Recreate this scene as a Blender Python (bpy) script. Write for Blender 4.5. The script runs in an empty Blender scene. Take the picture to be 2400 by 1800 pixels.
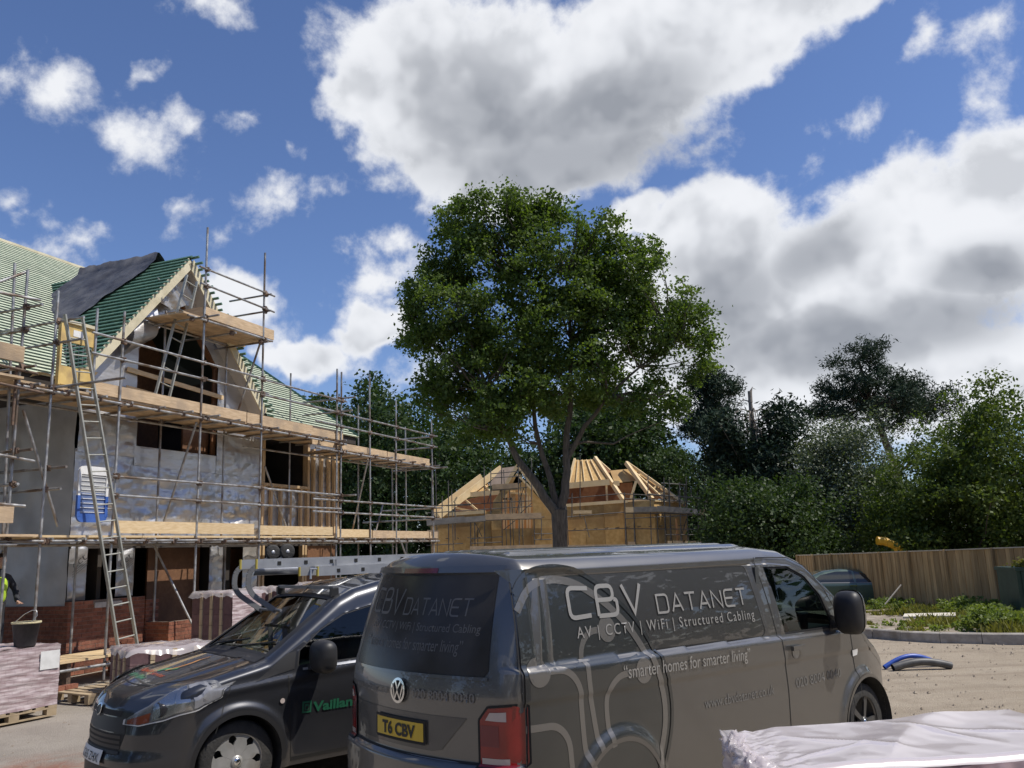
import bpy, bmesh, math, random
import numpy as np
from mathutils import Vector, Matrix, noise as mnoise

SC = bpy.context.scene
COL = SC.collection
PI = math.pi
R = math.radians

# ------------------------------------------------------------------ camera
cam_d = bpy.data.cameras.new('camera')
cam_d.sensor_width = 36.0
cam_d.lens = 30.0
cam_d.clip_end = 3000
cam = bpy.data.objects.new('camera', cam_d)
COL.objects.link(cam)
_p, _r = math.atan(392 / 2000.0), -math.atan(0.035)
_f = Vector((0, math.cos(_p), math.sin(_p)))
_x = Vector((1, 0, 0))
_u = _x.cross(_f)
_rx = math.cos(_r) * _x + math.sin(_r) * _u
_ru = -math.sin(_r) * _x + math.cos(_r) * _u
_m = Matrix((_rx, _ru, -_f)).transposed().to_4x4()
_m.translation = (0, 0, 2.0)
cam.matrix_world = _m
SC.camera = cam

# ------------------------------------------------------------------ light
SUN_AZ, SUN_EL = 98.0, 57.0          # azimuth clockwise from +Y
sd = bpy.data.lights.new('sun', 'SUN')
sd.energy = 4.6
sd.angle = R(0.53)
sd.color = (1.0, 0.94, 0.85)
sun = bpy.data.objects.new('sun', sd)
COL.objects.link(sun)
_s = Vector((math.sin(R(SUN_AZ)) * math.cos(R(SUN_EL)), math.cos(R(SUN_AZ)) * math.cos(R(SUN_EL)), math.sin(R(SUN_EL))))
sun.rotation_euler = _s.to_track_quat('Z', 'Y').to_euler()
SC.view_settings.view_transform = 'Standard'
SC.view_settings.look = 'None'
SC.view_settings.exposure = 0.0
SC.view_settings.gamma = 1.0
SC.cycles.max_bounces = 8
SC.cycles.transparent_max_bounces = 12
SC.cycles.use_denoising = True
SC.cycles.sample_clamp_indirect = 8

W = bpy.data.worlds.new('World')
SC.world = W
W.use_nodes = True
wn, wl = W.node_tree.nodes, W.node_tree.links
wn.clear()

def wnode(t, **k):
    n = wn.new(t)
    for a, b in k.items():
        setattr(n, a, b)
    return n

def wmath(op, a, b=None, clamp=False):
    n = wnode('ShaderNodeMath', operation=op, use_clamp=clamp)
    for i, v in enumerate((a, b)):
        if v is None:
            continue
        if isinstance(v, (int, float)):
            n.inputs[i].default_value = v
        else:
            wl.new(v, n.inputs[i])
    return n.outputs[0]

def wrange(v, a, b, c, d, smooth=True):
    n = wnode('ShaderNodeMapRange')
    n.interpolation_type = 'SMOOTHSTEP' if smooth else 'LINEAR'
    wl.new(v, n.inputs[0])
    for i, q in enumerate((a, b, c, d)):
        n.inputs[i + 1].default_value = q
    return n.outputs[0]

sky = wnode('ShaderNodeTexSky', sky_type='NISHITA', sun_disc=False)
sky.sun_elevation = R(SUN_EL)
sky.sun_rotation = R(SUN_AZ)
sky.altitude = 60
sky.air_density = 1.0
sky.dust_density = 0.35
sky.ozone_density = 2.2
SKY_STRENGTH = 0.10

tc = wnode('ShaderNodeTexCoord')
DIR = tc.outputs['Generated']
sep = wnode('ShaderNodeSeparateXYZ')
wl.new(DIR, sep.inputs[0])
AZ = wmath('ARCTAN2', sep.outputs[0], sep.outputs[1])
EL = wmath('ARCSINE', sep.outputs[2])
comb = wnode('ShaderNodeCombineXYZ')
wl.new(AZ, comb.inputs[0])
wl.new(EL, comb.inputs[1])

# clouds: (azimuth deg, elevation deg, half width deg, half height deg, tilt deg, weight)
CLOUDS = [(-1.4, 30.7, 13.2, 6.2, -7.0, 2.22), (5.3, 28.6, 10.6, 5.1, -0.0, 2.22), (-5.6, 27.1, 8.4, 4.1, -25.0, 2.04), (10.2, 32.0, 15.1, 4.8, 4.0, 2.22), (19.2, 31.9, 7.7, 3.7, 14.0, 2.04), (3.1, 26.9, 10.6, 4.4, -4.0, 2.04), (-0.1, 24.3, 7.1, 2.0, -2.0, 1.67), (-8.6, 24.6, 1.9, 1.7, 1.0, 0.41), (-6.1, 23.3, 1.9, 1.0, 0.0, 0.38), (-10.7, 30.3, 3.5, 3.1, 3.0, 1.67), (21.2, 13.4, 13.4, 9.2, 2.0, 2.22), (25.3, 16.0, 10.4, 6.4, 2.0, 2.22), (15.4, 17.1, 7.5, 5.4, 8.0, 2.04), (29.1, 17.4, 8.9, 6.5, 3.0, 2.22), (13.7, 19.8, 6.8, 4.3, 13.0, 2.04), (31.8, 20.3, 5.8, 3.7, 6.0, 2.04), (11.7, 13.3, 7.6, 7.6, -5.0, 1.85), (19.4, 8.5, 11.0, 2.3, -5.0, 1.85), (29.2, 8.7, 6.8, 3.4, -7.0, 2.04), (9.4, 21.8, 3.4, 2.0, 20.0, 1.67), (21.2, 24.8, 3.0, 1.2, 14.0, 0.36), (32.7, 29.0, 3.6, 1.3, 2.0, 0.44), (32.1, 25.2, 2.6, 1.6, 14.0, 0.38), (28.1, 29.2, 1.4, 1.2, 15.0, 0.35), (-30.3, 28.9, 2.9, 1.7, 32.0, 0.44), (-19.9, 33.5, 2.2, 1.3, -12.0, 0.41), (-24.8, 29.0, 1.5, 0.7, 9.0, 0.38), (-24.4, 25.6, 3.0, 1.9, -27.0, 0.44), (-18.1, 27.4, 1.5, 1.0, 6.0, 0.38), (-21.6, 26.9, 1.1, 0.8, -23.0, 0.34), (-15.1, 26.8, 0.8, 0.6, 4.0, 0.32), (-15.6, 23.1, 2.8, 1.1, -1.0, 0.41), (-22.1, 20.6, 1.9, 1.5, 5.0, 0.44), (-19.2, 20.8, 1.7, 0.9, 15.0, 0.38), (-22.0, 22.1, 1.9, 0.7, -4.0, 0.35), (-30.4, 19.4, 2.6, 1.0, 8.0, 0.34), (-27.6, 19.4, 2.8, 1.0, 17.0, 0.32), (-29.1, 17.7, 2.9, 1.0, -3.0, 0.41), (-32.0, 19.9, 1.4, 1.0, 9.0, 0.38), (-18.0, 16.3, 3.1, 2.6, -7.0, 1.63), (-19.4, 17.9, 1.7, 1.6, 4.0, 0.44), (-14.3, 12.9, 3.8, 1.6, 1.0, 1.63), (-9.3, 14.4, 3.0, 1.9, 10.0, 1.63), (-9.2, 17.2, 2.7, 1.2, 1.0, 0.35), (-12.1, 12.4, 5.5, 1.4, 0.0, 0.44), (-9.8, 20.0, 2.1, 1.1, -9.0, 0.32), (-16.6, 14.8, 2.5, 1.7, 2.0, 0.44), (-5.8, 12.4, 4.2, 1.8, -1.0, 0.38), (8.5, 7.8, 8.6, 2.6, -3.0, 0.41), (14.0, 7.2, 6.9, 1.7, -4.0, 0.41), (25.4, 6.3, 6.1, 1.6, -5.0, 0.38), (13.9, 25.4, 3.6, 0.8, 2.0, 0.29)]
_rng = random.Random(5)
for _k in range(13):                         # the same broken cumulus all round the rest of the sky
    az = _rng.choice([_rng.uniform(42, 178), _rng.uniform(-178, -38)])
    el = _rng.uniform(6, 50)
    wd = _rng.uniform(5, 17)
    CLOUDS.append((az, el, wd, wd * _rng.uniform(.35, .6), _rng.uniform(-20, 20), 1.7))
for _k in range(3):
    CLOUDS.append((_rng.uniform(-150, 150), _rng.uniform(55, 80), _rng.uniform(8, 16), _rng.uniform(4, 8), _rng.uniform(-30, 30), 1.0))

G = bpy.data.node_groups.new('cloud_field', 'ShaderNodeTree')
G.interface.new_socket('Angles', in_out='INPUT', socket_type='NodeSocketVector')
G.interface.new_socket('Dir', in_out='INPUT', socket_type='NodeSocketVector')
G.interface.new_socket('Field', in_out='OUTPUT', socket_type='NodeSocketFloat')
gi, go = G.nodes.new('NodeGroupInput'), G.nodes.new('NodeGroupOutput')

def gnode(t, ins=None, **k):
    n = G.nodes.new(t)
    for a, b in k.items():
        setattr(n, a, b)
    for a, b in (ins or {}).items():
        if isinstance(b, (int, float, tuple)):
            n.inputs[a].default_value = b
        else:
            G.links.new(b, n.inputs[a])
    return n
# warp the angular position a little so that the blobs get billowed outlines
nz0 = gnode('ShaderNodeTexNoise', {'Vector': gi.outputs['Dir'], 'Scale': 7.0, 'Detail': 4.0, 'Roughness': .6})
wrp = gnode('ShaderNodeVectorMath', {0: nz0.outputs['Color'], 1: (0.5, 0.5, 0.5)}, operation='SUBTRACT')
wrp2 = gnode('ShaderNodeVectorMath', {0: wrp.outputs[0], 1: (0.16, 0.11, 0.0)}, operation='MULTIPLY')
pos = gnode('ShaderNodeVectorMath', {0: gi.outputs['Angles'], 1: wrp2.outputs[0]}, operation='ADD').outputs[0]
acc = None
for az, el, a, b, t, wt in CLOUDS:
    pk = pos if acc is None else gnode('ShaderNodeVectorMath', {0: acc, 1: (1e-7, 1e-7, 0), 2: pos}, operation='MULTIPLY_ADD').outputs[0]   # keeps the chain in order
    mp = gnode('ShaderNodeMapping', {'Vector': pk, 'Location': (R(az), R(el), 0), 'Rotation': (0, 0, R(t)), 'Scale': (R(a), R(b), 1)}, vector_type='TEXTURE')
    ln = gnode('ShaderNodeVectorMath', {0: mp.outputs[0]}, operation='LENGTH')
    v = gnode('ShaderNodeMath', {0: ln.outputs['Value'], 1: -wt, 2: wt}, operation='MULTIPLY_ADD').outputs[0]
    acc = v if acc is None else gnode('ShaderNodeMath', {0: acc, 1: v, 2: 0.22}, operation='SMOOTH_MAX').outputs[0]
acc = gnode('ShaderNodeMath', {0: acc, 1: -0.8}, operation='MAXIMUM').outputs[0]
G.links.new(acc, go.inputs['Field'])
g0 = wnode('ShaderNodeGroup')
g0.node_tree = G
wl.new(comb.outputs[0], g0.inputs['Angles'])
wl.new(DIR, g0.inputs['Dir'])

def billow(off, det=8.0):
    v = wnode('ShaderNodeVectorMath', operation='ADD')
    wl.new(DIR, v.inputs[0])
    v.inputs[1].default_value = off
    n = wnode('ShaderNodeTexNoise')
    for a_, b_ in (('Scale', 10.0), ('Detail', det), ('Roughness', .58), ('Lacunarity', 2.2), ('Distortion', .1)):
        n.inputs[a_].default_value = b_
    wl.new(v.outputs[0], n.inputs['Vector'])
    return wmath('SUBTRACT', wmath('MULTIPLY', n.outputs['Fac'], 2.6), 1.3)
N0 = billow((0, 0, 0))
S0 = billow((0, 0, 0), 2.5)
N1 = billow((.014, -.006, .030), 2.5)             # a step through the cloud towards the sun
F0 = wmath('ADD', g0.outputs[0], N0)
# flat grey bases of the two big cumulus
gsh = None
for az, el, a_, b_, t_ in [(4.6, 25.7, 12.7, 2.9, 0), (-0.9, 28.3, 7.5, 3.6, -20), (8.4, 28.6, 7.9, 3.1, 15), (21.1, 12.3, 9.0, 2.4, 5), (27.4, 12.8, 5.9, 2.3, 0), (14.7, 15.8, 5.0, 3.3, 20), (30.0, 15.2, 3.6, 2.0, 0), (20.4, 17.8, 4.2, 1.9, 20)]:
    mp = wnode('ShaderNodeMapping', vector_type='TEXTURE')
    wl.new(comb.outputs[0], mp.inputs[0])
    mp.inputs['Location'].default_value = (R(az), R(el), 0)
    mp.inputs['Rotation'].default_value = (0, 0, R(t_))
    mp.inputs['Scale'].default_value = (R(a_), R(b_), 1)
    ln = wnode('ShaderNodeVectorMath', operation='LENGTH')
    wl.new(mp.outputs[0], ln.inputs[0])
    v = wmath('SUBTRACT', 1.0, ln.outputs['Value'])
    gsh = v if gsh is None else wmath('MAXIMUM', gsh, v)
base = wrange(wmath('ADD', gsh, wmath('MULTIPLY', S0, .22)), -.40, .95, 0, 1)
dens = wrange(F0, -0.02, 0.62, 0, 1)
relief = wrange(wmath('SUBTRACT', N1, S0), -.30, .42, 0, 1)
body = wrange(F0, 0.25, 1.1, 0, 1)
shade = wmath('ADD', wmath('MULTIPLY', base, .74), wmath('MULTIPLY', wmath('MULTIPLY', relief, body), .40), True)
ccol = wnode('ShaderNodeValToRGB')
wl.new(shade, ccol.inputs[0])
cr = ccol.color_ramp
cr.elements[0].position, cr.elements[0].color = 0.0, (0.90, 0.915, 0.95, 1)
cr.elements[1].position, cr.elements[1].color = 1.0, (0.33, 0.35, 0.39, 1)
e = cr.elements.new(0.22); e.color = (0.78, 0.80, 0.84, 1)
e = cr.elements.new(0.58); e.color = (0.50, 0.52, 0.56, 1)

skc = wnode('ShaderNodeMix', data_type='RGBA', blend_type='MULTIPLY')
skc.inputs[0].default_value = 1.0
wl.new(sky.outputs[0], skc.inputs[6])
skc.inputs[7].default_value = (SKY_STRENGTH * 0.92, SKY_STRENGTH * 1.0, SKY_STRENGTH * 1.26, 1)
mixc = wnode('ShaderNodeMix', data_type='RGBA')
wl.new(wmath('MULTIPLY', dens, 0.97), mixc.inputs[0])
wl.new(skc.outputs[2], mixc.inputs[6])
wl.new(ccol.outputs[0], mixc.inputs[7])
bg = wnode('ShaderNodeBackground')
wl.new(mixc.outputs[2], bg.inputs[0])
bg.inputs[1].default_value = 1.0
wo = wnode('ShaderNodeOutputWorld')
wl.new(bg.outputs[0], wo.inputs[0])
W.cycles.sampling_method = 'MANUAL'
W.cycles.sample_map_resolution = 512

# ------------------------------------------------------------------ helpers
def mat(name, c1, c2=None, scale=6.0, detail=5.0, rough=0.6, metal=0.0, bump=0.0, bscale=None, stretch=(1, 1, 1),
        c3=None, c3scale=1.5, rnd=0.0, coat=0.0, spec=0.5, lo=0.35, hi=0.65, trans=0.0, rough2=None):
    m = bpy.data.materials.new(name)
    m.use_nodes = True
    n, l = m.node_tree.nodes, m.node_tree.links
    b = n['Principled BSDF']
    b.inputs['Roughness'].default_value = rough
    b.inputs['Metallic'].default_value = metal
    b.inputs['Coat Weight'].default_value = coat
    b.inputs['Coat Roughness'].default_value = 0.06
    b.inputs['Specular IOR Level'].default_value = spec
    b.inputs['Transmission Weight'].default_value = trans
    col = None
    t = n.new('ShaderNodeTexCoord')
    mp = n.new('ShaderNodeMapping')
    mp.inputs['Scale'].default_value = stretch
    l.new(t.outputs['Object'], mp.inputs[0])
    if c2 is not None:
        nz = n.new('ShaderNodeTexNoise')
        nz.inputs['Scale'].default_value = scale
        nz.inputs['Detail'].default_value = detail
        l.new(mp.outputs[0], nz.inputs['Vector'])
        rp = n.new('ShaderNodeValToRGB')
        rp.color_ramp.elements[0].position = lo
        rp.color_ramp.elements[1].position = hi
        rp.color_ramp.elements[0].color = (*c1, 1)
        rp.color_ramp.elements[1].color = (*c2, 1)
        l.new(nz.outputs['Fac'], rp.inputs[0])
        col = rp.outputs[0]
        if rough2 is not None:
            rr = n.new('ShaderNodeMapRange')
            l.new(nz.outputs['Fac'], rr.inputs[0])
            rr.inputs[1].default_value, rr.inputs[2].default_value = lo, hi
            rr.inputs[3].default_value, rr.inputs[4].default_value = rough, rough2
            l.new(rr.outputs[0], b.inputs['Roughness'])
        if c3 is not None:
            nz3 = n.new('ShaderNodeTexNoise')
            nz3.inputs['Scale'].default_value = c3scale
            nz3.inputs['Detail'].default_value = 4
            l.new(t.outputs['Object'], nz3.inputs['Vector'])
            mr = n.new('ShaderNodeMapRange')
            l.new(nz3.outputs['Fac'], mr.inputs[0])
            mr.inputs[1].default_value, mr.inputs[2].default_value = .48, .66
            mx = n.new('ShaderNodeMix'); mx.data_type = 'RGBA'
            l.new(mr.outputs[0], mx.inputs[0])
            l.new(col, mx.inputs[6])
            mx.inputs[7].default_value = (*c3, 1)
            col = mx.outputs[2]
    else:
        b.inputs['Base Color'].default_value = (*c1, 1)
    if rnd > 0:
        oi = n.new('ShaderNodeObjectInfo')
        hs = n.new('ShaderNodeHueSaturation')
        mr = n.new('ShaderNodeMapRange')
        l.new(oi.outputs['Random'], mr.inputs[0])
        mr.inputs[3].default_value, mr.inputs[4].default_value = 1 - rnd, 1 + rnd
        l.new(mr.outputs[0], hs.inputs['Value'])
        if col is not None:
            l.new(col, hs.inputs['Color'])
        else:
            hs.inputs['Color'].default_value = (*c1, 1)
        col = hs.outputs[0]
    if col is not None:
        l.new(col, b.inputs['Base Color'])
    if bump > 0:
        bz = n.new('ShaderNodeTexNoise')
        bz.inputs['Scale'].default_value = bscale or scale * 2
        bz.inputs['Detail'].default_value = 6
        l.new(mp.outputs[0], bz.inputs['Vector'])
        bp = n.new('ShaderNodeBump')
        bp.inputs['Strength'].default_value = bump
        bp.inputs['Distance'].default_value = 0.02
        l.new(bz.outputs['Fac'], bp.inputs['Height'])
        l.new(bp.outputs[0], b.inputs['Normal'])
    return m

class MB:
    """collects boxes, beams, tubes and patches; build() links them as ONE mesh object"""
    def __init__(self):
        self.v, self.f, self.sm = [], [], []
    def add(self, vs, fs, smooth=False):
        o = len(self.v)
        self.v.extend([tuple(p) for p in vs])
        self.f.extend([tuple(i + o for i in q) for q in fs])
        self.sm.extend([smooth] * len(fs))
        return self
    def box(self, x0, y0, z0, x1, y1, z1):
        v = [(x, y, z) for z in (z0, z1) for y in (y0, y1) for x in (x0, x1)]
        return self.add(v, [(0, 2, 3, 1), (4, 5, 7, 6), (0, 1, 5, 4), (2, 6, 7, 3), (0, 4, 6, 2), (1, 3, 7, 5)])
    def beam(self, a, b, w, h, up=(0, 0, 1)):
        a, b = Vector(a), Vector(b)
        d = (b - a).normalized()
        up = Vector(up)
        if abs(d.dot(up)) > .98:
            up = Vector((1, 0, 0))
        s = d.cross(up).normalized() * (w / 2)
        t = s.cross(d).normalized() * (h / 2)
        v = [p + i * s + j * t for p in (a, b) for i, j in ((-1, -1), (1, -1), (1, 1), (-1, 1))]
        return self.add(v, [(0, 1, 2, 3), (7, 6, 5, 4), (0, 4, 5, 1), (1, 5, 6, 2), (2, 6, 7, 3), (3, 7, 4, 0)])
    def tube(self, a, b, r, n=8, cap=True, r2=None):
        a, b = Vector(a), Vector(b)
        d = (b - a).normalized()
        up = Vector((0, 0, 1)) if abs(d.z) < .95 else Vector((1, 0, 0))
        s = d.cross(up).normalized()
        t = s.cross(d)
        r2 = r if r2 is None else r2
        v = [p + (math.cos(2 * PI * k / n) * s + math.sin(2 * PI * k / n) * t) * q for p, q in ((a, r), (b, r2)) for k in range(n)]
        self.add(v, [(k, (k + 1) % n, n + (k + 1) % n, n + k) for k in range(n)], True)
        if cap:
            self.add(v, [tuple(range(n - 1, -1, -1)), tuple(range(n, 2 * n))])
        return self
    def path(self, pts, r, n=8, cap=True):
        pts = [Vector(p) for p in pts]
        rs = r if isinstance(r, (list, tuple)) else [r] * len(pts)
        vs = []
        s = None
        for i, p in enumerate(pts):
            d = (pts[min(i + 1, len(pts) - 1)] - pts[max(i - 1, 0)]).normalized()
            if s is None:
                up = Vector((0, 0, 1)) if abs(d.z) < .9 else Vector((1, 0, 0))
                s = d.cross(up).normalized()
            s = (s - d * s.dot(d)).normalized()
            t = s.cross(d)
            for k in range(n):
                vs.append(p + (math.cos(2 * PI * k / n) * s + math.sin(2 * PI * k / n) * t) * rs[i])
        fs = [(i * n + k, i * n + (k + 1) % n, (i + 1) * n + (k + 1) % n, (i + 1) * n + k) for i in range(len(pts) - 1) for k in range(n)]
        self.add(vs, fs, True)
        if cap:
            m = len(pts) - 1
            self.add(vs, [tuple(range(n - 1, -1, -1)), tuple(m * n + k for k in range(n))])
        return self
    def quadgrid(self, fn, nu, nv, smooth=True):
        v = [fn(i / nu, j / nv) for j in range(nv + 1) for i in range(nu + 1)]
        f = [(j * (nu + 1) + i, j * (nu + 1) + i + 1, (j + 1) * (nu + 1) + i + 1, (j + 1) * (nu + 1) + i) for j in range(nv) for i in range(nu)]
        return self.add(v, f, smooth)
    def lathe(self, prof, n=24, axis='z', o=(0, 0, 0), smooth=True):
        vs = []
        for r, h in prof:
            for k in range(n):
                c, s = r * math.cos(2 * PI * k / n), r * math.sin(2 * PI * k / n)
                p = {'z': (c, s, h), 'y': (c, h, s), 'x': (h, c, s)}[axis]
                vs.append((p[0] + o[0], p[1] + o[1], p[2] + o[2]))
        fs = [(i * n + k, i * n + (k + 1) % n, (i + 1) * n + (k + 1) % n, (i + 1) * n + k) for i in range(len(prof) - 1) for k in range(n)]
        return self.add(vs, fs, smooth)
    def prism(self, poly, a, b, fn):
        """polygon (2D) extruded between depths a and b; fn(p, q, depth) -> 3D"""
        n = len(poly)
        vs = [fn(p, q, a) for p, q in poly] + [fn(p, q, b) for p, q in poly]
        return self.add(vs, [tuple(range(n - 1, -1, -1)), tuple(range(n, 2 * n))] + [(k, (k + 1) % n, n + (k + 1) % n, n + k) for k in range(n)])
    def mesh(self, name, m=None):
        me = bpy.data.meshes.new(name)
        me.from_pydata(self.v, [], self.f)
        me.polygons.foreach_set('use_smooth', self.sm)
        if m:
            me.materials.append(m)
        me.update()
        return me
    def build(self, name, m=None, parent=None, loc=None, fix=False):
        me = self.mesh(name, m)
        if fix:
            bm = bmesh.new(); bm.from_mesh(me)
            bmesh.ops.recalc_face_normals(bm, faces=bm.faces)
            bm.to_mesh(me); bm.free()
        return link(name, me, parent, loc)

def link(name, me, parent=None, loc=None):
    o = bpy.data.objects.new(name, me)
    COL.objects.link(o)
    if parent is not None:
        o.parent = parent
    if loc is not None:
        o.location = loc
    return o

def tag(o, label=None, cat=None, group=None, kind=None):
    if label: o['label'] = label
    if cat: o['category'] = cat
    if group: o['group'] = group
    if kind: o['kind'] = kind
    return o

def thing(name, label, cat, loc=(0, 0, 0), rz=0.0, group=None):
    o = bpy.data.objects.new(name, None)
    o.empty_display_size = .2
    COL.objects.link(o)
    o.location = loc
    o.rotation_euler = (0, 0, rz)
    return tag(o, label, cat, group)

def copy_tree(o, parent=None):
    c = o.copy(); COL.objects.link(c)
    c.parent = parent
    for ch in list(o.children):
        copy_tree(ch, c)
    return c

def fbm(x, y, z, oct=4):
    return mnoise.fractal(Vector((x, y, z)), 1.0, 2.0, oct)

def sstep(a, b, x):
    t = min(1, max(0, (x - a) / (b - a)))
    return t * t * (3 - 2 * t)

def np_mesh(name, verts, faces_flat, nper, m, smooth=False):
    """fast mesh from arrays: faces with nper corners each"""
    me = bpy.data.meshes.new(name)
    nf = len(faces_flat) // nper
    me.vertices.add(len(verts)); me.vertices.foreach_set('co', np.asarray(verts, np.float32).ravel())
    me.loops.add(nf * nper); me.loops.foreach_set('vertex_index', np.asarray(faces_flat, np.int32))
    me.polygons.add(nf)
    me.polygons.foreach_set('loop_start', np.arange(nf, dtype=np.int32) * nper)
    me.polygons.foreach_set('loop_total', np.full(nf, nper, np.int32))
    if smooth:
        me.polygons.foreach_set('use_smooth', np.ones(nf, bool))
    me.materials.append(m)
    me.update(calc_edges=True)
    return me

# ------------------------------------------------------------------ materials
M = {}
M['silver'] = mat('silver_membrane', (.44, .45, .47), (.60, .61, .63), scale=2.2, rough=.30, rough2=.46, metal=.70, bump=.7, bscale=6, stretch=(1, .5, 1.6), c3=(.50, .48, .45), c3scale=.6)
M['silver_dark'] = mat('grey_membrane', (.48, .48, .48), (.60, .60, .60), scale=2, rough=.5, metal=.30, bump=.4, bscale=6)
M['board'] = mat('scaffold_board', (.42, .30, .18), (.55, .41, .26), scale=3, stretch=(1.5, 1.5, 12), rough=.75, bump=.2, rnd=.16, c3=(.36, .27, .18), c3scale=2.2)
M['newboard'] = mat('pale_softwood', (.58, .42, .225), (.70, .54, .325), scale=3, stretch=(2, 2, 14), rough=.7, bump=.15, rnd=.08)
M['timber'] = mat('stud_timber', (.42, .29, .16), (.55, .40, .23), scale=4, stretch=(6, 6, 1), rough=.75, rnd=.15)
M['paletimber'] = mat('barge_timber', (.52, .47, .32), (.66, .60, .43), scale=4, rough=.75, rnd=.08)
M['osb'] = mat('osb_board', (.42, .27, .12), (.60, .42, .21), scale=22, detail=3, rough=.7, bump=.15, c3=(.36, .22, .10), c3scale=1.2)
M['osb_dark'] = mat('dark_osb', (.15, .072, .035), (.20, .10, .05), scale=14, detail=3, rough=.75, c3=(.11, .055, .03), c3scale=1.2)  # a darker brown than the plain board
M['galv'] = mat('galvanised_tube', (.30, .30, .30), (.46, .46, .45), scale=9, rough=.42, rough2=.62, metal=.7, bump=.15, c3=(.20, .15, .11), c3scale=2.6, rnd=.12)
M['rust'] = mat('rusty_steel', (.10, .075, .06), (.20, .13, .09), scale=20, rough=.7, metal=.35, rnd=.2)
M['batten'] = mat('green_batten', (.065, .150, .115), (.11, .215, .155), scale=6, rough=.7, rnd=.10)
M['batten_sunlit'] = mat('sunlit_batten', (.40, .46, .33), (.54, .58, .43), scale=6, rough=.7, rnd=.10)  # same green batten, glancing sunlight on the main slope painted into the colour
M['underlay'] = mat('roof_underlay', (.012, .030, .028), (.022, .045, .040), scale=3, rough=.6, bump=.2)
M['tarp'] = mat('black_plastic_sheet', (.050, .050, .057), (.12, .12, .13), scale=2.5, rough=.38, rough2=.55, bump=.5, bscale=7)
M['concrete_grey'] = mat('grey_block', (.36, .36, .35), (.48, .47, .45), scale=12, rough=.9, bump=.4)
M['brick'] = mat('red_brick', (.185, .068, .042), (.275, .112, .068), scale=16, rough=.9, bump=.35, rnd=.25)
M['mortar'] = mat('mortar', (.20, .155, .12), (.26, .20, .155), scale=30, rough=.95, bump=.4)
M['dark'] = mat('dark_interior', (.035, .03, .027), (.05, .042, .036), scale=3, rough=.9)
M['yellow'] = mat('yellow_painted_steel', (.62, .44, .15), (.70, .52, .20), scale=5, rough=.5, c3=(.45, .32, .14), c3scale=3)
M['white'] = mat('white_plastic', (.70, .70, .68), (.80, .80, .78), scale=8, rough=.5)
M['blue'] = mat('blue_plastic', (.035, .10, .36), (.06, .14, .44), scale=6, rough=.45)
M['galvwire'] = mat('wire', (.5, .5, .5), rough=.4, metal=.8)
M['black'] = mat('black_rubber', (.018, .018, .019), (.03, .03, .03), scale=20, rough=.65)
M['plastic_grey'] = mat('grey_plastic', (.20, .20, .21), rough=.5)

# ------------------------------------------------------------------ ground
def gh(x, y):
    w = sstep(2.5, 9.0, x)
    return -w * 0.034 * max(0.0, min(y, 36.0) - 18.0) * sstep(17, 21, y)

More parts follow.
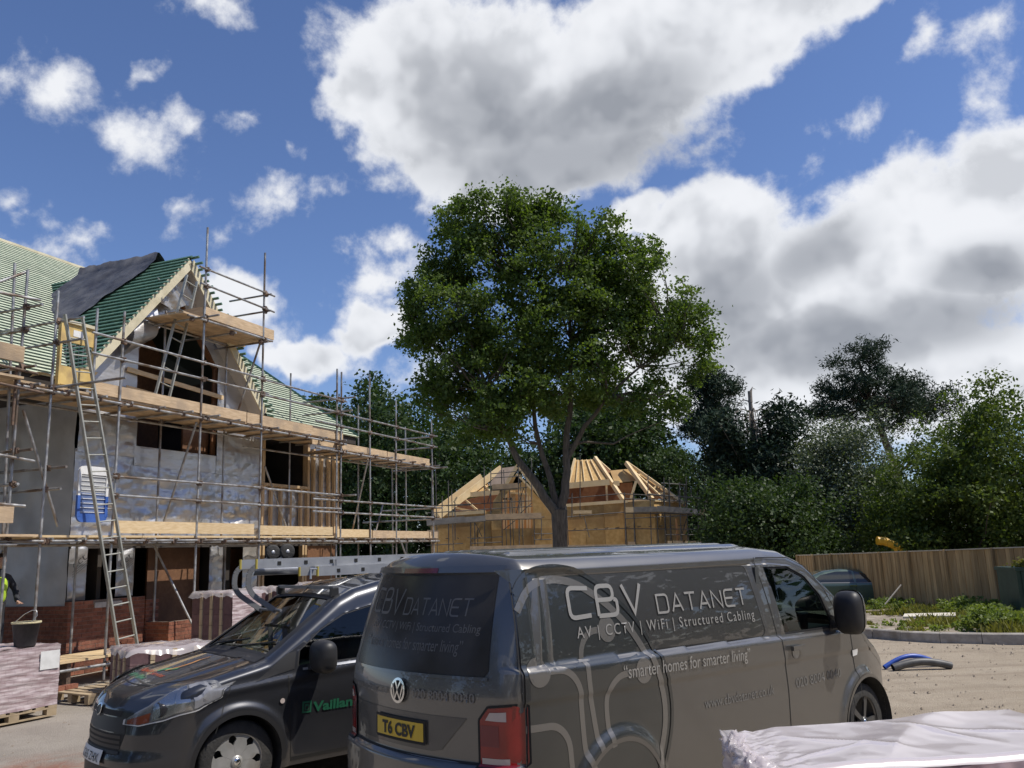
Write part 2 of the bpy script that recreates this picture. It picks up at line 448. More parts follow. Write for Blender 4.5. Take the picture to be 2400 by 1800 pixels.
def ground_mat():
    m = bpy.data.materials.new('dusty_site_ground')
    m.use_nodes = True
    n, l = m.node_tree.nodes, m.node_tree.links
    b = n['Principled BSDF']
    b.inputs['Roughness'].default_value = .95
    b.inputs['Specular IOR Level'].default_value = .2
    t = n.new('ShaderNodeTexCoord')
    def nz(sc, det=6, rough=.6):
        q = n.new('ShaderNodeTexNoise'); q.inputs['Scale'].default_value = sc; q.inputs['Detail'].default_value = det
        q.inputs['Roughness'].default_value = rough
        l.new(t.outputs['Object'], q.inputs['Vector']); return q.outputs['Fac']
    def rng(v, a, b_, c=0, d=1):
        q = n.new('ShaderNodeMapRange'); l.new(v, q.inputs[0])
        for i, z in enumerate((a, b_, c, d)): q.inputs[i + 1].default_value = z
        return q.outputs[0]
    def mix(f, a, c):
        q = n.new('ShaderNodeMix'); q.data_type = 'RGBA'
        l.new(f, q.inputs[0])
        for i, z in ((6, a), (7, c)):
            if isinstance(z, tuple): q.inputs[i].default_value = (*z, 1)
            else: l.new(z, q.inputs[i])
        return q.outputs[2]
    c = mix(rng(nz(.35), .35, .65), (.36, .30, .225), (.43, .365, .28))
    c = mix(rng(nz(2.2), .48, .70, 0, .6), c, (.31, .255, .19))
    c = mix(rng(nz(26, 4), .60, .72, 0, .75), c, (.20, .165, .125))
    c = mix(rng(nz(60, 3), .66, .74, 0, .8), c, (.50, .45, .37))
    mp = n.new('ShaderNodeMapping'); l.new(t.outputs['Object'], mp.inputs[0]); mp.inputs['Scale'].default_value = (.16, 2.6, 1); mp.inputs['Rotation'].default_value = (0, 0, .35)
    tr_ = n.new('ShaderNodeTexNoise'); tr_.inputs['Scale'].default_value = 1.0; tr_.inputs['Detail'].default_value = 5; l.new(mp.outputs[0], tr_.inputs['Vector'])
    c = mix(rng(tr_.outputs['Fac'], .50, .66, 0, .55), c, (.27, .22, .165))
    c = mix(rng(tr_.outputs['Fac'], .30, .42, .45, 0), c, (.46, .40, .315))
    c = mix(rng(nz(.8, 8, .7), .56, .68, 0, .5), c, (.25, .205, .155))
    # grey concrete haul road on the house side
    s = n.new('ShaderNodeSeparateXYZ'); l.new(t.outputs['Object'], s.inputs[0])
    w = rng(s.outputs[0], -3.2, -1.0, 1, 0)
    c = mix(w, c, mix(rng(nz(1.1), .4, .66), (.37, .33, .28), (.30, .265, .225)))
    # spilt red brick dust
    v = n.new('ShaderNodeVectorMath'); v.operation = 'DISTANCE'
    l.new(t.outputs['Object'], v.inputs[0]); v.inputs[1].default_value = (-4.9, 8.7, 0)
    ds = rng(v.outputs['Value'], .25, 1.4, 1, 0)
    q = n.new('ShaderNodeMath'); q.operation = 'MULTIPLY'; l.new(ds, q.inputs[0]); l.new(rng(nz(3.0), .42, .62), q.inputs[1])
    c = mix(q.outputs[0], c, (.30, .13, .085))
    l.new(c, b.inputs['Base Color'])
    bp = n.new('ShaderNodeBump'); bp.inputs['Strength'].default_value = .8; bp.inputs['Distance'].default_value = .03
    ad = n.new('ShaderNodeMath'); ad.operation = 'ADD'
    l.new(nz(14, 8, .7), ad.inputs[0]); l.new(nz(55, 4, .7), ad.inputs[1])
    l.new(ad.outputs[0], bp.inputs['Height'])
    l.new(bp.outputs[0], b.inputs['Normal'])
    return m
M['ground'] = ground_mat()
xs = sorted(set([-700, -300, -120, -60, -40] + [round(-30 + i * .5, 2) for i in range(121)] + [40, 60, 120, 300, 700]))
ys = sorted(set([-400, -150, -60, -30] + [round(-15 + i * .5, 2) for i in range(111)] + [48, 60, 80, 120, 300, 900]))
gv = [(x, y, gh(x, y) + (.035 * fbm(x * .35, y * .35, 0) + .02 * fbm(x * 1.3, y * 1.3, 3) if abs(x) < 30 and -15 < y < 40 else 0)) for y in ys for x in xs]
gf = [(j * len(xs) + i, j * len(xs) + i + 1, (j + 1) * len(xs) + i + 1, (j + 1) * len(xs) + i) for j in range(len(ys) - 1) for i in range(len(xs) - 1)]
tag(MB().add(gv, gf, True).build('ground', M['ground']), kind='structure')

# ------------------------------------------------------------------ the silver house
HO = (-8.71, 16.35, 0.0)
HR = R(-22)
# local frame: x = outward from the facade, y = along the facade away from the viewer
PRINTS = []
house = thing('timber_frame_house', 'unfinished house wrapped in silver membrane with green battened roof', 'house', HO, HR)
rng = random.Random(11)

def sheet(y0, y1, z0, z1, x=0.0, name='membrane_sheet', m='silver', seed=0, amp=.085, parent=house, zt0=None, zt1=None):
    """a slack sheet on the facade; zt0/zt1 give a sloping top edge, corners (y0,z0)-(y1,z1)"""
    ny = max(4, int((y1 - y0) / .05)); nz = max(4, int((max(z1, zt0 or z1, zt1 or z1) - z0) / .05))
    ta, tb = (z1 if zt0 is None else zt0), (z1 if zt1 is None else zt1)
    def fn(u, v):
        y = y0 + (y1 - y0) * u
        z = z0 + ((ta + (tb - ta) * u) - z0) * v
        d = amp * (.7 * fbm(y * .8 + seed, z * 2.4, seed) + .55 * abs(fbm(y * 1.9 - z * .8, z * 3.4 + seed, 7 + seed)) + .40 * abs(fbm(y * 4 + z * 3, z * 5 - y * 2, seed)) + .22 * fbm(y * 9, z * 11, seed + 3))
        e = min(1, 8 * min(u, 1 - u, v, 1 - v) + .15)
        return (x + d * e, y, z)
    o = MB().quadgrid(fn, ny, nz).build(name, M[m], parent)
    return o

def quadsheet(c, seed, m='silver', amp=.03, n=14, name='membrane_sheet'):
    def fn(u, v):
        y = (1 - v) * ((1 - u) * c[0][0] + u * c[1][0]) + v * ((1 - u) * c[3][0] + u * c[2][0])
        z = (1 - v) * ((1 - u) * c[0][1] + u * c[1][1]) + v * ((1 - u) * c[3][1] + u * c[2][1])
        return (amp * (fbm(y * 1.3 + seed, z * 2.0, seed) + .6 * abs(fbm(y * 3, z * 3, 9 + seed))), y, z)
    return MB().quadgrid(fn, n, n).build(name, M[m], house)

sheet(.27, 1.74, 2.42, 4.28, seed=1, x=.02)
sheet(.30, 1.76, 4.22, 5.2, seed=2, x=.035)
sheet(1.70, 4.22, 2.42, 4.16, seed=3, x=.02)
sheet(1.72, 4.25, 4.06, 4.47, seed=4, x=.04, amp=.02)
sheet(4.2, 5.9, 2.42, 4.12, seed=5, x=.02)
sheet(4.2, 5.05, 4.05, 5.2, seed=6, x=.045, amp=.05)
sheet(4.95, 5.9, 4.00, 5.2, seed=7, x=.03, amp=.05)
sheet(5.9, 7.8, 2.42, 3.9, seed=8, amp=.05)
sheet(7.8, 9.24, 2.42, 5.2, seed=9, amp=.05)
quadsheet([(.27, 5.15), (1.74, 5.15), (1.74, 6.6), (.27, 5.95)], 1)
quadsheet([(1.74, 6.6), (2.98, 7.93), (2.75, 8.75), (1.74, 7.62)], 2, amp=.06)
quadsheet([(2.98, 7.93), (4.2, 6.6), (4.2, 7.1), (2.75, 8.75)], 3, amp=.06)
quadsheet([(4.2, 5.15), (5.6, 5.15), (5.5, 5.7), (4.2, 7.1)], 4)
quadsheet([(.27, 5.95), (1.74, 6.6), (1.74, 7.62), (.30, 6.05)], 6)
# ground-floor strips of membrane between the openings
for y0, y1, z0 in ((.27, .69, 1.36), (1.41, 1.87, 1.38), (4.09, 4.54, 0.0), (5.25, 5.9, 0.0)):
    sheet(y0, y1, z0, 2.42, seed=y0 * 7, x=.03)
# faint print running diagonally over the strips
M['print'] = mat('grey_print', (.16, .17, .18), rough=.6)
for y0, z0 in ((.34, 1.95), (1.47, 1.95)):
    PRINTS.append((y0, z0))
# flap of membrane torn loose under the gable
def flap(u, v):
    return (.10 + .30 * math.sin(v * 2.6) * (1 - .3 * u), 1.15 + .75 * u + .1 * v, 6.25 + .55 * u + .75 * v - .22 * math.sin(v * 3) * u)
MB().quadgrid(flap, 10, 10).build('membrane_flap', M['silver'], house)
def flap2(u, v):
    return (.08 + .14 * abs(math.sin(u * 7 + v * 3)), 2.05 + 1.05 * u, 7.75 + .62 * v * (1 - .25 * abs(u - .5)) - .12 * math.sin(u * 5))
MB().quadgrid(flap2, 14, 8).build('membrane_flap', M['silver'], house)
# return wall facing the viewer, in shade
def ret(u, v):
    x = -4.2 * u; z = 5.3 * v
    return (x, .27 + .05 * (fbm(x * 1.1, z * .8, 3) + .6 * abs(fbm(x * 2.3, z * 1.5, 8))), z)
MB().quadgrid(ret, 40, 40).build('return_wall', M['silver_dark'], house)
# rooms behind the openings
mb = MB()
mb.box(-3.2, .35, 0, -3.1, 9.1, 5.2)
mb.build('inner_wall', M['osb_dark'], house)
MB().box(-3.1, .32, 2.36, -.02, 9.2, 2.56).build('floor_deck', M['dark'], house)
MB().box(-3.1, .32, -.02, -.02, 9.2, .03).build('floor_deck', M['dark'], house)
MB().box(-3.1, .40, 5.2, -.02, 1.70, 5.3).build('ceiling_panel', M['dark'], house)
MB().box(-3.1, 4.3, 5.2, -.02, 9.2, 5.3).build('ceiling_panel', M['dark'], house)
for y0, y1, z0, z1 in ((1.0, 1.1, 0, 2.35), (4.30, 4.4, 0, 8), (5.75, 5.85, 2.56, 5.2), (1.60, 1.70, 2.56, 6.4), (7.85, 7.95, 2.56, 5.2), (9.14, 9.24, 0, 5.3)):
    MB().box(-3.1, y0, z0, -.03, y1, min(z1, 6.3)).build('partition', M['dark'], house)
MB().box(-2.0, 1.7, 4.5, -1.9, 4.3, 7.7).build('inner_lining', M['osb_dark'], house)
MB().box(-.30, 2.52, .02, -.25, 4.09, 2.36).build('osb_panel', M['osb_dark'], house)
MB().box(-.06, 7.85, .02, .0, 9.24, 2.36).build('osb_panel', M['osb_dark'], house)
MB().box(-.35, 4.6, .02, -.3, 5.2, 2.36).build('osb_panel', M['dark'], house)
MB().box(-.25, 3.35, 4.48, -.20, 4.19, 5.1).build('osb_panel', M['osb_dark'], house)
# frame round the openings
for a, b in (((0, 1.74, 4.45), (0, 1.74, 6.6)), ((0, 4.2, 4.45), (0, 4.2, 6.6)), ((0, 1.74, 6.6), (0, 2.97, 7.93)), ((0, 2.97, 7.93), (0, 4.2, 6.6)), ((0, 1.7, 4.45), (0, 4.24, 4.45))):
    MB().beam((a[0] - .08, a[1], a[2]), (b[0] - .08, b[1], b[2]), .14, .05).build('opening_frame', M['osb_dark'], house)
# rails across the big opening
for z in (5.55, 5.95):
    MB().beam((.06, 1.4, z + .12), (.06, 4.35, z - .05), .03, .10).build('safety_rail', M['newboard'], house)
# studs at the far end
for y in (6.22, 6.62, 7.02, 7.48):
    MB().box(.035, y - .04, 2.42, .11, y + .04, 3.86).build('stud', M['timber'], house)
for y in (8.05, 8.42, 8.78, 9.06, 9.22):
    MB().box(.035, y - .045, 2.42, .12, y + .045, 5.0).build('stud', M['timber'], house)
MB().box(.0, 5.86, 3.86, .14, 7.82, 3.93).build('sill_plate', M['timber'], house)
MB().box(-.06, 5.84, 2.42, .1, 5.94, 5.1).build('stud', M['timber'], house)
MB().box(-.06, 7.76, 2.42, .1, 7.86, 5.1).build('stud', M['timber'], house)
for y in (6.0, 7.66, 7.78, 5.86):
    MB().box(-.06, y - .04, 0, .06, y + .04, 2.36).build('stud', M['timber'], house)
MB().box(-.05, .27, 2.34, .05, 9.24, 2.44).build('wall_plate', M['dark'], house)
# a window in the far wall of the upper room
MB().box(-3.08, 6.9, 4.0, -3.04, 7.55, 4.05).build('window_bar', M['newboard'], house)
MB().box(-3.08, 6.9, 4.5, -3.04, 7.55, 4.55).build('window_bar', M['newboard'], house)
MB().box(-3.08, 6.88, 4.0, -3.04, 6.93, 4.9).build('window_bar', M['newboard'], house)

# brick skin: individual bricks over a recessed mortar bed
def brick_wall(name, p0, d, length, courses, label=None, skip=None, face=1, nrm=(1, 0, 0)):
    """p0 start, d unit direction in plan, nrm outward unit in plan"""
    p0, d, nrm = Vector(p0), Vector(d), Vector(nrm)
    mbm = MB()
    t = .1
    z1 = courses * .075
    a, b = p0 - nrm * .092, p0 + d * length - nrm * .092
    mid = (a + b) / 2 + Vector((0, 0, z1 / 2 - .008))
    base = bpy.data.objects.new(name, None)
    # mortar core (set back from the brick faces), cut away where the wall steps down
    for k in range(courses):
        y = 0.0
        off = .1125 if k % 2 else 0.0
        y0s, y1s = None, None
        segs = []
        y = -off
        while y < length - .02:
            s0, s1 = max(0, y), min(length, y + .215)
            y += .225
            if s1 - s0 < .04 or (skip and skip((s0 + s1) / 2, k)):
                continue
            segs.append((s0, s1))
        if segs:
            q0, q1 = p0 + d * (segs[0][0] + .004) - nrm * .006, p0 + d * (segs[-1][1] - .004) - nrm * .006
            z = k * .075
            mbm.add([q0 + Vector((0, 0, z)), q1 + Vector((0, 0, z)), q1 - nrm * .088 + Vector((0, 0, z)), q0 - nrm * .088 + Vector((0, 0, z)),
                     q0 + Vector((0, 0, z + .0749)), q1 + Vector((0, 0, z + .0749)), q1 - nrm * .088 + Vector((0, 0, z + .0749)), q0 - nrm * .088 + Vector((0, 0, z + .0749))],
                    [(0, 3, 2, 1), (4, 5, 6, 7), (0, 1, 5, 4), (1, 2, 6, 5), (2, 3, 7, 6), (3, 0, 4, 7)])
        for s0, s1 in segs:
            j = rng.uniform(-.003, .003)
            q0, q1 = p0 + d * s0 + nrm * j, p0 + d * s1 + nrm * j
            z, zz = k * .075 + .005, k * .075 + .070
            bricks_out.append((q0, q1, nrm, z, zz))
    wall = mbm.build(name, M['mortar'], house)
    for q0, q1, nn, z, zz in bricks_out:
        MB().add([q0 + Vector((0, 0, z)), q1 + Vector((0, 0, z)), q1 - nn * .1 + Vector((0, 0, z)), q0 - nn * .1 + Vector((0, 0, z)),
                  q0 + Vector((0, 0, zz)), q1 + Vector((0, 0, zz)), q1 - nn * .1 + Vector((0, 0, zz)), q0 - nn * .1 + Vector((0, 0, zz))],
                 [(0, 3, 2, 1), (4, 5, 6, 7), (0, 1, 5, 4), (1, 2, 6, 5), (2, 3, 7, 6), (3, 0, 4, 7)]).build('brick', M['brick'], wall)
    bricks_out.clear()
    bpy.data.objects.remove(base)
bricks_out = []
brick_wall('brick_skin', (.16, .22, 0), (0, 1, 0), 1.86, 18, skip=lambda y, k: (.56 < y < 1.22 and k > 16) or (y < .2 and k > 16 and y > .18))
brick_wall('brick_skin', (.155, .22, 0), (-1, 0, 0), 2.2, 17, nrm=(0, -1, 0))
brick_wall('bay_wall', (.17, 2.12, 0), (1, 0, 0), .62, 11, nrm=(0, -1, 0))
brick_wall('bay_wall', (.79, 2.13, 0), (0, 1, 0), 1.75, 11)
brick_wall('bay_wall', (.16, 2.12, 0), (0, 1, 0), .35, 17, skip=lambda y, k: k < 12 and False)
MB().box(.03, .80, 1.20, .19, 1.46, 1.30).build('window_sill', M['concrete_grey'], house)

# roof ------------------------------------------------------------
RS, RZ, RT = 2.75, 8.92, 1.147            # wing ridge: position along facade, height, slope
VX = .42                                  # front verge
def mainz(x): return 5.52 + .78 * (.3 - x)
def wing_depth(z): return .3 - (z - 5.52) / .78   # x where the main slope reaches height z
roof = MB()
# wing slopes run back until they die into the main slope (valleys)
for sgn in (-1, 1):
    e = RS + sgn * 2.95
    ez = RZ - RT * 2.95
    roof.add([(VX - .05, RS, RZ), (VX - .05, e, ez), (wing_depth(ez), e, ez), (wing_depth(RZ), RS, RZ)], [(0, 1, 2, 3)] if sgn < 0 else [(0, 3, 2, 1)])
wing = roof.build('wing_roof', M['underlay'], house)
gauge = .152
nrow = int(2.95 * math.hypot(1, RT) / gauge)
for sgn in (-1, 1):
    for k in range(nrow + 1):
        t = k * gauge / math.hypot(1, RT) + .02
        if t > 2.95: break
        y, z = RS + sgn * t, RZ - RT * t
        o = .028
        nx, nzz = sgn * RT / math.hypot(1, RT) * o, 1 / math.hypot(1, RT) * o
        x1 = wing_depth(z) + .02
        x0 = VX + rng.uniform(.02, .05) if sgn < 0 else VX + rng.uniform(.10, .22)
        MB().beam((x0, y + nx, z + nzz), (x1, y + nx, z + nzz), .056, .034, up=(0, sgn * RT, 1)).build('batten', M['batten'], wing)
# main slope: two areas beside the wing, hipped at the far end
def hip_y(x): return 9.91 - (0.3 - x) * .395
mr = MB()
RX = -5.9
zr = mainz(RX)
def wingl(x): # where the wing's left slope meets height mainz(x)
    return RS - (RZ - mainz(x)) / RT
xv = wing_depth(RZ)
mr.add([(.3, -9, mainz(.3)), (.3, wingl(.3), mainz(.3)), (xv, RS, RZ), (xv, -9, RZ)], [(0, 1, 2, 3)])
mr.add([(xv, -9, RZ), (xv, hip_y(xv), RZ), (RX, hip_y(RX), zr), (RX, -9, zr)], [(0, 1, 2, 3)])
mr.add([(.3, 2 * RS - wingl(.3), mainz(.3)), (.3, hip_y(.3), mainz(.3)), (xv, hip_y(xv), RZ), (xv, RS, RZ)], [(0, 1, 2, 3)])
mr.add([(.3, 9.91, mainz(.3)), (-12.1, 9.91, mainz(.3)), (RX, hip_y(RX), zr)], [(0, 1, 2)])
mr.add([(-12.1, 9.91, mainz(.3)), (-12.1, -9, mainz(.3)), (RX, -9, zr), (RX, hip_y(RX), zr)], [(0, 1, 2, 3)])
main = mr.build('main_roof', M['underlay'], house)
L = math.hypot(1, .78)
k = 0
while True:
    t = k * gauge / L
    x = .3 - t
    k += 1
    if x < RX: break
    z = mainz(x)
    ox, oz = .78 / L * .028, 1 / L * .028
    if z < RZ:
        spans = [(-6.5, wingl(x) - .03), (2 * RS - wingl(x) + .03, hip_y(x) + rng.uniform(-.02, .05))]
    else:
        spans = [(-6.5, hip_y(x) + rng.uniform(-.02, .05))]
    for a, b in spans:
        if b - a > .1:
            MB().beam((x + ox, a, z + oz), (x + ox, b, z + oz), .066, .036, up=(.78, 0, 1)).build('batten', M['batten_sunlit'], main)
MB().beam((RX, -9, zr + .05), (RX, hip_y(RX), zr + .05), .12, .07).build('ridge_board', M['paletimber'], main)
MB().beam((.34, hip_y(.3), mainz(.3) + .02), (RX, hip_y(RX), zr + .05), .05, .12).build('hip_board', M['batten'], main)
# barge boards with the batten ends over them, soffit and fascia
for sgn in (-1, 1):
    MB().beam((VX - .02, RS, RZ - .12), (VX - .02, RS + sgn * 2.75, RZ - RT * 2.75 - .12), .03, .22, up=(0, sgn * RT, 1)).build('barge_board', M['paletimber'], wing)
    MB().beam((VX - .24, RS, RZ - .16), (VX - .24, RS + sgn * 2.75, RZ - RT * 2.75 - .16), .36, .05, up=(0, sgn * RT, 1)).build('verge_soffit', M['silver_dark'], wing)
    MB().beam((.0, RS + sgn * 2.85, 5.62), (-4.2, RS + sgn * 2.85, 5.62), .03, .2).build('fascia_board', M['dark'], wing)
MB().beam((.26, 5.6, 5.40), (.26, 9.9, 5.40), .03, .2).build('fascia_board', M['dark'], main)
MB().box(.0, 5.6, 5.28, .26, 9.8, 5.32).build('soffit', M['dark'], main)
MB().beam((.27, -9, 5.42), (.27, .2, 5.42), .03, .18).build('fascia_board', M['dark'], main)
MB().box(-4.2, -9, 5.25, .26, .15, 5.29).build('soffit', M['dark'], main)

# black plastic sheet thrown over the wing ridge
def tarp(u, v):
    # u along ridge (back), v down the slope from just over the ridge
    x = -.55 - 2.6 * u - 1.25 * max(0, v - .2) * (1 - .25 * u) + .15 * fbm(u * 2, v * 2, 1)
    t = -.25 + 1.95 * v * (1 - .18 * u * u) + .08 * fbm(u * 3, v * 3, 4)
    y = RS - t
    z = RZ - RT * abs(t) + .15 + .07 * fbm(u * 4 + 2, v * 3, 2) + .05 * abs(fbm(u * 9, v * 7, 5)) + (.14 if v < .15 else 0)
    return (x, y, z)
tp = MB().quadgrid(tarp, 40, 36)
def tarp2(u, v):
    a = tarp(u * 1.35 - .02, .96)
    return (a[0] - .5 * v - .12 * fbm(u * 4, v * 2, 8), a[1] - .38 * v + .10 * u, a[2] - .40 * v + .05 * abs(fbm(u * 8, v * 4, 3)))
tp.quadgrid(tarp2, 30, 8)
to = tp.build('plastic_sheet', M['tarp'])
to.location = HO; to.rotation_euler = (0, 0, HR)
tag(to, 'crumpled black plastic sheet draped over the green battened gable roof', 'plastic sheet')
# a loose flap of underlay at the eaves, beside the hoist gate
def flp(u, v):
    return (.35 + .25 * v + .1 * math.sin(u * 6), -1.1 + 1.3 * u, 5.42 + .34 * v * u + .08 * math.sin(u * 8 + v * 2))
MB().quadgrid(flp, 14, 8).build('loose_underlay', M['paletimber'], main)

# ------------------------------------------------------------------ scaffolding round the silver house
scaf = thing('scaffolding', 'tube and board scaffolding in front of the silver wrapped house', 'scaffolding', HO, HR)
TR = .0242
def tb(name, a, b, m='galv', r=TR, par=None):
    return MB().tube(a, b, r, 8).build(name, M[m], par or scaf)
def _cpl():
    mb = MB()
    mb.box(-.045, -.035, -.05, .045, .035, .05)
    mb.tube((-.03, -.035, 0), (-.03, -.075, 0), .012, 6)
    mb.tube((.03, .03, .02), (.03, .085, .02), .012, 6)
    mb.box(-.06, -.02, -.03, -.045, .02, .03)
    return mb.mesh('coupler', M['rust'])
CPL = _cpl()
def coupler(x, y, z, rz=None):
    o = link('coupler', CPL, scaf, (x, y, z))
    o.rotation_euler = (rng.uniform(-.3, .3), rng.uniform(-.3, .3), rng.uniform(0, 6.3))
XO, XI = 1.4, .3
outer = {-2.10: (7.0, 0), -1.48: (6.8, 0), 0.0: (6.79, 0), 2.15: (9.26, 0), 4.12: (9.30, 0), 7.22: (7.0, 0), 7.43: (6.95, 0), 8.86: (7.14, 0), 10.36: (6.61, 0), 12.65: (6.30, 0)}
for s, (zt, zb) in outer.items():
    lx, ly = rng.uniform(-.03, .03), rng.uniform(-.03, .03)
    tb('standard', (XO + lx, s + ly, zb), (XO, s, zt))
    MB().box(XO - .075, s - .075, 0, XO + .075, s + .075, .008).build('base_plate', M['rust'], scaf)
tb('standard', (XO, -.63, 4.95), (XO, -.63, 6.69))
tb('standard', (1.05, -1.9, 2.3), (1.0, -2.05, 7.2))
for s, z0, z1 in ((-1.3, 0, 5.2), (2.16, 2.5, 7.5), (4.15, 2.5, 7.6), (6.67, 2.5, 6.9), (10.0, 0, 6.5), (12.0, 0, 5.0), (12.88, 0, 6.2), (8.6, 0, 2.5), (.2, 0, 2.5), (2.2, 0, 2.5), (4.3, 0, 2.5)):
    tb('standard', (XI, s, z0), (XI, s, z1))
# (name, y0, y1, z, x)
runs = [('ledger', -2.3, 3.2, 2.44, XO), ('ledger', 2.9, 7.25, 2.42, XO), ('ledger', 7.0, 12.95, 2.40, XO), ('ledger', -1.5, 12.9, 2.40, XI),
        ('ledger', -2.2, 2.6, 4.98, XO), ('ledger', 2.4, 7.6, 4.98, XO), ('ledger', 6.2, 12.7, 4.75, XO), ('ledger', -2.0, 5.0, 4.94, XI), ('ledger', 4.8, 12.7, 4.74, XI),
        ('guard_rail', -.75, 4.2, 6.19, XO), ('guard_rail', 3.9, 7.6, 6.15, XO), ('guard_rail', -.75, 4.3, 5.83, XO), ('guard_rail', 4.0, 7.3, 5.80, XO),
        ('guard_rail', 6.1, 12.85, 5.79, XO), ('guard_rail', 6.2, 12.9, 5.44, XO),
        ('guard_rail', -.1, 4.3, 3.62, XO), ('guard_rail', 4.0, 7.3, 3.61, XO), ('guard_rail', -.1, 4.2, 3.25, XO), ('guard_rail', 4.0, 7.35, 3.24, XO),
        ('guard_rail', 6.1, 12.8, 3.47, XO), ('guard_rail', 6.1, 12.7, 3.15, XO),
        ('guard_rail', 1.9, 4.45, 8.28, XO), ('guard_rail', 1.95, 4.45, 7.90, XO), ('ledger', 1.6, 4.4, 7.13, XO), ('ledger', 1.6, 4.3, 7.10, XI),
        ('ledger', -2.3, 3.6, .28, XO)]
for nm, y0, y1, z, x in runs:
    dz = rng.uniform(-.015, .015)
    tb(nm, (x + .05, y0, z - dz), (x + .05, y1, z + dz))
    for s in outer:
        if x == XO and y0 <= s <= y1 and outer[s][0] > z:
            coupler(x + .025, s, z)
# transoms
tz = [(2.47, s, XI - .15, XO + rng.uniform(.12, .32)) for s in np.arange(-1.4, 12.9, .72)]
tz += [(5.03, s, XI - .2, XO + rng.uniform(.10, .40)) for s in np.arange(-1.9, 7.4, .70)]
tz += [(4.80, s, XI - .15, XO + rng.uniform(.10, .25)) for s in np.arange(7.55, 12.8, .74)]
for z, s, a, b in tz:
    tb('transom', (a, float(s), z), (b, float(s) + rng.uniform(-.03, .03), z), m='galv')
    coupler(XO + .04, float(s), z - .03)
for s, z, a, b in ((-1.48, 6.25, -1.2, 2.0), (-1.48, 5.86, -1.2, 2.0), (-1.48, 5.06, -.8, 3.05), (-1.48, 3.66, -2.2, 1.82), (-1.48, 3.30, -2.2, 1.72),
                   (-2.1, 6.35, -1.5, 1.75), (-2.1, 5.95, -1.5, 1.5), (-2.1, 5.3, -.8, 1.7), (-2.1, 3.9, -1.5, 1.75), (-2.1, 3.35, -1.5, 1.5),
                   (12.6, 5.75, .0, 1.6), (12.6, 5.40, .0, 1.6), (12.6, 4.72, -.1, 1.95), (12.6, 3.44, -.5, 1.75), (12.6, 3.1, -1.2, 1.7), (7.3, 6.2, .2, 1.9), (7.3, 5.85, .2, 1.8),
                   (7.4, 3.6, .5, 1.85), (4.15, 8.26, .3, 1.55), (4.15, 7.85, .3, 1.55), (1.75, 7.08, -.3, 1.75), (2.15, 7.22, .1, 1.75), (4.0, 7.05, -.1, 1.6), (3.0, 7.05, -.1, 1.5)):
    tb('transom', (a, s + .05, z), (b, s + .05, z))
    coupler(XO, s + .03, z)
for a, b in (((1.35, -1.95, 4.6), (1.2, -1.0, 2.7)), ((1.30, 2.14, 4.91), (.36, 2.2, 2.6)), ((.36, 5.6, 4.3), (.36, 6.63, 2.6)), ((1.33, 8.89, 4.7), (.4, 9.43, 2.5)),
             ((.4, 11.24, 3.55), (.4, 10.7, 2.5)), ((1.33, 4.14, 7.15), (.5, 4.2, 5.1)), ((.36, 2.04, 2.4), (1.35, 2.5, .3)), ((1.45, 10.5, 2.4), (1.45, 12.0, .2)),
             ((.3, -1.2, 2.6), (.6, -2.3, .3)), ((1.0, -3.2, 6.2), (1.35, -2.05, 7.0))):
    tb('brace', a, b)
# boards: five side by side per lift, laid end to end
def boards(y0, y1, z, xa, xb, m, n=5, nm='scaffold_board'):
    w = (xb - xa) / n
    for i in range(n):
        y = y0
        cut = rng.uniform(2.2, 3.9)
        while y < y1 - .05:
            e = min(y1 + rng.uniform(-.05, .15), y + cut)
            x = xa + w * (i + .5)
            dz = rng.uniform(0, .012)
            MB().box(x - w / 2 + .006, y + .004, z + dz, x + w / 2 - .006, e - .004, z + .038 + dz).build(nm, M[m], scaf)
            y = e; cut = 3.9
boards(-1.6, 7.2, 2.50, .32, 1.36, 'newboard')
boards(7.25, 12.9, 2.48, .32, 1.36, 'newboard')
boards(-2.2, 7.45, 5.06, .12, 1.36, 'board', n=6)
boards(7.5, 12.7, 4.83, .22, 1.36, 'board')
boards(1.55, 4.5, 7.16, .30, 1.38, 'board')
def toe(y0, y1, z0, z1, m='board', x=1.36):
    MB().box(x - .019, y0, z0, x + .019, y1, z1).build('toe_board', M[m], scaf)
toe(-.60, 3.62, 5.10, 5.325); toe(3.66, 7.56, 5.085, 5.325, x=1.35)
toe(6.2, 9.9, 4.86, 5.02, x=1.33); toe(9.92, 12.55, 4.80, 5.01, x=1.34)
toe(.03, 2.16, 2.58, 2.81, 'newboard'); toe(2.2, 3.98, 2.58, 2.81, 'newboard'); toe(4.2, 7.1, 2.57, 2.78, 'newboard', 1.35)
toe(7.3, 9.0, 2.52, 2.73, 'newboard'); toe(9.05, 12.4, 2.50, 2.71, 'board'); toe(12.45, 13.0, 2.50, 2.70, 'board')
toe(2.18, 4.52, 7.21, 7.45, 'board', 1.38)
MB().box(.3, 2.14, 7.21, 1.36, 2.18, 7.45).build('toe_board', M['board'], scaf)
MB().box(.3, 12.96, 2.5, 1.36, 13.0, 2.7).build('toe_board', M['board'], scaf)
for a, b, z0, z1 in ((-4.2, -2.15, 5.35, 5.62), (-4.2, -2.12, 2.72, 2.98)):
    MB().box(1.50, a, z0, 1.54, b, z1).build('toe_board', M['board'], scaf)
boards(-4.4, -2.2, 5.06, .2, 1.6, 'board', n=6); boards(-4.4, -1.65, 2.50, .2, 1.6, 'board', n=6)
tb('ledger', (1.55, -4.4, 5.0), (1.55, -1.75, 4.9), m='rust'); tb('ledger', (1.5, -4.4, 5.3), (1.5, -1.85, 5.22), m='rust')
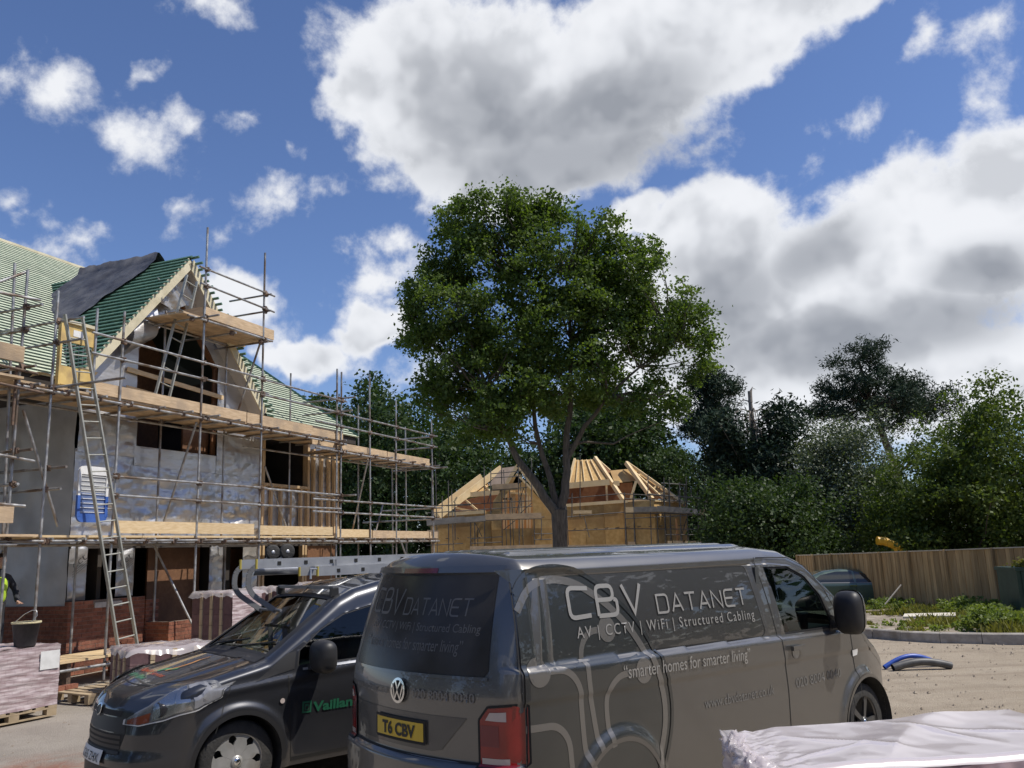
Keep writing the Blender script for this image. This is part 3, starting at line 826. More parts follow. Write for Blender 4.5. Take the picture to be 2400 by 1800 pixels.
tb('guard_rail', (1.5, -4.2, 6.3), (1.5, -1.9, 6.5)); tb('guard_rail', (1.45, -4.2, 3.95), (1.45, -1.75, 3.75))
tb('ledger', (1.5, -4.4, 3.1), (1.5, -1.9, 3.0)); tb('ledger', (1.5, -4.4, 2.4), (1.5, -2.0, 2.38))
tb('standard', (1.45, -2.2, 4.3), (1.45, -2.2, 5.3), m='rust')
# trestle boards at the foot of the wall
for i in range(4):
    MB().box(.52 + i * .235, -1.1, .40, .745 + i * .235, 2.3, .44).build('scaffold_board', M['newboard'], scaf)
for s in (-.8, .9, 2.0):
    MB().box(.5, s, .0, 1.4, s + .08, .40).build('trestle_bearer', M['rust'], scaf)

# ladders -------------------------------------------------------------
def ladder(name, label, a, b, width, side, n, m, stile=(.03, .06), group=None):
    """a foot centre, b head centre (house frame), side = unit vector across"""
    a, b, side = Vector(a), Vector(b), Vector(side).normalized()
    t = thing(name, label, 'ladder', HO, HR, group)
    d = (b - a).normalized()
    nn = side.cross(d)
    for k in (-1, 1):
        MB().beam(a + side * k * width / 2, b + side * k * width / 2 * .86, stile[0], stile[1], up=nn).build('stile', M[m], t)
    L_ = (b - a).length
    for i in range(n):
        q = a + d * (L_ * (i + .6) / n)
        w = width * (1 - .14 * (i + .6) / n)
        MB().tube(q - side * w / 2, q + side * w / 2, .014, 6).build('rung', M[m], t)
    return t
M['ladder'] = mat('ladder_alloy', (.34, .34, .30), (.44, .44, .39), scale=8, rough=.5, metal=.45)
ladder('ladder', 'long grey ladder from the ground up to the hoist gate platform', (1.95, .12, 0), (1.62, -1.32, 6.35), .42, (0, 1, .1), 22, 'ladder')
ladder('ladder', 'short grey ladder leaning inside the scaffold under the gable peak', (.85, 1.53, 5.15), (.85, 2.32, 8.22), .38, (0, 1, -.2), 9, 'ladder')

# yellow hoist gate on the top lift
hg = thing('hoist_gate', 'yellow steel loading gate with mesh on the upper scaffold lift', 'hoist gate', HO, HR)
mb = MB(); mb.box(1.08, -1.12, 6.02, 1.12, -.42, 6.36)
mb.build('top_panel', M['yellow'], hg)
MB().box(1.08, -1.12, 5.22, 1.12, -.42, 5.56).build('bottom_panel', M['yellow'], hg)
MB().box(1.04, -1.14, 6.36, 1.16, -.38, 6.42).build('top_rail', M['paletimber'], hg)
for y in (-1.13, -.40):
    MB().box(1.06, y - .02, 5.2, 1.14, y + .02, 6.38).build('post', M['yellow'], hg)
for i in range(8):
    MB().tube((1.1, -1.08 + i * .09, 5.56), (1.1, -1.08 + i * .09, 6.02), .004, 4, False).build('mesh_wire', M['galvwire'], hg)
for i in range(6):
    MB().tube((1.1, -1.12, 5.60 + i * .075), (1.1, -.42, 5.60 + i * .075), .004, 4, False).build('mesh_wire', M['galvwire'], hg)
MB().box(1.122, -.88, 6.14, 1.126, -.66, 6.26).build('name_plate', M['white'], hg)

# white and blue slatted barrier gate hung on the first lift
bgate = thing('barrier_gate', 'white and blue rounded plastic scaffold gate hung beside the long ladder', 'gate', HO, HR)
def rrect(w, h, r, n=6):
    p = []
    for cx, cy, a0 in ((w / 2 - r, h / 2 - r, 0), (-w / 2 + r, h / 2 - r, 90), (-w / 2 + r, -h / 2 + r, 180), (w / 2 - r, -h / 2 + r, 270)):
        for i in range(n + 1):
            a = R(a0 + 90 * i / n)
            p.append((cx + r * math.cos(a), cy + r * math.sin(a)))
    return p
GY, GZ, GW, GHt = -.42, 3.27, .66, 1.0
def gring(z0, z1, m):
    o_, i_ = rrect(GW, GHt, .12), rrect(GW - .11, GHt - .30, .02)
    mb = MB(); n = len(o_)
    vs = []
    for x in (1.30, 1.34):
        for p in (o_, i_):
            vs += [(x, GY + a, GZ + b) for a, b in p]
    fs = []
    for k in range(n):
        j = (k + 1) % n
        fs += [(k, j, n + j, n + k), (2 * n + k, 3 * n + k, 3 * n + j, 2 * n + j), (k, 2 * n + k, 2 * n + j, j), (n + k, n + j, 3 * n + j, 3 * n + k)]
    sel = [f for f in fs if z0 <= sum(vs[i][2] for i in f) / 4 < z1]
    us = sorted({i for f in sel for i in f}); mpx = {i: k for k, i in enumerate(us)}
    return mb.add([vs[i] for i in us], [tuple(mpx[i] for i in f) for f in sel])
gring(3.20, 9, 'white').build('upper_frame', M['white'], bgate)
gring(0, 3.20, 'blue').build('lower_frame', M['blue'], bgate)
M['pale_panel'] = mat('pale_grey_panel', (.36, .37, .38), (.44, .45, .46), scale=6, rough=.5)
for i in range(9):
    z = GZ - .32 + i * .08
    MB().beam((1.325, GY - GW / 2 + .05, z), (1.325, GY + GW / 2 - .05, z), .008, .010).build('slat', M['white'], bgate)
MB().box(1.306, GY - GW / 2 + .05, GZ + .03, 1.312, GY + GW / 2 - .05, GZ + .36).build('upper_panel', M['pale_panel'], bgate)
M['blue_grey'] = mat('blue_grey_panel', (.10, .15, .30), (.14, .19, .34), scale=6, rough=.5)
MB().box(1.306, GY - GW / 2 + .05, GZ - .36, 1.312, GY + GW / 2 - .05, GZ + .025).build('lower_panel', M['blue_grey'], bgate)
for sy in (-1, 1):
    ya, yb = sorted((GY + sy * GW / 2 + sy * .003, GY + sy * (GW / 2 - .058)))
    MB().box(1.297, ya, GZ - .40, 1.343, yb, GZ - .03).build('lower_side', M['blue'], bgate)
for z in (GZ - .25, GZ + .28):
    MB().tube((1.34, GY + GW / 2, z), (1.42, 0.0, z), .012, 6).build('hinge', M['galv'], bgate)
# inspection tag on a standard
it = thing('inspection_tag', 'small white and green scaffold tag hanging on an upright beside the tall pack', 'tag', HO, HR)
MB().box(1.44, 2.06, .98, 1.445, 2.14, 1.36).build('holder', M['white'], it)
M['green_print'] = mat('green_print', (.05, .30, .18), rough=.5)
MB().box(1.446, 2.072, 1.06, 1.448, 2.128, 1.17).build('print', M['green_print'], it)

# ------------------------------------------------------------------ vehicle tools
def paint(name, col, metal=.5, rough=.32, dust=(.30, .26, .20), amt=.25):
    m = bpy.data.materials.new(name)
    m.use_nodes = True
    n, l = m.node_tree.nodes, m.node_tree.links
    b = n['Principled BSDF']
    b.inputs['Metallic'].default_value = metal
    b.inputs['Coat Weight'].default_value = 1.0
    b.inputs['Coat Roughness'].default_value = .02
    t = n.new('ShaderNodeTexCoord')
    nz = n.new('ShaderNodeTexNoise'); nz.inputs['Scale'].default_value = 2.3; nz.inputs['Detail'].default_value = 7
    l.new(t.outputs['Object'], nz.inputs['Vector'])
    sp = n.new('ShaderNodeSeparateXYZ'); l.new(t.outputs['Object'], sp.inputs[0])
    mr = n.new('ShaderNodeMapRange'); l.new(sp.outputs[2], mr.inputs[0])
    mr.inputs[1].default_value, mr.inputs[2].default_value, mr.inputs[3].default_value, mr.inputs[4].default_value = .3, 1.2, 1.0, .45
    mu = n.new('ShaderNodeMath'); mu.operation = 'MULTIPLY'
    l.new(nz.outputs['Fac'], mu.inputs[0]); l.new(mr.outputs[0], mu.inputs[1])
    m2 = n.new('ShaderNodeMath'); m2.operation = 'MULTIPLY'; l.new(mu.outputs[0], m2.inputs[0]); m2.inputs[1].default_value = amt
    mx = n.new('ShaderNodeMix'); mx.data_type = 'RGBA'
    l.new(m2.outputs[0], mx.inputs[0]); mx.inputs[6].default_value = (*col, 1); mx.inputs[7].default_value = (*dust, 1)
    l.new(mx.outputs[2], b.inputs['Base Color'])
    rr = n.new('ShaderNodeMapRange'); l.new(mu.outputs[0], rr.inputs[0]); rr.inputs[3].default_value, rr.inputs[4].default_value = rough, rough + .25
    l.new(rr.outputs[0], b.inputs['Roughness'])
    return m

def glass(name, tint=(.55, .66, .62), rough=.0, alpha=.35):
    """car glass: mirror-like reflection over a tinted see-through sheet"""
    m = bpy.data.materials.new(name)
    m.use_nodes = True
    n, l = m.node_tree.nodes, m.node_tree.links
    n.clear()
    o = n.new('ShaderNodeOutputMaterial')
    tr = n.new('ShaderNodeBsdfTransparent'); tr.inputs[0].default_value = (tint[0] * alpha, tint[1] * alpha, tint[2] * alpha, 1)
    gl = n.new('ShaderNodeBsdfGlossy'); gl.inputs['Roughness'].default_value = rough + .02
    lw = n.new('ShaderNodeLayerWeight'); lw.inputs[0].default_value = .5
    pw = n.new('ShaderNodeMath'); pw.operation = 'POWER'; l.new(lw.outputs['Facing'], pw.inputs[0]); pw.inputs[1].default_value = 4.0
    fr = n.new('ShaderNodeMath'); fr.operation = 'MULTIPLY_ADD'; l.new(pw.outputs[0], fr.inputs[0]); fr.inputs[1].default_value = .8; fr.inputs[2].default_value = .05
    mx = n.new('ShaderNodeMixShader')
    l.new(fr.outputs[0], mx.inputs[0]); l.new(tr.outputs[0], mx.inputs[1]); l.new(gl.outputs[0], mx.inputs[2])
    l.new(mx.outputs[0], o.inputs[0])
    return m

def body_grid(xl, yl, zl, fn, keep=None):
    """surface of a box gridded at the lines xl, yl, zl, every vertex moved by fn"""
    idx, vs, fs = {}, [], []
    def vid(p):
        if p not in idx:
            idx[p] = len(vs); vs.append(p)
        return idx[p]
    def face(a, b, c, d):
        fs.append((vid(a), vid(b), vid(c), vid(d)))
    X0, X1, Y0, Y1, Z0, Z1 = xl[0], xl[-1], yl[0], yl[-1], zl[0], zl[-1]
    for i in range(len(xl) - 1):
        a, b = xl[i], xl[i + 1]
        for k in range(len(zl) - 1):
            c, d = zl[k], zl[k + 1]
            face((a, Y0, c), (b, Y0, c), (b, Y0, d), (a, Y0, d))
            face((b, Y1, c), (a, Y1, c), (a, Y1, d), (b, Y1, d))
        for k in range(len(yl) - 1):
            c, d = yl[k], yl[k + 1]
            face((a, c, Z1), (b, c, Z1), (b, d, Z1), (a, d, Z1))
    for j in range(len(yl) - 1):
        a, b = yl[j], yl[j + 1]
        for k in range(len(zl) - 1):
            c, d = zl[k], zl[k + 1]
            face((X0, b, c), (X0, a, c), (X0, a, d), (X0, b, d))
            face((X1, a, c), (X1, b, c), (X1, b, d), (X1, a, d))
    P = [fn(*p) for p in vs]
    if keep:
        fs = [f for f in fs if keep([P[i] for i in f], [vs[i] for i in f])]
    return P, fs

def rbox(x, y, z, dims, r):
    """box point -> rounded box point"""
    x0, x1, y0, y1, z0, z1 = dims
    cx, cy, cz = min(max(x, x0 + r), x1 - r), min(max(y, y0 + r), y1 - r), max(min(z, z1 - r), z0 - 1)
    d = Vector((x - cx, y - cy, z - cz))
    if d.length < 1e-9:
        return Vector((x, y, z))
    return Vector((cx, cy, cz)) + d.normalized() * r

def inpoly(x, y, poly):
    c = False
    j = len(poly) - 1
    for i in range(len(poly)):
        if (poly[i][1] > y) != (poly[j][1] > y) and x < (poly[j][0] - poly[i][0]) * (y - poly[i][1]) / (poly[j][1] - poly[i][1]) + poly[i][0]:
            c = not c
        j = i
    return c

def drape(polys, fn, step=.06, name='decal', m=None, parent=None, thick=0.0):
    """flat polygons (list of 2D point lists) cut along a grid and laid on the surface fn(u, v)"""
    bm = bmesh.new()
    for poly in polys:
        vs = [bm.verts.new((p[0], p[1], 0)) for p in poly]
        try:
            bm.faces.new(vs)
        except ValueError:
            pass
    return drape_bm(bm, fn, step, name, m, parent)

def drape_bm(bm, fn, step, name, m, parent):
    bmesh.ops.triangulate(bm, faces=bm.faces[:])
    if step:
        us = [v.co.x for v in bm.verts]; ws = [v.co.y for v in bm.verts]
        for lo, hi, no in ((min(us), max(us), (1, 0, 0)), (min(ws), max(ws), (0, 1, 0))):
            k = math.ceil(lo / step) * step
            while k < hi:
                g = bm.verts[:] + bm.edges[:] + bm.faces[:]
                bmesh.ops.bisect_plane(bm, geom=g, plane_co=(k * no[0], k * no[1], 0), plane_no=no, dist=1e-5)
                k += step
    for v in bm.verts:
        v.co = fn(v.co.x, v.co.y)
    me = bpy.data.meshes.new(name)
    for f in bm.faces: f.smooth = True
    bm.to_mesh(me); bm.free()
    if m: me.materials.append(m)
    return link(name, me, parent)

def text_bm(txt, size, u0, v0, width=None, shear=0.0, spacing=1.0, slope=0.0, bold=0.0):
    cu = bpy.data.curves.new('t', 'FONT')
    cu.body = txt; cu.size = size; cu.resolution_u = 3; cu.space_character = spacing; cu.shear = shear; cu.offset = bold
    ob = bpy.data.objects.new('t', cu); COL.objects.link(ob)
    dg = bpy.context.evaluated_depsgraph_get()
    me = bpy.data.meshes.new_from_object(ob.evaluated_get(dg))
    bpy.data.objects.remove(ob); bpy.data.curves.remove(cu)
    bm = bmesh.new(); bm.from_mesh(me); bpy.data.meshes.remove(me)
    xs = [v.co.x for v in bm.verts]
    s = 1.0 if width is None else width / (max(xs) - min(xs))
    x0 = min(xs)
    for v in bm.verts:
        u = (v.co.x - x0) * s
        v.co = (u0 + u, v0 + v.co.y + slope * u, 0)
    return bm

def ribbon(pts, w, closed=False):
    """2D polyline -> list of quads of width w with mitred joins"""
    P = [Vector((p[0], p[1])) for p in pts]
    n = len(P)
    L_, R_ = [], []
    for i in range(n):
        a = P[i - 1] if (i > 0 or closed) else None
        b = P[(i + 1) % n] if (i < n - 1 or closed) else None
        d1 = (P[i] - a).normalized() if a is not None else None
        d2 = (b - P[i]).normalized() if b is not None else None
        if d1 is None: d1 = d2
        if d2 is None: d2 = d1
        t = (d1 + d2)
        t = t.normalized() if t.length > 1e-6 else d1
        nrm = Vector((-t.y, t.x))
        k = w / 2 / max(.6, nrm.dot(Vector((-d1.y, d1.x))))
        L_.append(P[i] + nrm * k); R_.append(P[i] - nrm * k)
    m = n if closed else n - 1
    return [[R_[i], R_[(i + 1) % n], L_[(i + 1) % n], L_[i]] for i in range(m)]

def rnd(pts, r, n=5):
    """round the inner corners of a polyline"""
    out = [Vector((pts[0][0], pts[0][1]))]
    for i in range(1, len(pts) - 1):
        p = Vector((pts[i][0], pts[i][1])); a = Vector((pts[i - 1][0], pts[i - 1][1])); b = Vector((pts[i + 1][0], pts[i + 1][1]))
        da, db = (a - p), (b - p)
        q = min(r, da.length * .5, db.length * .5)
        s, e = p + da.normalized() * q, p + db.normalized() * q
        for k in range(n + 1):
            t = k / n
            w_ = s * (1 - t) ** 2 + p * 2 * t * (1 - t) + e * t * t
            if (w_ - out[-1]).length > .004: out.append(w_)
    out.append(Vector((pts[-1][0], pts[-1][1])))
    return out

def circ(cx, cy, r, n=28, ry=None):
    return [(cx + r * math.cos(2 * PI * k / n), cy + (ry or r) * math.sin(2 * PI * k / n)) for k in range(n)]

def letters(s, x, z, h, w, th, gap, slope=0.0):
    """squared technical capitals as ribbons; returns quads"""
    out = []
    for ch in s:
        def T(p): return [(x + a * w, z + b * h + slope * (a * w)) for a, b in p]
        st = {'C': [[(1, .95), (0.0, 1), (0, 0), (1, .05)]], 'B': [[(0, 0), (0, 1), (.85, 1), (.85, .53), (0, .53)], [(.85, .53), (1, .5), (1, 0), (0, 0)]],
              'V': [[(0, 1), (.5, 0), (1, 1)]], 'D': [[(0, -.06), (0, 1.06)], [(0, 1), (1, 1), (1, 0), (0, 0)]], 'A': [[(0, 0), (.5, 1), (1, 0)], [(.22, .3), (.78, .3)]],
              'T': [[(0, 1), (1, 1)], [(.5, 1), (.5, 0)]], 'N': [[(0, 0), (0, 1), (1, 0), (1, 1)]], 'E': [[(1, 1), (0, 1), (0, 0), (1, 0)], [(0, .5), (.85, .5)]]}[ch]
        for p in st:
            q = T(p)
            if ch in 'CDBE' and len(q) > 2:
                q = rnd(q, h * .26, 4)
            out += ribbon(q, th)
        x += w + gap
        z += slope * (w + gap)
    return out

def word(txt, x, z, h, w, th, gap, slope, fn, step, m, parent):
    for i, ch in enumerate(txt):
        o = i * (w + gap)
        drape(letters(ch, x + o, z + slope * o, h, w, th, gap, slope), fn, step, 'letter', m, parent)

def wheel(name, r, w, m_rim, spokes, parent, loc, side, style='van'):
    """tyre, rim and hub as a wheel part with sub-parts; axle along y"""
    t = MB().lathe([(r * .66, -w / 2), (r * .93, -w / 2), (r * .985, -w / 2 + .02), (r, -w / 2 + .05), (r, w / 2 - .05), (r * .985, w / 2 - .02), (r * .93, w / 2), (r * .66, w / 2)], 48, 'y')
    wo = t.build('wheel', M['tyre'], parent, loc)
    ri = MB().lathe([(r * .68, side * w * .46), (r * .66, side * w * .42), (r * .64, side * w * .1), (r * .1, side * w * .05)], 40, 'y')
    ri.build('rim_well', M['black'], wo)
    k = MB()
    yy = side * w * .44
    def fn(p, q, d): return (p, d, q)
    for i in range(spokes):
        a = 2 * PI * i / spokes
        ca, sa = math.cos(a), math.sin(a)
        if style == 'cover':        # broad petal of a wheel cover
            pr = [(.08, -.035), (.36, -.172), (.44, -.165), (.52, -.135), (.58, -.18), (.61, -.285), (.665, -.20), (.67, 0), (.665, .20), (.61, .285), (.58, .18), (.52, .135), (.44, .165), (.36, .172), (.08, .035)]
        else:
            pr = [(.10, -.05), (.64, -.085), (.67, -.07), (.67, .07), (.64, .085), (.10, .05)]
        poly = [((u * ca - v * sa) * r, (u * sa + v * ca) * r) for u, v in pr]
        k.prism(poly, yy, yy - side * .02, fn)
    k.lathe([(0.001, yy + side * .012), (r * .13, yy + side * .012), (r * .15, yy + side * .004), (r * .15, yy - side * .02)], 24, 'y')
    k.lathe([(r * .64, yy - side * .01), (r * .655, yy + side * .006), (r * .685, yy + side * .006), (r * .69, yy - side * .02)], 44, 'y')
    k.build('rim', m_rim, wo)
    MB().lathe([(.001, yy + side * .016), (r * .085, yy + side * .016), (r * .09, yy + side * .010)], 20, 'y').build('hub_cap', M['chrome'], wo)
    return wo

M['tyre'] = mat('tyre_rubber', (.022, .022, .022), (.04, .038, .035), scale=14, rough=.75, bump=.3, bscale=40)
M['alloy'] = mat('alloy_rim', (.34, .34, .34), (.42, .42, .41), scale=8, rough=.35, metal=.8)
M['cover'] = mat('silver_wheel_cover', (.40, .40, .38), (.50, .49, .47), scale=8, rough=.4, metal=.5, c3=(.30, .27, .23), c3scale=3)
M['chrome'] = mat('chrome', (.75, .75, .75), rough=.12, metal=1.0)
M['gap'] = mat('shut_line', (.012, .012, .012), rough=.7)
M['carglass'] = glass('side_glass', (.6, .75, .70), .0, .42)
M['windscreen'] = glass('windscreen_glass', (.62, .80, .72), .0, .55)
M['trim'] = mat('black_trim', (.022, .022, .023), rough=.5)
M['seat'] = mat('dark_seat', (.045, .045, .048), (.065, .065, .068), scale=9, rough=.8)
M['dash'] = mat('dashboard', (.05, .055, .056), rough=.6)

for y0, z0 in PRINTS:
    bm = text_bm('ect', .22, 0, 0, .34)
    ca_, sa_ = math.cos(.62), math.sin(.62)
    for v in bm.verts:
        v.co = (v.co.x * ca_ - v.co.y * sa_ + y0, v.co.x * sa_ + v.co.y * ca_ + z0, 0)
    drape_bm(bm, lambda u, v: Vector((.11, u, v)), 0, 'membrane_print', M['print'], house)
    for k in range(3):
        drape(ribbon([(y0 - .04, z0 - .06 - .045 * k), (y0 + .30, z0 + .18 - .045 * k)], .010), lambda u, v: Vector((.11, u, v)), 0, 'membrane_print', M['print'], house)
# ------------------------------------------------------------------ the big grey van
M['vanpaint'] = paint('warm_grey_metallic', (.158, .154, .147), .74, .35, amt=.07)
M['vanreflection'] = paint('recess_reflection_grey', (.100, .099, .097), .72, .32, amt=.06)  # body paint darkened to carry the reflection in the side recess
M['vinyl_dark'] = paint('slate_vinyl', (.062, .068, .070), .65, .30, amt=.10)
M['vinyl_mid'] = paint('grey_vinyl', (.165, .16, .152), .45, .32, amt=.25)
M['vinyl_text'] = mat('silver_vinyl', (.36, .35, .33), rough=.38, metal=.35)
M['vinyl_faint'] = mat('faint_grey_vinyl', (.135, .128, .118), rough=.45, metal=.1)
M['vinyl_pale'] = mat('pale_grey_vinyl', (.19, .185, .175), rough=.5, metal=.2)
M['darkalloy'] = mat('dark_alloy', (.10, .10, .10), (.15, .15, .15), scale=8, rough=.4, metal=.7)
M['rearglass'] = mat('privacy_glass', (.036, .034, .031), (.062, .058, .052), scale=2.5, rough=.14, rough2=.28, spec=.22)
M['red_lens'] = mat('red_lens', (.21, .006, .008), (.28, .010, .010), scale=6, rough=.18, coat=.6)
M['deep_red'] = mat('dark_red_lens', (.16, .012, .02), rough=.2, coat=.5)
M['clear_lens'] = mat('pale_lens', (.50, .42, .38), rough=.2, coat=.5)
M['plate_yellow'] = mat('yellow_plate', (.62, .42, .03), (.66, .46, .05), scale=5, rough=.45)
M['plate_white'] = mat('white_plate', (.66, .66, .64), (.72, .72, .70), scale=5, rough=.45)
M['plate_black'] = mat('plate_black', (.015, .015, .015), rough=.5)
M['bumper_grey'] = paint('recess_grey', (.050, .050, .050), .2, .45, amt=.25)

VD = (0.0, 5.30, -.95, .95, .26, 1.95)
VWR, VWF, WRAD = .996, 4.44, .345
def v_zt(x):
    pts = [(0, 1.95), (3.15, 1.95), (3.45, 1.925), (3.72, 1.84), (4.05, 1.62), (4.33, 1.40), (4.58, 1.20), (4.80, 1.09), (5.05, .99), (5.2, .90), (5.3, .82)]
    for (a, b), (c, d) in zip(pts, pts[1:]):
        if x <= c:
            return b + (d - b) * (x - a) / (c - a)
    return pts[-1][1]
def v_belt(x): return 1.285 - .024 * x
def v_hw(x, z):
    h = .952 - .035 * ((1.05 - z) / .8) ** 2 if z < 1.05 else .952
    b = v_belt(x)
    if z > b - .015:
        h -= .028 * sstep(b - .012, b + .014, z)
    if z > 1.2:
        h -= .105 * ((z - 1.2) / .72) ** 1.6
    b2 = 1.10 - .022 * x
    h -= .010 * sstep(b2 + .01, b2 - .03, z)
    for wx in (VWR, VWF):
        d = math.hypot(x - wx, z - WRAD)
        h += .032 * sstep(.52, .44, d) * (1 if z < 1.0 else 0)
    if x > 4.3:
        h -= .13 * ((x - 4.3) / 1.0) ** 2
    if x < .6:
        h -= .030 * ((.6 - x) / .6) ** 2
    # pressed side panel
    if .30 < x < 3.1 and b + .02 < z < 1.90:
        e = min(x - .42 + .0 * z, 2.86 + .10 * (1.85 - z) - x, 1.845 - z)
        h -= .014 * sstep(-.012, .012, e)
        e2 = 1.875 - z
        h -= .012 * sstep(-.010, .010, e2)
    return h
def v_rear(y, z):
    r = -.10 + .20 * (abs(y) / .93) ** 2.0
    if z > 1.12:
        r += .26 * ((z - 1.12) / .82) ** 1.35 - .02 * sstep(1.12, 1.2, z) * 0
    if z < .74:
        r -= .055 * sstep(.745, .715, z)
    return r
def v_fn(x, y, z):
    p = rbox(x, y, z, VD, .115)
    x, y, z = p
    zt = v_zt(x)
    z = .26 + (z - .26) * (zt - .26) / 1.69
    h = v_hw(x, z)
    yy = y / .95 * h
    wr = max(0.0, 1 - x / .85) ** 2
    # crown and ribs on the roof
    if z > zt - .12:
        z += .075 * (1 - (abs(y) / .95) ** 2.4) - .02
        if .3 < x < 3.3:
            for ry in (0, .19, -.19, .38, -.38, .57, -.57):
                z += .016 * sstep(.045, .02, abs(y - ry)) * sstep(.3, .4, x) * sstep(3.3, 3.1, x)
    x = x + wr * v_rear(yy, z)
    if x > 4.4:
        x -= .30 * (abs(yy) / .95) ** 3 * ((x - 4.4) / .9)
    return Vector((x, yy, z))
VWIN = [(3.06, 1.795), (3.42, 1.79), (3.66, 1.70), (3.86, 1.52), (4.00, 1.225), (3.17, 1.235)]
def v_keep(P, B):
    c = sum(P, Vector()) / 4
    if abs(c.y) > .6 and B[0][1] == B[1][1] == B[2][1]:
        for wx in (VWR, VWF):
            if math.hypot(c.x - wx, c.z - WRAD) < .40:
                return False
        if inpoly(c.x, c.z, VWIN):
            return False
    if abs(c.y) < .74 and 3.78 < c.x < 4.5 and B[0][2] == B[1][2] == B[2][2] == VD[5]:
        return False
    return True
def lines(a, b, st, extra=()):
    n = max(1, round((b - a) / st))
    return sorted(set([round(a + (b - a) * i / n, 4) for i in range(n + 1)] + [round(e, 4) for e in extra]))
VO_, VRZ = (-.74, 6.0, 0.0), R(90 - 47.5)
van = thing('panel_van', 'dark grey panel van with silver lettering parked rear towards the viewer', 'van', VO_, VRZ)
P, F = body_grid(lines(0, 5.30, .022), lines(-.95, .95, .03), lines(.26, 1.95, .0125), v_fn, v_keep)
# snap the rims of the openings to clean curves
from collections import Counter
ec = Counter()
for f in F:
    for i in range(4):
        ec[tuple(sorted((f[i], f[(i + 1) % 4])))] += 1
rimv = {i for e_, c_ in ec.items() if c_ == 1 for i in e_}
def seg_near(x, z, poly):
    best = None
    for i in range(len(poly)):
        a, b = Vector(poly[i]), Vector(poly[(i + 1) % len(poly)])
        t = max(0, min(1, (Vector((x, z)) - a).dot(b - a) / (b - a).length_squared))
        q = a + (b - a) * t
        d = (q - Vector((x, z))).length
        if best is None or d < best[0]: best = (d, q)
    return best
for i in rimv:
    p = P[i]
    if abs(p.y) < .6: continue
    for wx in (VWR, VWF):
        d = math.hypot(p.x - wx, p.z - WRAD)
        if .36 < d < .46 and p.z > .3:
            p.x, p.z = wx + (p.x - wx) * .405 / d, WRAD + (p.z - WRAD) * .405 / d
            p.y = math.copysign(v_hw(p.x, p.z), p.y)
    b_ = seg_near(p.x, p.z, VWIN)
    if b_[0] < .04 and p.z > 1.15:
        p.x, p.z = b_[1].x, b_[1].y
MB().add(P, F, True).build('body', M['vanpaint'], van)

def vs_side(off=.003, s=-1):
    def fn(u, v):
        x = u; wr = 0
        # points near the rear corner follow the wrapped surface
        return Vector((x, s * (v_hw(x, v) + off), v)) if x > .18 else _wrap(x, v, off, s)
    return fn
def _wrap(x, v, off, s):
    return Vector((x, s * (v_hw(x, v) + off - .10 * max(0, .16 - x)), v))
def v_back(off=.003):
    def fn(u, v):
        r = .115
        ey = max(0.0, abs(u) / (v_hw(.0, v) / .95) - (.95 - r))
        dx = r - math.sqrt(max(0.0, r * r - min(ey, r) ** 2))
        x = dx
        wr = max(0.0, 1 - x / .85) ** 2
        return Vector((x + wr * v_rear(u, v) - off, -u, v))
    return fn
SIDE, BACK = vs_side(), v_back()
# shut lines and pressed edges
for nm, pl, w in (('shut_line', [(2.94, 1.88), (3.06, 1.25), (3.10, 1.0), (3.12, .80), (3.13, .40)], .011),
                  ('shut_line', [(4.235, 1.19), (4.25, 1.0), (4.30, .72), (4.33, .55)], .010),
                  ('shut_line', [(.165, 1.86), (.155, 1.5), (.15, 1.10)], .010),
                  ('shut_line', [(2.97, 1.875), (3.45, 1.865), (3.72, 1.775), (3.95, 1.56), (4.10, 1.34)], .009)):
    drape(ribbon(pl, w), vs_side(.002), .03, nm, M['gap'], van)
# window: frame, glass, far side too
for s in (-1, 1):
    drape([VWIN], lambda u, v, s=s: Vector((u, s * (v_hw(u, v) - .016), v)), .08, 'door_glass', M['carglass'], van)
    drape(ribbon(VWIN + [VWIN[0]], .034), lambda u, v, s=s: Vector((u, s * (v_hw(u, v) - .010), v)), .05, 'window_seal', M['trim'], van)
    for wx in (VWR, VWF):
        a = MB().lathe([(.405, s * .97), (.41, s * .60), (.30, s * .60)], 40, 'y', (wx, 0, WRAD))
        a.build('wheel_arch', M['black'], van)
def vw_glass(u, v):
    x = 3.78 + .76 * v
    y = (u - .5) * 1.5
    zt = v_zt(x)
    return Vector((x - .08 * (abs(y) / .75) ** 2 * v, y, zt + .028 - .05 * (y / .75) ** 2 * .6))
MB().quadgrid(vw_glass, 16, 14).build('windscreen', M['carglass'], van)
# arch lips
for wx in (VWR, VWF):
    pl = [(wx + .418 * math.cos(a), WRAD + .418 * math.sin(a)) for a in [PI * (-.05 + 1.1 * k / 30) for k in range(31)]]
    drape(ribbon(pl, .03), vs_side(.006), .05, 'arch_lip', M['vanpaint'], van)
wheel('wheel', WRAD, .22, M['darkalloy'], 5, van, (VWR, -.80, WRAD), -1)
wheel('wheel', WRAD, .22, M['darkalloy'], 5, van, (VWF, -.80, WRAD), -1)
wheel('wheel', WRAD, .22, M['darkalloy'], 5, van, (VWR, .80, WRAD), 1)
wheel('wheel', WRAD, .22, M['darkalloy'], 5, van, (VWF, .80, WRAD), 1)
MB().box(.1, -.80, .24, 5.1, .80, .42).build('floor_pan', M['black'], van)
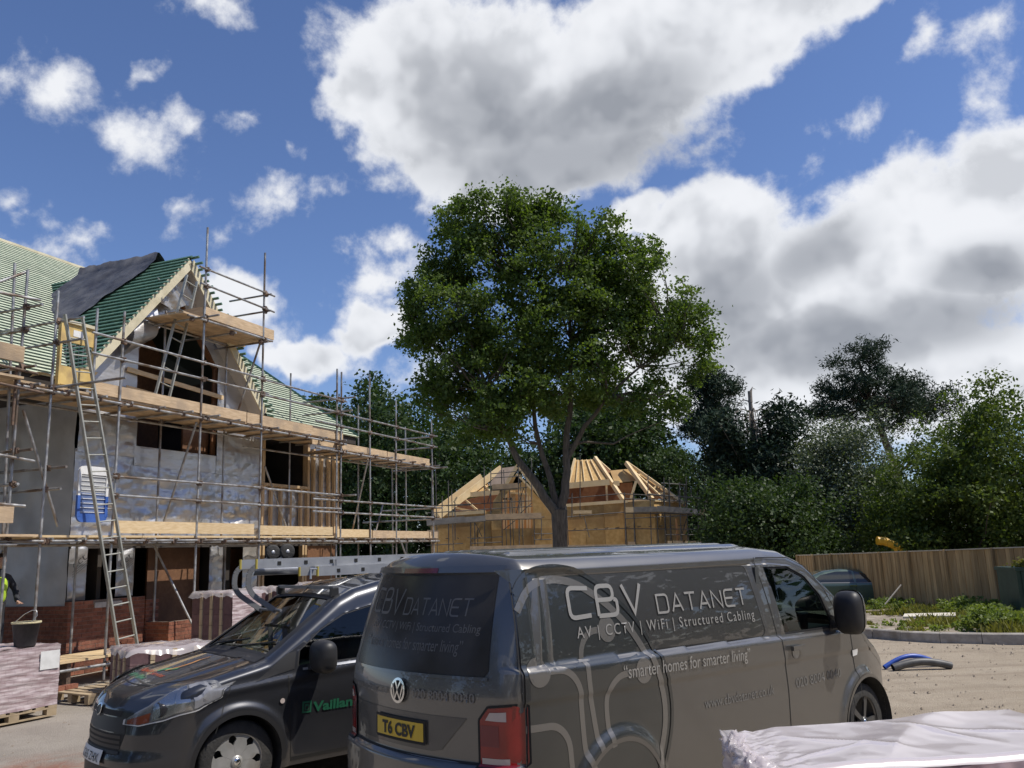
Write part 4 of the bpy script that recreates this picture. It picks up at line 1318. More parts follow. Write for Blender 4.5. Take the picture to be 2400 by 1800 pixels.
# cab interior
MB().box(2.9, -.86, .42, 2.95, .86, 1.80).build('bulkhead', M['dash'], van)
for s in (-.42, .45):
    sb = MB(); sb.box(3.02, s - .26, .75, 3.55, s + .26, .95); sb.beam((3.08, s, .9), (2.99, s, 1.5), .5, .16, up=(1, 0, 0)); sb.box(3.0, s - .14, 1.5, 3.10, s + .14, 1.72)
    sb.build('seat', M['seat'], van)
def vdash(u, v):
    return Vector((3.85 + .72 * v, (u - .5) * 1.66, 1.08 + .13 * math.sin(v * 2.2) + .05 * math.exp(-((u - .27) / .12) ** 2) * (1 - v)))
MB().quadgrid(vdash, 18, 8).build('dashboard', M['dash'], van)
MB().quadgrid(lambda u, v: (3.85, (u - .5) * 1.66, .5 + .58 * v), 4, 4).build('dashboard_front', M['dash'], van)
stw = MB(); c = Vector((3.72, -.42, 1.14))
ax = Vector((-.85, 0, .52)).normalized(); e1 = Vector((0, 1, 0)); e2 = ax.cross(e1)
stw.path([c + (e1 * math.cos(a) + e2 * math.sin(a)) * .19 for a in [2 * PI * k / 28 for k in range(29)]], .016, 8, False)
stw.tube(c - e1 * .18, c + e1 * .18, .018); stw.tube(c, c - ax * .25, .03)
stw.build('steering_wheel', M['trim'], van)
MB().lathe([(.001, 0), (.032, 0), (.042, .13), (.044, .135), (.001, .135)], 20, 'z', (4.02, -.62, 1.20)).build('coffee_cup', M['seat'], van)
MB().lathe([(.046, .135), (.046, .15), (.001, .152)], 20, 'z', (4.02, -.62, 1.20)).build('cup_lid', M['white'], van)
# mirror
mm = MB()
def mir(u, v):
    th = 2 * PI * u; ph = PI * v
    rx, ry, rz = .105, .13, .19
    q = lambda t: math.copysign(abs(t) ** .6, t)
    return Vector((4.00 + rx * math.cos(ph) * -1, -1.085 + ry * math.sin(ph) ** .6 * q(math.cos(th)), 1.36 + rz * math.sin(ph) ** .6 * q(math.sin(th))))
mo = MB().quadgrid(mir, 28, 14).build('door_mirror', M['trim'], van)
def cap(u, v):
    p = mir(u, .52 + .48 * v)
    return Vector((p.x + .012, -1.085 + (p.y + 1.085) * 1.04, 1.36 + (p.z - 1.36) * 1.03 + .004))
MB().quadgrid(cap, 28, 8).build('mirror_cover', M['vanpaint'], mo)
MB().beam((4.02, -.90, 1.24), (4.02, -1.02, 1.26), .10, .05).build('mirror_arm', M['trim'], mo)
drape([[(3.90, 1.20), (4.10, 1.20), (4.06, 1.31), (3.975, 1.34)]], vs_side(.006), .05, 'mirror_base', M['trim'], van)
# door handle and side repeater
hd = MB().beam((3.165, -.983, 1.125), (3.365, -.983, 1.12), .028, .038)
hd = hd.build('door_handle', M['vanpaint'], van)
drape([circ(3.26, 1.085, .055, 20, .05)], vs_side(.004), .05, 'handle_cup', M['alloy'], hd)
drape([[(4.235, 1.005), (4.33, 1.01), (4.345, .985), (4.33, .955), (4.25, .95)]], vs_side(.008), .05, 'side_repeater', M['white'], van)
# pressed side recess: a darker decal paints in its dark reflection, rounded edge outlined
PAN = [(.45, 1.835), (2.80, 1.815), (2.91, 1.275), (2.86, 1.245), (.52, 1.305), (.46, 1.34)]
drape([PAN], vs_side(.0025), .02, 'painted_reflection', M['vanreflection'], van)
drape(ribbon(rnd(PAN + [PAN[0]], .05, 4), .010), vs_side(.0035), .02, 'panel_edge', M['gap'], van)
# lettering and graphics on the side
drape([[(.06, 1.885)] + [(.30, 1.885), (.60, 1.885), (.86, 1.835), (1.08, 1.70), (1.30, 1.52), (1.46, 1.31), (1.55, 1.05), (1.56, .82), (1.47, .55), (1.38, .40), (1.40, .30), (.30, .30), (.16, .45), (.165, 1.1), (.175, 1.8)]], vs_side(.004), .02, 'dark_wrap', M['vinyl_dark'], van)
arc = [(.17, 1.74), (.24, 1.83), (.36, 1.885), (.55, 1.90), (.80, 1.86), (1.06, 1.71), (1.29, 1.52), (1.455, 1.29), (1.555, 1.03), (1.565, .81), (1.49, .57), (1.36, .34)]
arc = rnd(arc, .12, 4)
drape(ribbon(arc, .030), vs_side(.0095), .02, 'arc_line', M['vinyl_dark'], van)
arc2 = rnd([(.18, 1.63), (.27, 1.745), (.38, 1.80), (.53, 1.815), (.74, 1.785), (.99, 1.65), (1.21, 1.47), (1.375, 1.25), (1.475, 1.0), (1.485, .81), (1.415, .59), (1.29, .36)], .12, 4)
drape(ribbon(arc2, .052), vs_side(.0075), .02, 'arc_band', M['vinyl_mid'], van)
for nm, pl in (('a', [(.30, 1.262), (.52, 1.258), (.635, 1.14), (.64, .95), (.66, .74), (.72, .62)]), ('b', [(.99, 1.46), (.80, 1.462), (.705, 1.36), (.715, 1.12), (.765, .85), (.80, .72)]),
               ('c', [(1.26, 1.165), (1.0, 1.165), (.875, 1.06), (.875, .90), (.91, .73)]), ('d', [(.165, .945), (.42, .935), (.52, .84), (.54, .66), (.56, .40)])):
    drape(ribbon(rnd(pl, .12, 6), .043), vs_side(.006), .02, 'circuit_trace', M['vinyl_mid'], van)
for cx, cz, r in ((.285, 1.262, .088), (.99, 1.46, .085), (1.265, 1.165, .085)):
    drape([circ(cx, cz, r)], vs_side(.0068), .02, 'trace_node', M['vinyl_mid'], van)
word('CBV', .655, 1.553, .196, .20, .029, .075, -.012, vs_side(.0105), .04, M['vinyl_text'], van)
word('DATANET', 1.565, 1.525, .125, .125, .0165, .045, -.012, vs_side(.0105), .04, M['vinyl_text'], van)
drape_bm(text_bm('AV | CCTV | WiFi | Structured Cabling', .105, .69, 1.425, 2.09, spacing=1.25, slope=-.015), vs_side(.0105), .05, 'lettering', M['vinyl_text'], van)
drape_bm(text_bm('\u201csmarter homes for smarter living\u201d', .125, 1.05, 1.135, 1.52, slope=-.022), vs_side(.0105), .05, 'lettering', M['vinyl_text'], van)
drape_bm(text_bm('www.cbvdatanet.co.uk', .11, 1.95, .815, .95, slope=-.022), vs_side(.004), .05, 'lettering', M['vinyl_pale'], van)
drape_bm(text_bm('020 8004 0040', .11, 3.24, .80, .77, slope=.0), vs_side(.004), .05, 'lettering', M['vinyl_pale'], van)
# rear ----------------------------------------------------------------
RW = [(-.665, 1.855), (.665, 1.855), (.735, 1.28), (.71, 1.245), (-.71, 1.245), (-.735, 1.28)]
drape([RW], v_back(.005), .06, 'rear_window', M['rearglass'], van)
drape(ribbon([(-.74, 1.235), (.74, 1.235)], .020), v_back(.012), .06, 'window_lip', M['vanpaint'], van)
drape([[(-.72, 1.872), (.70, 1.872), (.73, 1.915), (-.74, 1.915)]], v_back(.03), .06, 'spoiler_lip', M['vanpaint'], van)
drape([[(-.24, 1.872), (.16, 1.872), (.16, 1.905), (-.24, 1.905)]], v_back(.034), .06, 'brake_light', M['deep_red'], van)
drape(ribbon([(-.72, .745), (.72, .745)], .014), v_back(.004), .05, 'bumper_gap', M['gap'], van)
drape([[(-.66, 1.0), (.60, 1.0), (.40, .80), (.32, .785), (-.50, .785), (-.58, .83)]], v_back(.004), .05, 'plate_recess', M['bumper_grey'], van)
pf = lambda off: (lambda u, v: Vector((-.118 - off + .10 * (v - .88) + .03 * abs(u), -u, v)))
np_ = MB()
pb = [(-.26, .832), (.26, .832), (.26, .943), (-.26, .943)]
NP = drape([pb], lambda u, v: v_back(.02)(u, v) + Vector((.0, 0, 0)), .1, 'number_plate', M['plate_yellow'], van)
drape(ribbon([(-.27, .822), (.27, .822), (.27, .953), (-.27, .953), (-.27, .822)], .016), v_back(.019), .1, 'plate_surround', M['gap'], NP)
drape_bm(text_bm('T6 CBV', .105, -.185, .849, .37, bold=.004), v_back(.0235), .1, 'plate_lettering', M['plate_black'], NP)
for s in (1, -1):
    sg = lambda pl: [(s * a, b) for a, b in pl]
    LP = drape([sg([(.69, 1.0), (.75, 1.075), (.92, 1.09), (.945, 1.08), (.945, .76), (.92, .735), (.69, .735)])], v_back(.010), .03, 'tail_lamp', M['red_lens'], van)
    drape([sg([(.735, 1.0), (.765, 1.045), (.86, 1.05), (.86, .995)])], v_back(.013), .03, 'indicator_lens', M['clear_lens'], LP)
    drape([sg([(.71, .785), (.87, .785), (.87, .752), (.71, .752)])], v_back(.013), .03, 'reversing_lens', M['clear_lens'], LP)
    drape([sg([(.70, .97), (.82, .97), (.82, .85), (.70, .85)])], v_back(.012), .03, 'lamp_core', M['deep_red'], LP)
    drape(ribbon(sg([(.69, 1.0), (.75, 1.075), (.92, 1.09), (.945, 1.08), (.945, .76), (.92, .735), (.69, .735), (.69, 1.0)]), .014), v_back(.011), .03, 'lamp_edge', M['gap'], LP)
# round badge: ring with V over W
bd = drape(ribbon(circ(0, 1.125, .072, 36) + [circ(0, 1.125, .072, 36)[0]], .016), v_back(.022), .0, 'round_badge', M['chrome'], van)
drape([circ(0, 1.125, .066, 36)], v_back(.014), .05, 'badge_field', M['trim'], bd)
bl = ribbon([(-.03, 1.185), (0, 1.135), (.03, 1.185)], .013) + ribbon([(-.058, 1.165), (-.028, 1.072), (0, 1.122), (.028, 1.072), (.058, 1.165)], .013)
drape(bl, v_back(.024), 0, 'badge_letters', M['chrome'], bd)
word('CBV', -.62, 1.60, .165, .125, .018, .032, 0, v_back(.0065), .06, M['vinyl_faint'], van)
word('DATANET', -.13, 1.60, .105, .076, .011, .021, 0, v_back(.0065), .06, M['vinyl_faint'], van)
drape_bm(text_bm('AV | CCTV | WiFi | Structured Cabling', .075, -.55, 1.50, 1.18), v_back(.0065), .08, 'lettering', M['vinyl_faint'], van)
drape_bm(text_bm('\u201csmarter homes for smarter living\u201d', .105, -.56, 1.38, 1.08), v_back(.0065), .08, 'lettering', M['vinyl_faint'], van)
drape_bm(text_bm('020 8004 0040', .085, .14, 1.09, .52), v_back(.009), .04, 'lettering', M['vinyl_pale'], van)
drape_bm(text_bm('www.cbvdatanet.co.uk', .075, -.66, 1.09, .52), v_back(.009), .04, 'lettering', M['vinyl_pale'], van)
drape([[(-.70, .33), (.70, .33), (.70, .46), (-.70, .46)]], v_back(.004), .08, 'lower_bumper', M['bumper_grey'], van)

# ------------------------------------------------------------------ the small dark van with the ladder rack
from mathutils.bvhtree import BVHTree
M['navypaint'] = paint('dark_blue_grey_paint', (.034, .037, .045), .55, .26, amt=.10)
M['lamp_glass'] = glass('lamp_cover', (.95, .95, .95), .0, .9)
M['reflector'] = mat('lamp_reflector', (.50, .50, .50), (.7, .7, .7), scale=7, rough=.2, metal=.9)
M['amber'] = mat('amber_lens', (.28, .07, .03), rough=.3)
M['lamp_dark'] = mat('lamp_projector', (.05, .05, .055), rough=.15, metal=.5)
M['lamp_pale'] = mat('lamp_tail_reflector', (.36, .36, .37), (.48, .48, .49), scale=9, rough=.25, metal=.3)
M['lamp_bowl'] = mat('lamp_bowl', (.20, .20, .20), (.34, .34, .33), scale=10, rough=.25, metal=.4)
M['paper'] = mat('paper', (.70, .72, .68), (.80, .82, .78), scale=4, rough=.8)
M['hood_red'] = mat('red_sticker', (.45, .085, .03), rough=.5)
M['hood_green'] = mat('green_sticker', (.05, .22, .11), (.09, .28, .15), scale=9, rough=.5)
M['hood_orange'] = mat('orange_sticker', (.50, .20, .05), (.55, .28, .09), scale=9, rough=.5)
M['logo_green'] = mat('green_logo_vinyl', (.014, .105, .055), rough=.45)
M['alu'] = mat('aluminium_ladder', (.48, .49, .51), (.58, .59, .60), scale=8, rough=.42, metal=.7)
M['greysteel'] = mat('grey_rack_steel', (.16, .165, .175), (.20, .205, .215), scale=7, rough=.5, metal=.3)
M['yellow_tape'] = mat('yellow_end_cap', (.50, .40, .06), rough=.6)

CD = (-3.50, .90, -.92, .92, .22, 1.80)
CWF, CWR, CRAD = 0.0, -2.66, .335
CPTS = [(-3.5, 1.78), (-2.9, 1.80), (-2.0, 1.79), (-1.5, 1.745), (-1.22, 1.69), (-1.02, 1.61), (-.28, 1.125), (-.18, 1.10), (.0, 1.065), (.30, 1.005), (.55, .955), (.72, .91), (.84, .865), (.90, .81)]
def c_zt(x):
    for (a, b), (c, d) in zip(CPTS, CPTS[1:]):
        if x <= c:
            return b + (d - b) * (x - a) / (c - a)
    return CPTS[-1][1]
def c_hw(x, z):
    h = .915 - .05 * ((.75 - z) / .55) ** 2 if z < .75 else .915 - .02 * ((z - .75) / .25) ** 2 * (1 if z < 1.0 else 0)
    if z >= 1.0:
        h = .895 - .215 * ((z - 1.0) / .8) ** 1.25
    d = math.hypot(x - CWF, z - CRAD)
    h += .030 * sstep(.50, .43, d) * (1 if z < .95 else 0)
    d = math.hypot(x - CWR, z - CRAD)
    h += .030 * sstep(.50, .43, d) * (1 if z < .95 else 0)
    # shoulder crease rising to the rear
    cz = .93 - .07 * (x + .14)
    h += .014 * math.exp(-((z - cz) / .035) ** 2) * (1 if x < .3 else 0)
    if x < -.5:
        h -= .018 * math.exp(-((z - .62 - .05 * x) / .16) ** 2)
    if x > .35:
        h -= .24 * ((x - .35) / .55) ** 2.2
    return h
def c_fn(x, y, z):
    x, y, z = rbox(x, y, z, CD, .10)
    zt = c_zt(x)
    z = .22 + (z - .22) * (zt - .22) / 1.58
    yy = y / .92 * c_hw(x, z)
    if z > zt - .10:
        z += .035 * (1 - (y / .92) ** 2)
        if x > -.25:
            z += .012 * sstep(.10, .04, abs(abs(y) - .48 - .1 * (.9 - x) * .3))   # bonnet creases
    if x > .3:
        w = ((x - .3) / .6) ** 1.5
        x -= w * .26 * (abs(yy) / .8) ** 2.2
        x -= w * .06 * max(0, z - .62) / .3
        x += w * .03 * sstep(.52, .40, z)
    return Vector((x, yy, z))
CWIN = [(-.53, 1.045), (-.56, 1.19), (-.80, 1.36), (-1.05, 1.475), (-1.40, 1.545), (-1.72, 1.55), (-1.75, 1.06)]
def c_keep(P, B):
    c = sum(P, Vector()) / 4
    if abs(c.y) > .55 and B[0][1] == B[1][1] == B[2][1]:
        for wx in (CWF, CWR):
            if math.hypot(c.x - wx, c.z - CRAD) < .38: return False
        if inpoly(c.x, c.z, CWIN): return False
    if B[0][2] == B[1][2] == B[2][2] == CD[5] and -1.0 < c.x < -.30 and abs(B[0][1] + B[2][1]) / 2 < .76:
        return False
    return True
cvan = thing('small_van', 'dark navy small van with roof ladder rack parked nose left beside the panel van', 'van', (-3.0, 8.35, 0), R(90 - 229.85))
P, F = body_grid(lines(-3.5, .90, .024), lines(-.92, .92, .03), lines(.22, 1.80, .02), c_fn, c_keep)
ec = Counter()
for f in F:
    for i in range(4):
        ec[tuple(sorted((f[i], f[(i + 1) % 4])))] += 1
for i in {i for e_, c_ in ec.items() if c_ == 1 for i in e_}:
    p = P[i]
    if abs(p.y) < .5: continue
    for wx in (CWF, CWR):
        d = math.hypot(p.x - wx, p.z - CRAD)
        if .34 < d < .44 and p.z > .26:
            p.x, p.z = wx + (p.x - wx) * .385 / d, CRAD + (p.z - CRAD) * .385 / d
    b_ = seg_near(p.x, p.z, CWIN)
    if b_[0] < .04 and p.z > 1.0 and p.x < -.4:
        p.x, p.z = b_[1].x, b_[1].y
MB().add(P, F, True).build('body', M['navypaint'], cvan)
CBV_ = BVHTree.FromPolygons([tuple(p) for p in P], F)
def cs(off, s=1):
    return lambda u, v: Vector((u, s * (c_hw(u, v) + off), v))
def ctop(off):
    def fn(u, v):
        h = CBV_.ray_cast(Vector((u, v, 2.5)), Vector((0, 0, -1)))[0]
        return Vector((u, v, (h.z if h else c_zt(u)) + off))
    return fn
def cfront(off):
    def fn(u, v):
        h = CBV_.ray_cast(Vector((2.0, u, v)), Vector((-1, 0, 0)))[0]
        return Vector(((h.x if h else .8) + off, u, v))
    return fn
def csnap(p, off):
    q, nn, _, _ = CBV_.find_nearest(Vector(p))
    if nn.dot(Vector((q.x + .3, q.y, q.z - .6))) < 0: nn = -nn
    return q + nn * off
for s in (1, -1):
    drape([CWIN], lambda u, v, s=s: Vector((u, s * (c_hw(u, v) - .012), v)), .08, 'door_glass', M['carglass'], cvan)
    drape(ribbon(CWIN + [CWIN[0]], .03), lambda u, v, s=s: Vector((u, s * (c_hw(u, v) - .006), v)), .05, 'window_seal', M['trim'], cvan)
    drape([[(-.13, .965), (-.50, 1.035), (-.53, 1.185), (-.44, 1.17), (-.28, 1.06)]], cs(.006, s), .05, 'sail_panel', M['trim'], cvan)
    for wx in (CWF, CWR):
        MB().lathe([(.385, s * .92), (.39, s * .58), (.28, s * .58)], 40, 'y', (wx, 0, CRAD)).build('wheel_arch', M['black'], cvan)
        wheel('wheel', CRAD, .21, M['cover'], 7, cvan, (wx, s * .775, CRAD), s, 'cover')
for pl, w in (([(-.44, .985), (-.45, .7), (-.48, .28)], .010), ([(-.62, 1.02), (-1.74, 1.045)], .012), ([(-1.78, 1.5), (-1.80, 1.0), (-1.80, .3)], .01), ([(.22, .60), (.18, .72), (.09, .95)], .008), ([(-.48, .275), (-2.2, .275)], .03)):
    drape(ribbon(pl, w), cs(.003), .04, 'shut_line', M['gap'], cvan)
pl = [(CWF + .40 * math.cos(a), CRAD + .40 * math.sin(a)) for a in [PI * (-.03 + 1.06 * k / 30) for k in range(31)]]
drape(ribbon(pl, .04), cs(.006), .05, 'arch_lip', M['trim'], cvan)
drape([circ(-.38, .78, .022, 16)], cs(.010), 0, 'side_repeater', M['clear_lens'], cvan)
drape(ribbon([(-.58, 1.025), (-1.74, 1.05)], .02), cs(.009), .05, 'waist_trim', M['alu'], cvan)
# windscreen
def c_glass(u, v):
    x = -1.0 + .70 * v
    return c_fn(x, (u - .5) * 2 * .765, CD[5]) + Vector((0, 0, -.006))
MB().quadgrid(c_glass, 16, 14).build('windscreen', M['windscreen'], cvan)
def cband(u0, u1, v0, v1):
    return lambda u, v: c_fn(-1.0 + .70 * (v0 + (v1 - v0) * v), ((u0 + (u1 - u0) * u) - .5) * 2 * .775, CD[5]) + Vector((0, 0, .003))
for q in ((-.02, .03, 0, 1), (.97, 1.02, 0, 1), (0, 1, -.03, .02), (0, 1, .97, 1.05)):
    MB().quadgrid(cband(*q), 12, 12).build('windscreen_seal', M['trim'], cvan)
for y0, y1 in ((-.55, .05), (.0, .62)):
    w = MB().path([ctop(.02)(-.27, y0), ctop(.035)(-.34, y0 + .05), ctop(.03)(-.42, y1 - .1), ctop(.03)(-.44, y1)], .009, 6)
    w.build('wiper', M['trim'], cvan)
drape([[(-.30, -.72), (-.18, -.76), (-.15, 0), (-.18, .76), (-.30, .72), (-.27, 0)]], ctop(.004), .05, 'cowl_panel', M['trim'], cvan)
# bonnet shut lines
drape(ribbon(rnd([(-.20, .76), (.10, .72), (.44, .56), (.58, .38), (.63, 0), (.58, -.38), (.44, -.56), (.10, -.72), (-.20, -.76)], .12, 4), .012), ctop(.002), .04, 'bonnet_line', M['gap'], cvan)
# stickers on the bonnet, read from the front
def hood_text(txt, u0, y0, size, width, m):
    bm = text_bm(txt, size, 0, 0, width)
    for v in bm.verts:
        v.co = (u0 - v.co.y * -1 * -1, y0 + v.co.x, 0)
    return drape_bm(bm, ctop(.004), .05, 'bonnet_lettering', m, cvan)
hood_text('Services', .44, -.12, .085, .32, M['hood_red'])
def scrawl(u0, y0, y1, h, m):
    pl = []
    n = int((y1 - y0) / .022)
    for i in range(n):
        pl.append((u0 - h * (.15 if i % 2 else .85) + .01 * math.sin(i * 2.3), y0 + (y1 - y0) * i / n))
    drape(ribbon(pl, .013), ctop(.004), .05, 'bonnet_lettering', m, cvan)
scrawl(.42, -.48, -.16, .07, M['hood_red']); scrawl(.53, -.44, -.08, .075, M['hood_green']); scrawl(.55, -.20, .02, .06, M['hood_green'])
drape(ribbon(rnd([(.36, -.14), (.30, -.12), (.27, .02), (.24, .06)], .05, 4), .05), ctop(.004), .04, 'bonnet_flash', M['hood_green'], cvan)
drape(ribbon(rnd([(.33, -.02), (.22, .02), (.10, .02), (.02, -.02), (-.08, -.02)], .05, 4), .032), ctop(.006), .04, 'bonnet_flash', M['hood_orange'], cvan)
# headlamps: bowl, reflector, amber corner, clear cover
for s in (1, -1):
    bot = [(.80, .46, .70), (.72, .62, .695), (.56, .76, .735), (.36, .85, .80), (.18, .875, .89), (.04, .86, .985)]
    topp = [(.80, .46, .735), (.67, .61, .815), (.51, .705, .875), (.35, .785, .918), (.18, .84, .960), (.04, .86, .990)]
    def lamp(off, a=0.0, b=1.0, c=0.0, d=1.0):
        def fn(u, v):
            t = (a + (b - a) * u) * (len(bot) - 1)
            i = min(int(t), len(bot) - 2); f = t - i
            p = Vector(bot[i]).lerp(Vector(bot[i + 1]), f); q = Vector(topp[i]).lerp(Vector(topp[i + 1]), f)
            r_ = p.lerp(q, c + (d - c) * v)
            return csnap((r_.x, s * r_.y, r_.z), off)
        return fn
    lo_ = MB().quadgrid(lamp(.009), 44, 14).build('headlamp', M['lamp_bowl'], cvan)
    MB().quadgrid(lamp(.014, .30, .57, .14, .90), 20, 12).build('reflector', M['reflector'], lo_)
    MB().quadgrid(lamp(.014, .58, .96, .16, .84), 24, 12).build('lamp_tail', M['lamp_pale'], lo_)
    MB().quadgrid(lamp(.014, .05, .28, .08, .62), 16, 10).build('indicator_lens', M['amber'], lo_)
    MB().quadgrid(lamp(.016, .0, .95, -.03, .035), 44, 3).build('lamp_edge', M['white'], lo_)
    MB().quadgrid(lamp(.016, .0, .025, 0, 1), 6, 8).build('lamp_edge', M['white'], lo_)
    MB().quadgrid(lamp(.024), 44, 14).build('lamp_cover', M['lamp_glass'], lo_)
    b0 = csnap((.55, s * .70, .81), .016)
    MB().lathe([(.001, .004), (.05, .006), (.062, .016)], 20, 'x', tuple(b0)).build('lamp_bulb', M['lamp_dark'], lo_)
# nose: grille bars, badge, plate, lower bumper
for k, z in enumerate((.60, .56, .52, .48)):
    drape(ribbon([(-.45, z), (.45, z)], .024), cfront(.004 + .002 * (k % 2)), .05, 'grille_bar', M['trim'], cvan)
drape([[(-.50, .625), (.50, .625), (.42, .46), (-.42, .46)]], cfront(.002), .05, 'grille', M['gap'], cvan)
drape([[(-.42, .80), (.42, .80), (.40, .755), (-.40, .755)]], cfront(.003), .05, 'upper_grille', M['gap'], cvan)
bz = drape(ribbon(circ(0, .785, .06, 32, .045) + [circ(0, .785, .06, 32, .045)[0]], .012), cfront(.02), 0, 'oval_badge', M['chrome'], cvan)
drape([circ(0, .785, .055, 32, .04)], cfront(.016), .03, 'badge_field', M['trim'], bz)
drape([[(-.46, .745), (.46, .745), (.50, .635), (-.50, .635)]], cfront(.003), .05, 'nose_panel', M['trim'], cvan)
NP2 = drape([[(-.26, .375), (.26, .375), (.26, .486), (-.26, .486)]], cfront(.022), .1, 'number_plate', M['plate_white'], cvan)
bm = text_bm('LC65 ZHX', .095, 0, .392, .44)
for v in bm.verts: v.co.x = -(.22 - v.co.x)
drape_bm(bm, cfront(.026), 0, 'plate_lettering', M['plate_black'], NP2)
drape([[(-.62, .36), (.62, .36), (.60, .24), (-.60, .24)]], cfront(.003), .05, 'lower_bumper', M['trim'], cvan)
# mirrors
for s in (1, -1):
    def mir2(u, v, s=s):
        th = 2 * PI * u; ph = PI * v
        q = lambda t: math.copysign(abs(t) ** .55, t)
        return Vector((-.70 - .10 * math.cos(ph), s * (1.06 + .155 * math.sin(ph) ** .6 * q(math.cos(th))), 1.13 + .145 * math.sin(ph) ** .6 * q(math.sin(th))))
    mo = MB().quadgrid(mir2, 26, 14).build('door_mirror', M['trim'], cvan)
    MB().beam((-.68, s * .86, 1.03), (-.68, s * 1.0, 1.05), .10, .05).build('mirror_arm', M['trim'], mo)
# door logo
drape([[(-.575, .645), (-.665, .645), (-.665, .745), (-.575, .745)]], cs(.0065), .05, 'door_logo', M['logo_green'], cvan)
drape(ribbon([(-.595, .665), (-.645, .665), (-.645, .725), (-.595, .725), (-.595, .665)], .008) + [circ(-.62, .69, .014, 12)], cs(.009), .05, 'logo_mark', M['gap'], cvan)
bm = text_bm('Vaillant', .115, 0, .648, .46, bold=.004)
for v in bm.verts: v.co.x = -.68 - v.co.x
drape_bm(bm, cs(.0075), .05, 'door_lettering', M['logo_green'], cvan)
# cab
MB().box(-1.72, -.80, .3, -1.68, .80, 1.55).build('bulkhead', M['dash'], cvan)
for y in (-.40, .42):
    sb = MB(); sb.box(-1.45, y - .25, .60, -.95, y + .25, .78); sb.beam((-1.42, y, .74), (-1.55, y, 1.28), .46, .14, up=(1, 0, 0)); sb.box(-1.62, y - .13, 1.28, -1.52, y + .13, 1.46)
    sb.build('seat', M['seat'], cvan)
MB().quadgrid(lambda u, v: Vector((-.30 - .50 * v, (u - .5) * 1.5, 1.05 - .02 * v + .03 * math.sin(u * 9) * v)), 12, 6).build('dashboard', M['dash'], cvan)
MB().quadgrid(lambda u, v: Vector((-.80, (u - .5) * 1.5, .4 + .63 * v)), 6, 4).build('dashboard_front', M['dash'], cvan)
for x, y, a in ((-.42, -.1, .3), (-.5, .25, -.2), (-.38, .42, .8)):
    MB().add([(x, y, 1.085), (x + .14 * math.cos(a), y + .14 * math.sin(a), 1.10), (x + .14 * math.cos(a) - .2 * math.sin(a), y + .14 * math.sin(a) + .2 * math.cos(a), 1.095), (x - .2 * math.sin(a), y + .2 * math.cos(a), 1.082)], [(0, 1, 2, 3)]).build('papers', M['paper'], cvan)
c = Vector((-.92, -.40, 1.08)); ax = Vector((.85, 0, -.52)).normalized(); e1 = Vector((0, 1, 0)); e2 = ax.cross(e1)
MB().path([c + (e1 * math.cos(a) + e2 * math.sin(a)) * .18 for a in [2 * PI * k / 24 for k in range(25)]], .015, 8, False).build('steering_wheel', M['trim'], cvan)
MB().box(-3.3, -.75, .2, .6, .75, .36).build('floor_pan', M['black'], cvan)
MB().path([(-.95, .10, 1.645), (-1.12, .10, 1.80)], [.006, .003], 6).build('aerial', M['trim'], cvan)
# roof rack with curved ladder hooks
rack = thing('roof_rack', 'grey steel ladder rack with hooked arms on the small van roof', 'roof rack', (-3.0, 8.35, 0), R(90 - 229.85))
for y in (.16, -.18):
    mb = MB()
    pts = [(-.66, 1.50), (-.56, 1.565), (-.41, 1.67), (-.36, 1.75), (-.37, 1.89), (-.45, 1.955), (-.62, 1.97), (-.71, 2.0), (-.76, 2.05)]
    q = rnd(pts, .05, 3)
    for i in range(len(q) - 1):
        mb.beam((q[i].x, y, q[i].y), (q[i + 1].x, y, q[i + 1].y), .012, .048, up=(0, 1, 0)) if False else mb.beam((q[i].x, y, q[i].y), (q[i + 1].x, y, q[i + 1].y), .014, .05)
    mb.build('hook_arm', M['greysteel'], rack)
    wl_ = MB().lathe([(.001, -.018), (.06, -.018), (.078, -.012), (.078, .012), (.06, .018), (.001, .018)], 28, 'y', (-.76, y, 2.075))
    wo = wl_.build('roller', M['tyre'], rack)
    MB().lathe([(.001, .021), (.018, .021), (.02, .018)], 16, 'y', (-.76, y, 2.075)).build('roller_hub', M['alu'], wo)
MB().tube((-.64, -.3, 1.515), (-.64, .30, 1.515), .014).build('foot_bar', M['greysteel'], rack)
for x in (-1.05, -1.9, -2.8):
    z = c_zt(x) + .06
    MB().beam((x, -.62, z + .03), (x, .62, z + .03), .05, .03).build('cross_bar', M['greysteel'], rack)
    for y in (-.6, .6):
        MB().box(x - .04, y - .02, z - .05, x + .04, y + .02, z + .03).build('bar_foot', M['trim'], rack)
MB().path([(-.90, .40, 1.80), (-.90, .40, 1.90), (-1.18, .40, 1.88), (-1.18, .40, 1.98)], .012, 6).build('clamp_bracket', M['alu'], rack)
def roof_ladder(label, x0, x1, z, ys, grp):
    t = thing('extension_ladder', label, 'ladder', (-3.0, 8.35, 0), R(90 - 229.85), grp)
    for y in ys:
        MB().box(x1, y - .014, z - .045, x0, y + .014, z + .045).build('stile', M['alu'], t)
        MB().box(x0, y - .016, z - .047, x0 + .012, y + .016, z + .047).build('end_cap', M['yellow_tape'], t)
    n = int((x0 - x1) / .28)
    for i in range(n):
        x = x0 - .22 - i * .28
        MB().box(x - .018, ys[0] - .018, z - .018, x + .018, ys[1] + .018, z + .018).build('rung', M['gap'], t)
    return t
roof_ladder('upper aluminium ladder section lying on the small van roof rack', -.36, -3.1, 1.965, (-.02, .36), 'ladders on the small van')
roof_ladder('lower aluminium ladder section under the other on the roof rack', -.98, -3.2, 1.872, (-.0, .40), 'ladders on the small van')
tbx = MB().tube((-.62, -.35, 1.90), (-3.0, -.35, 1.88), .055, 16)
tbx = tbx.build('pipe_tube', M['alu'])
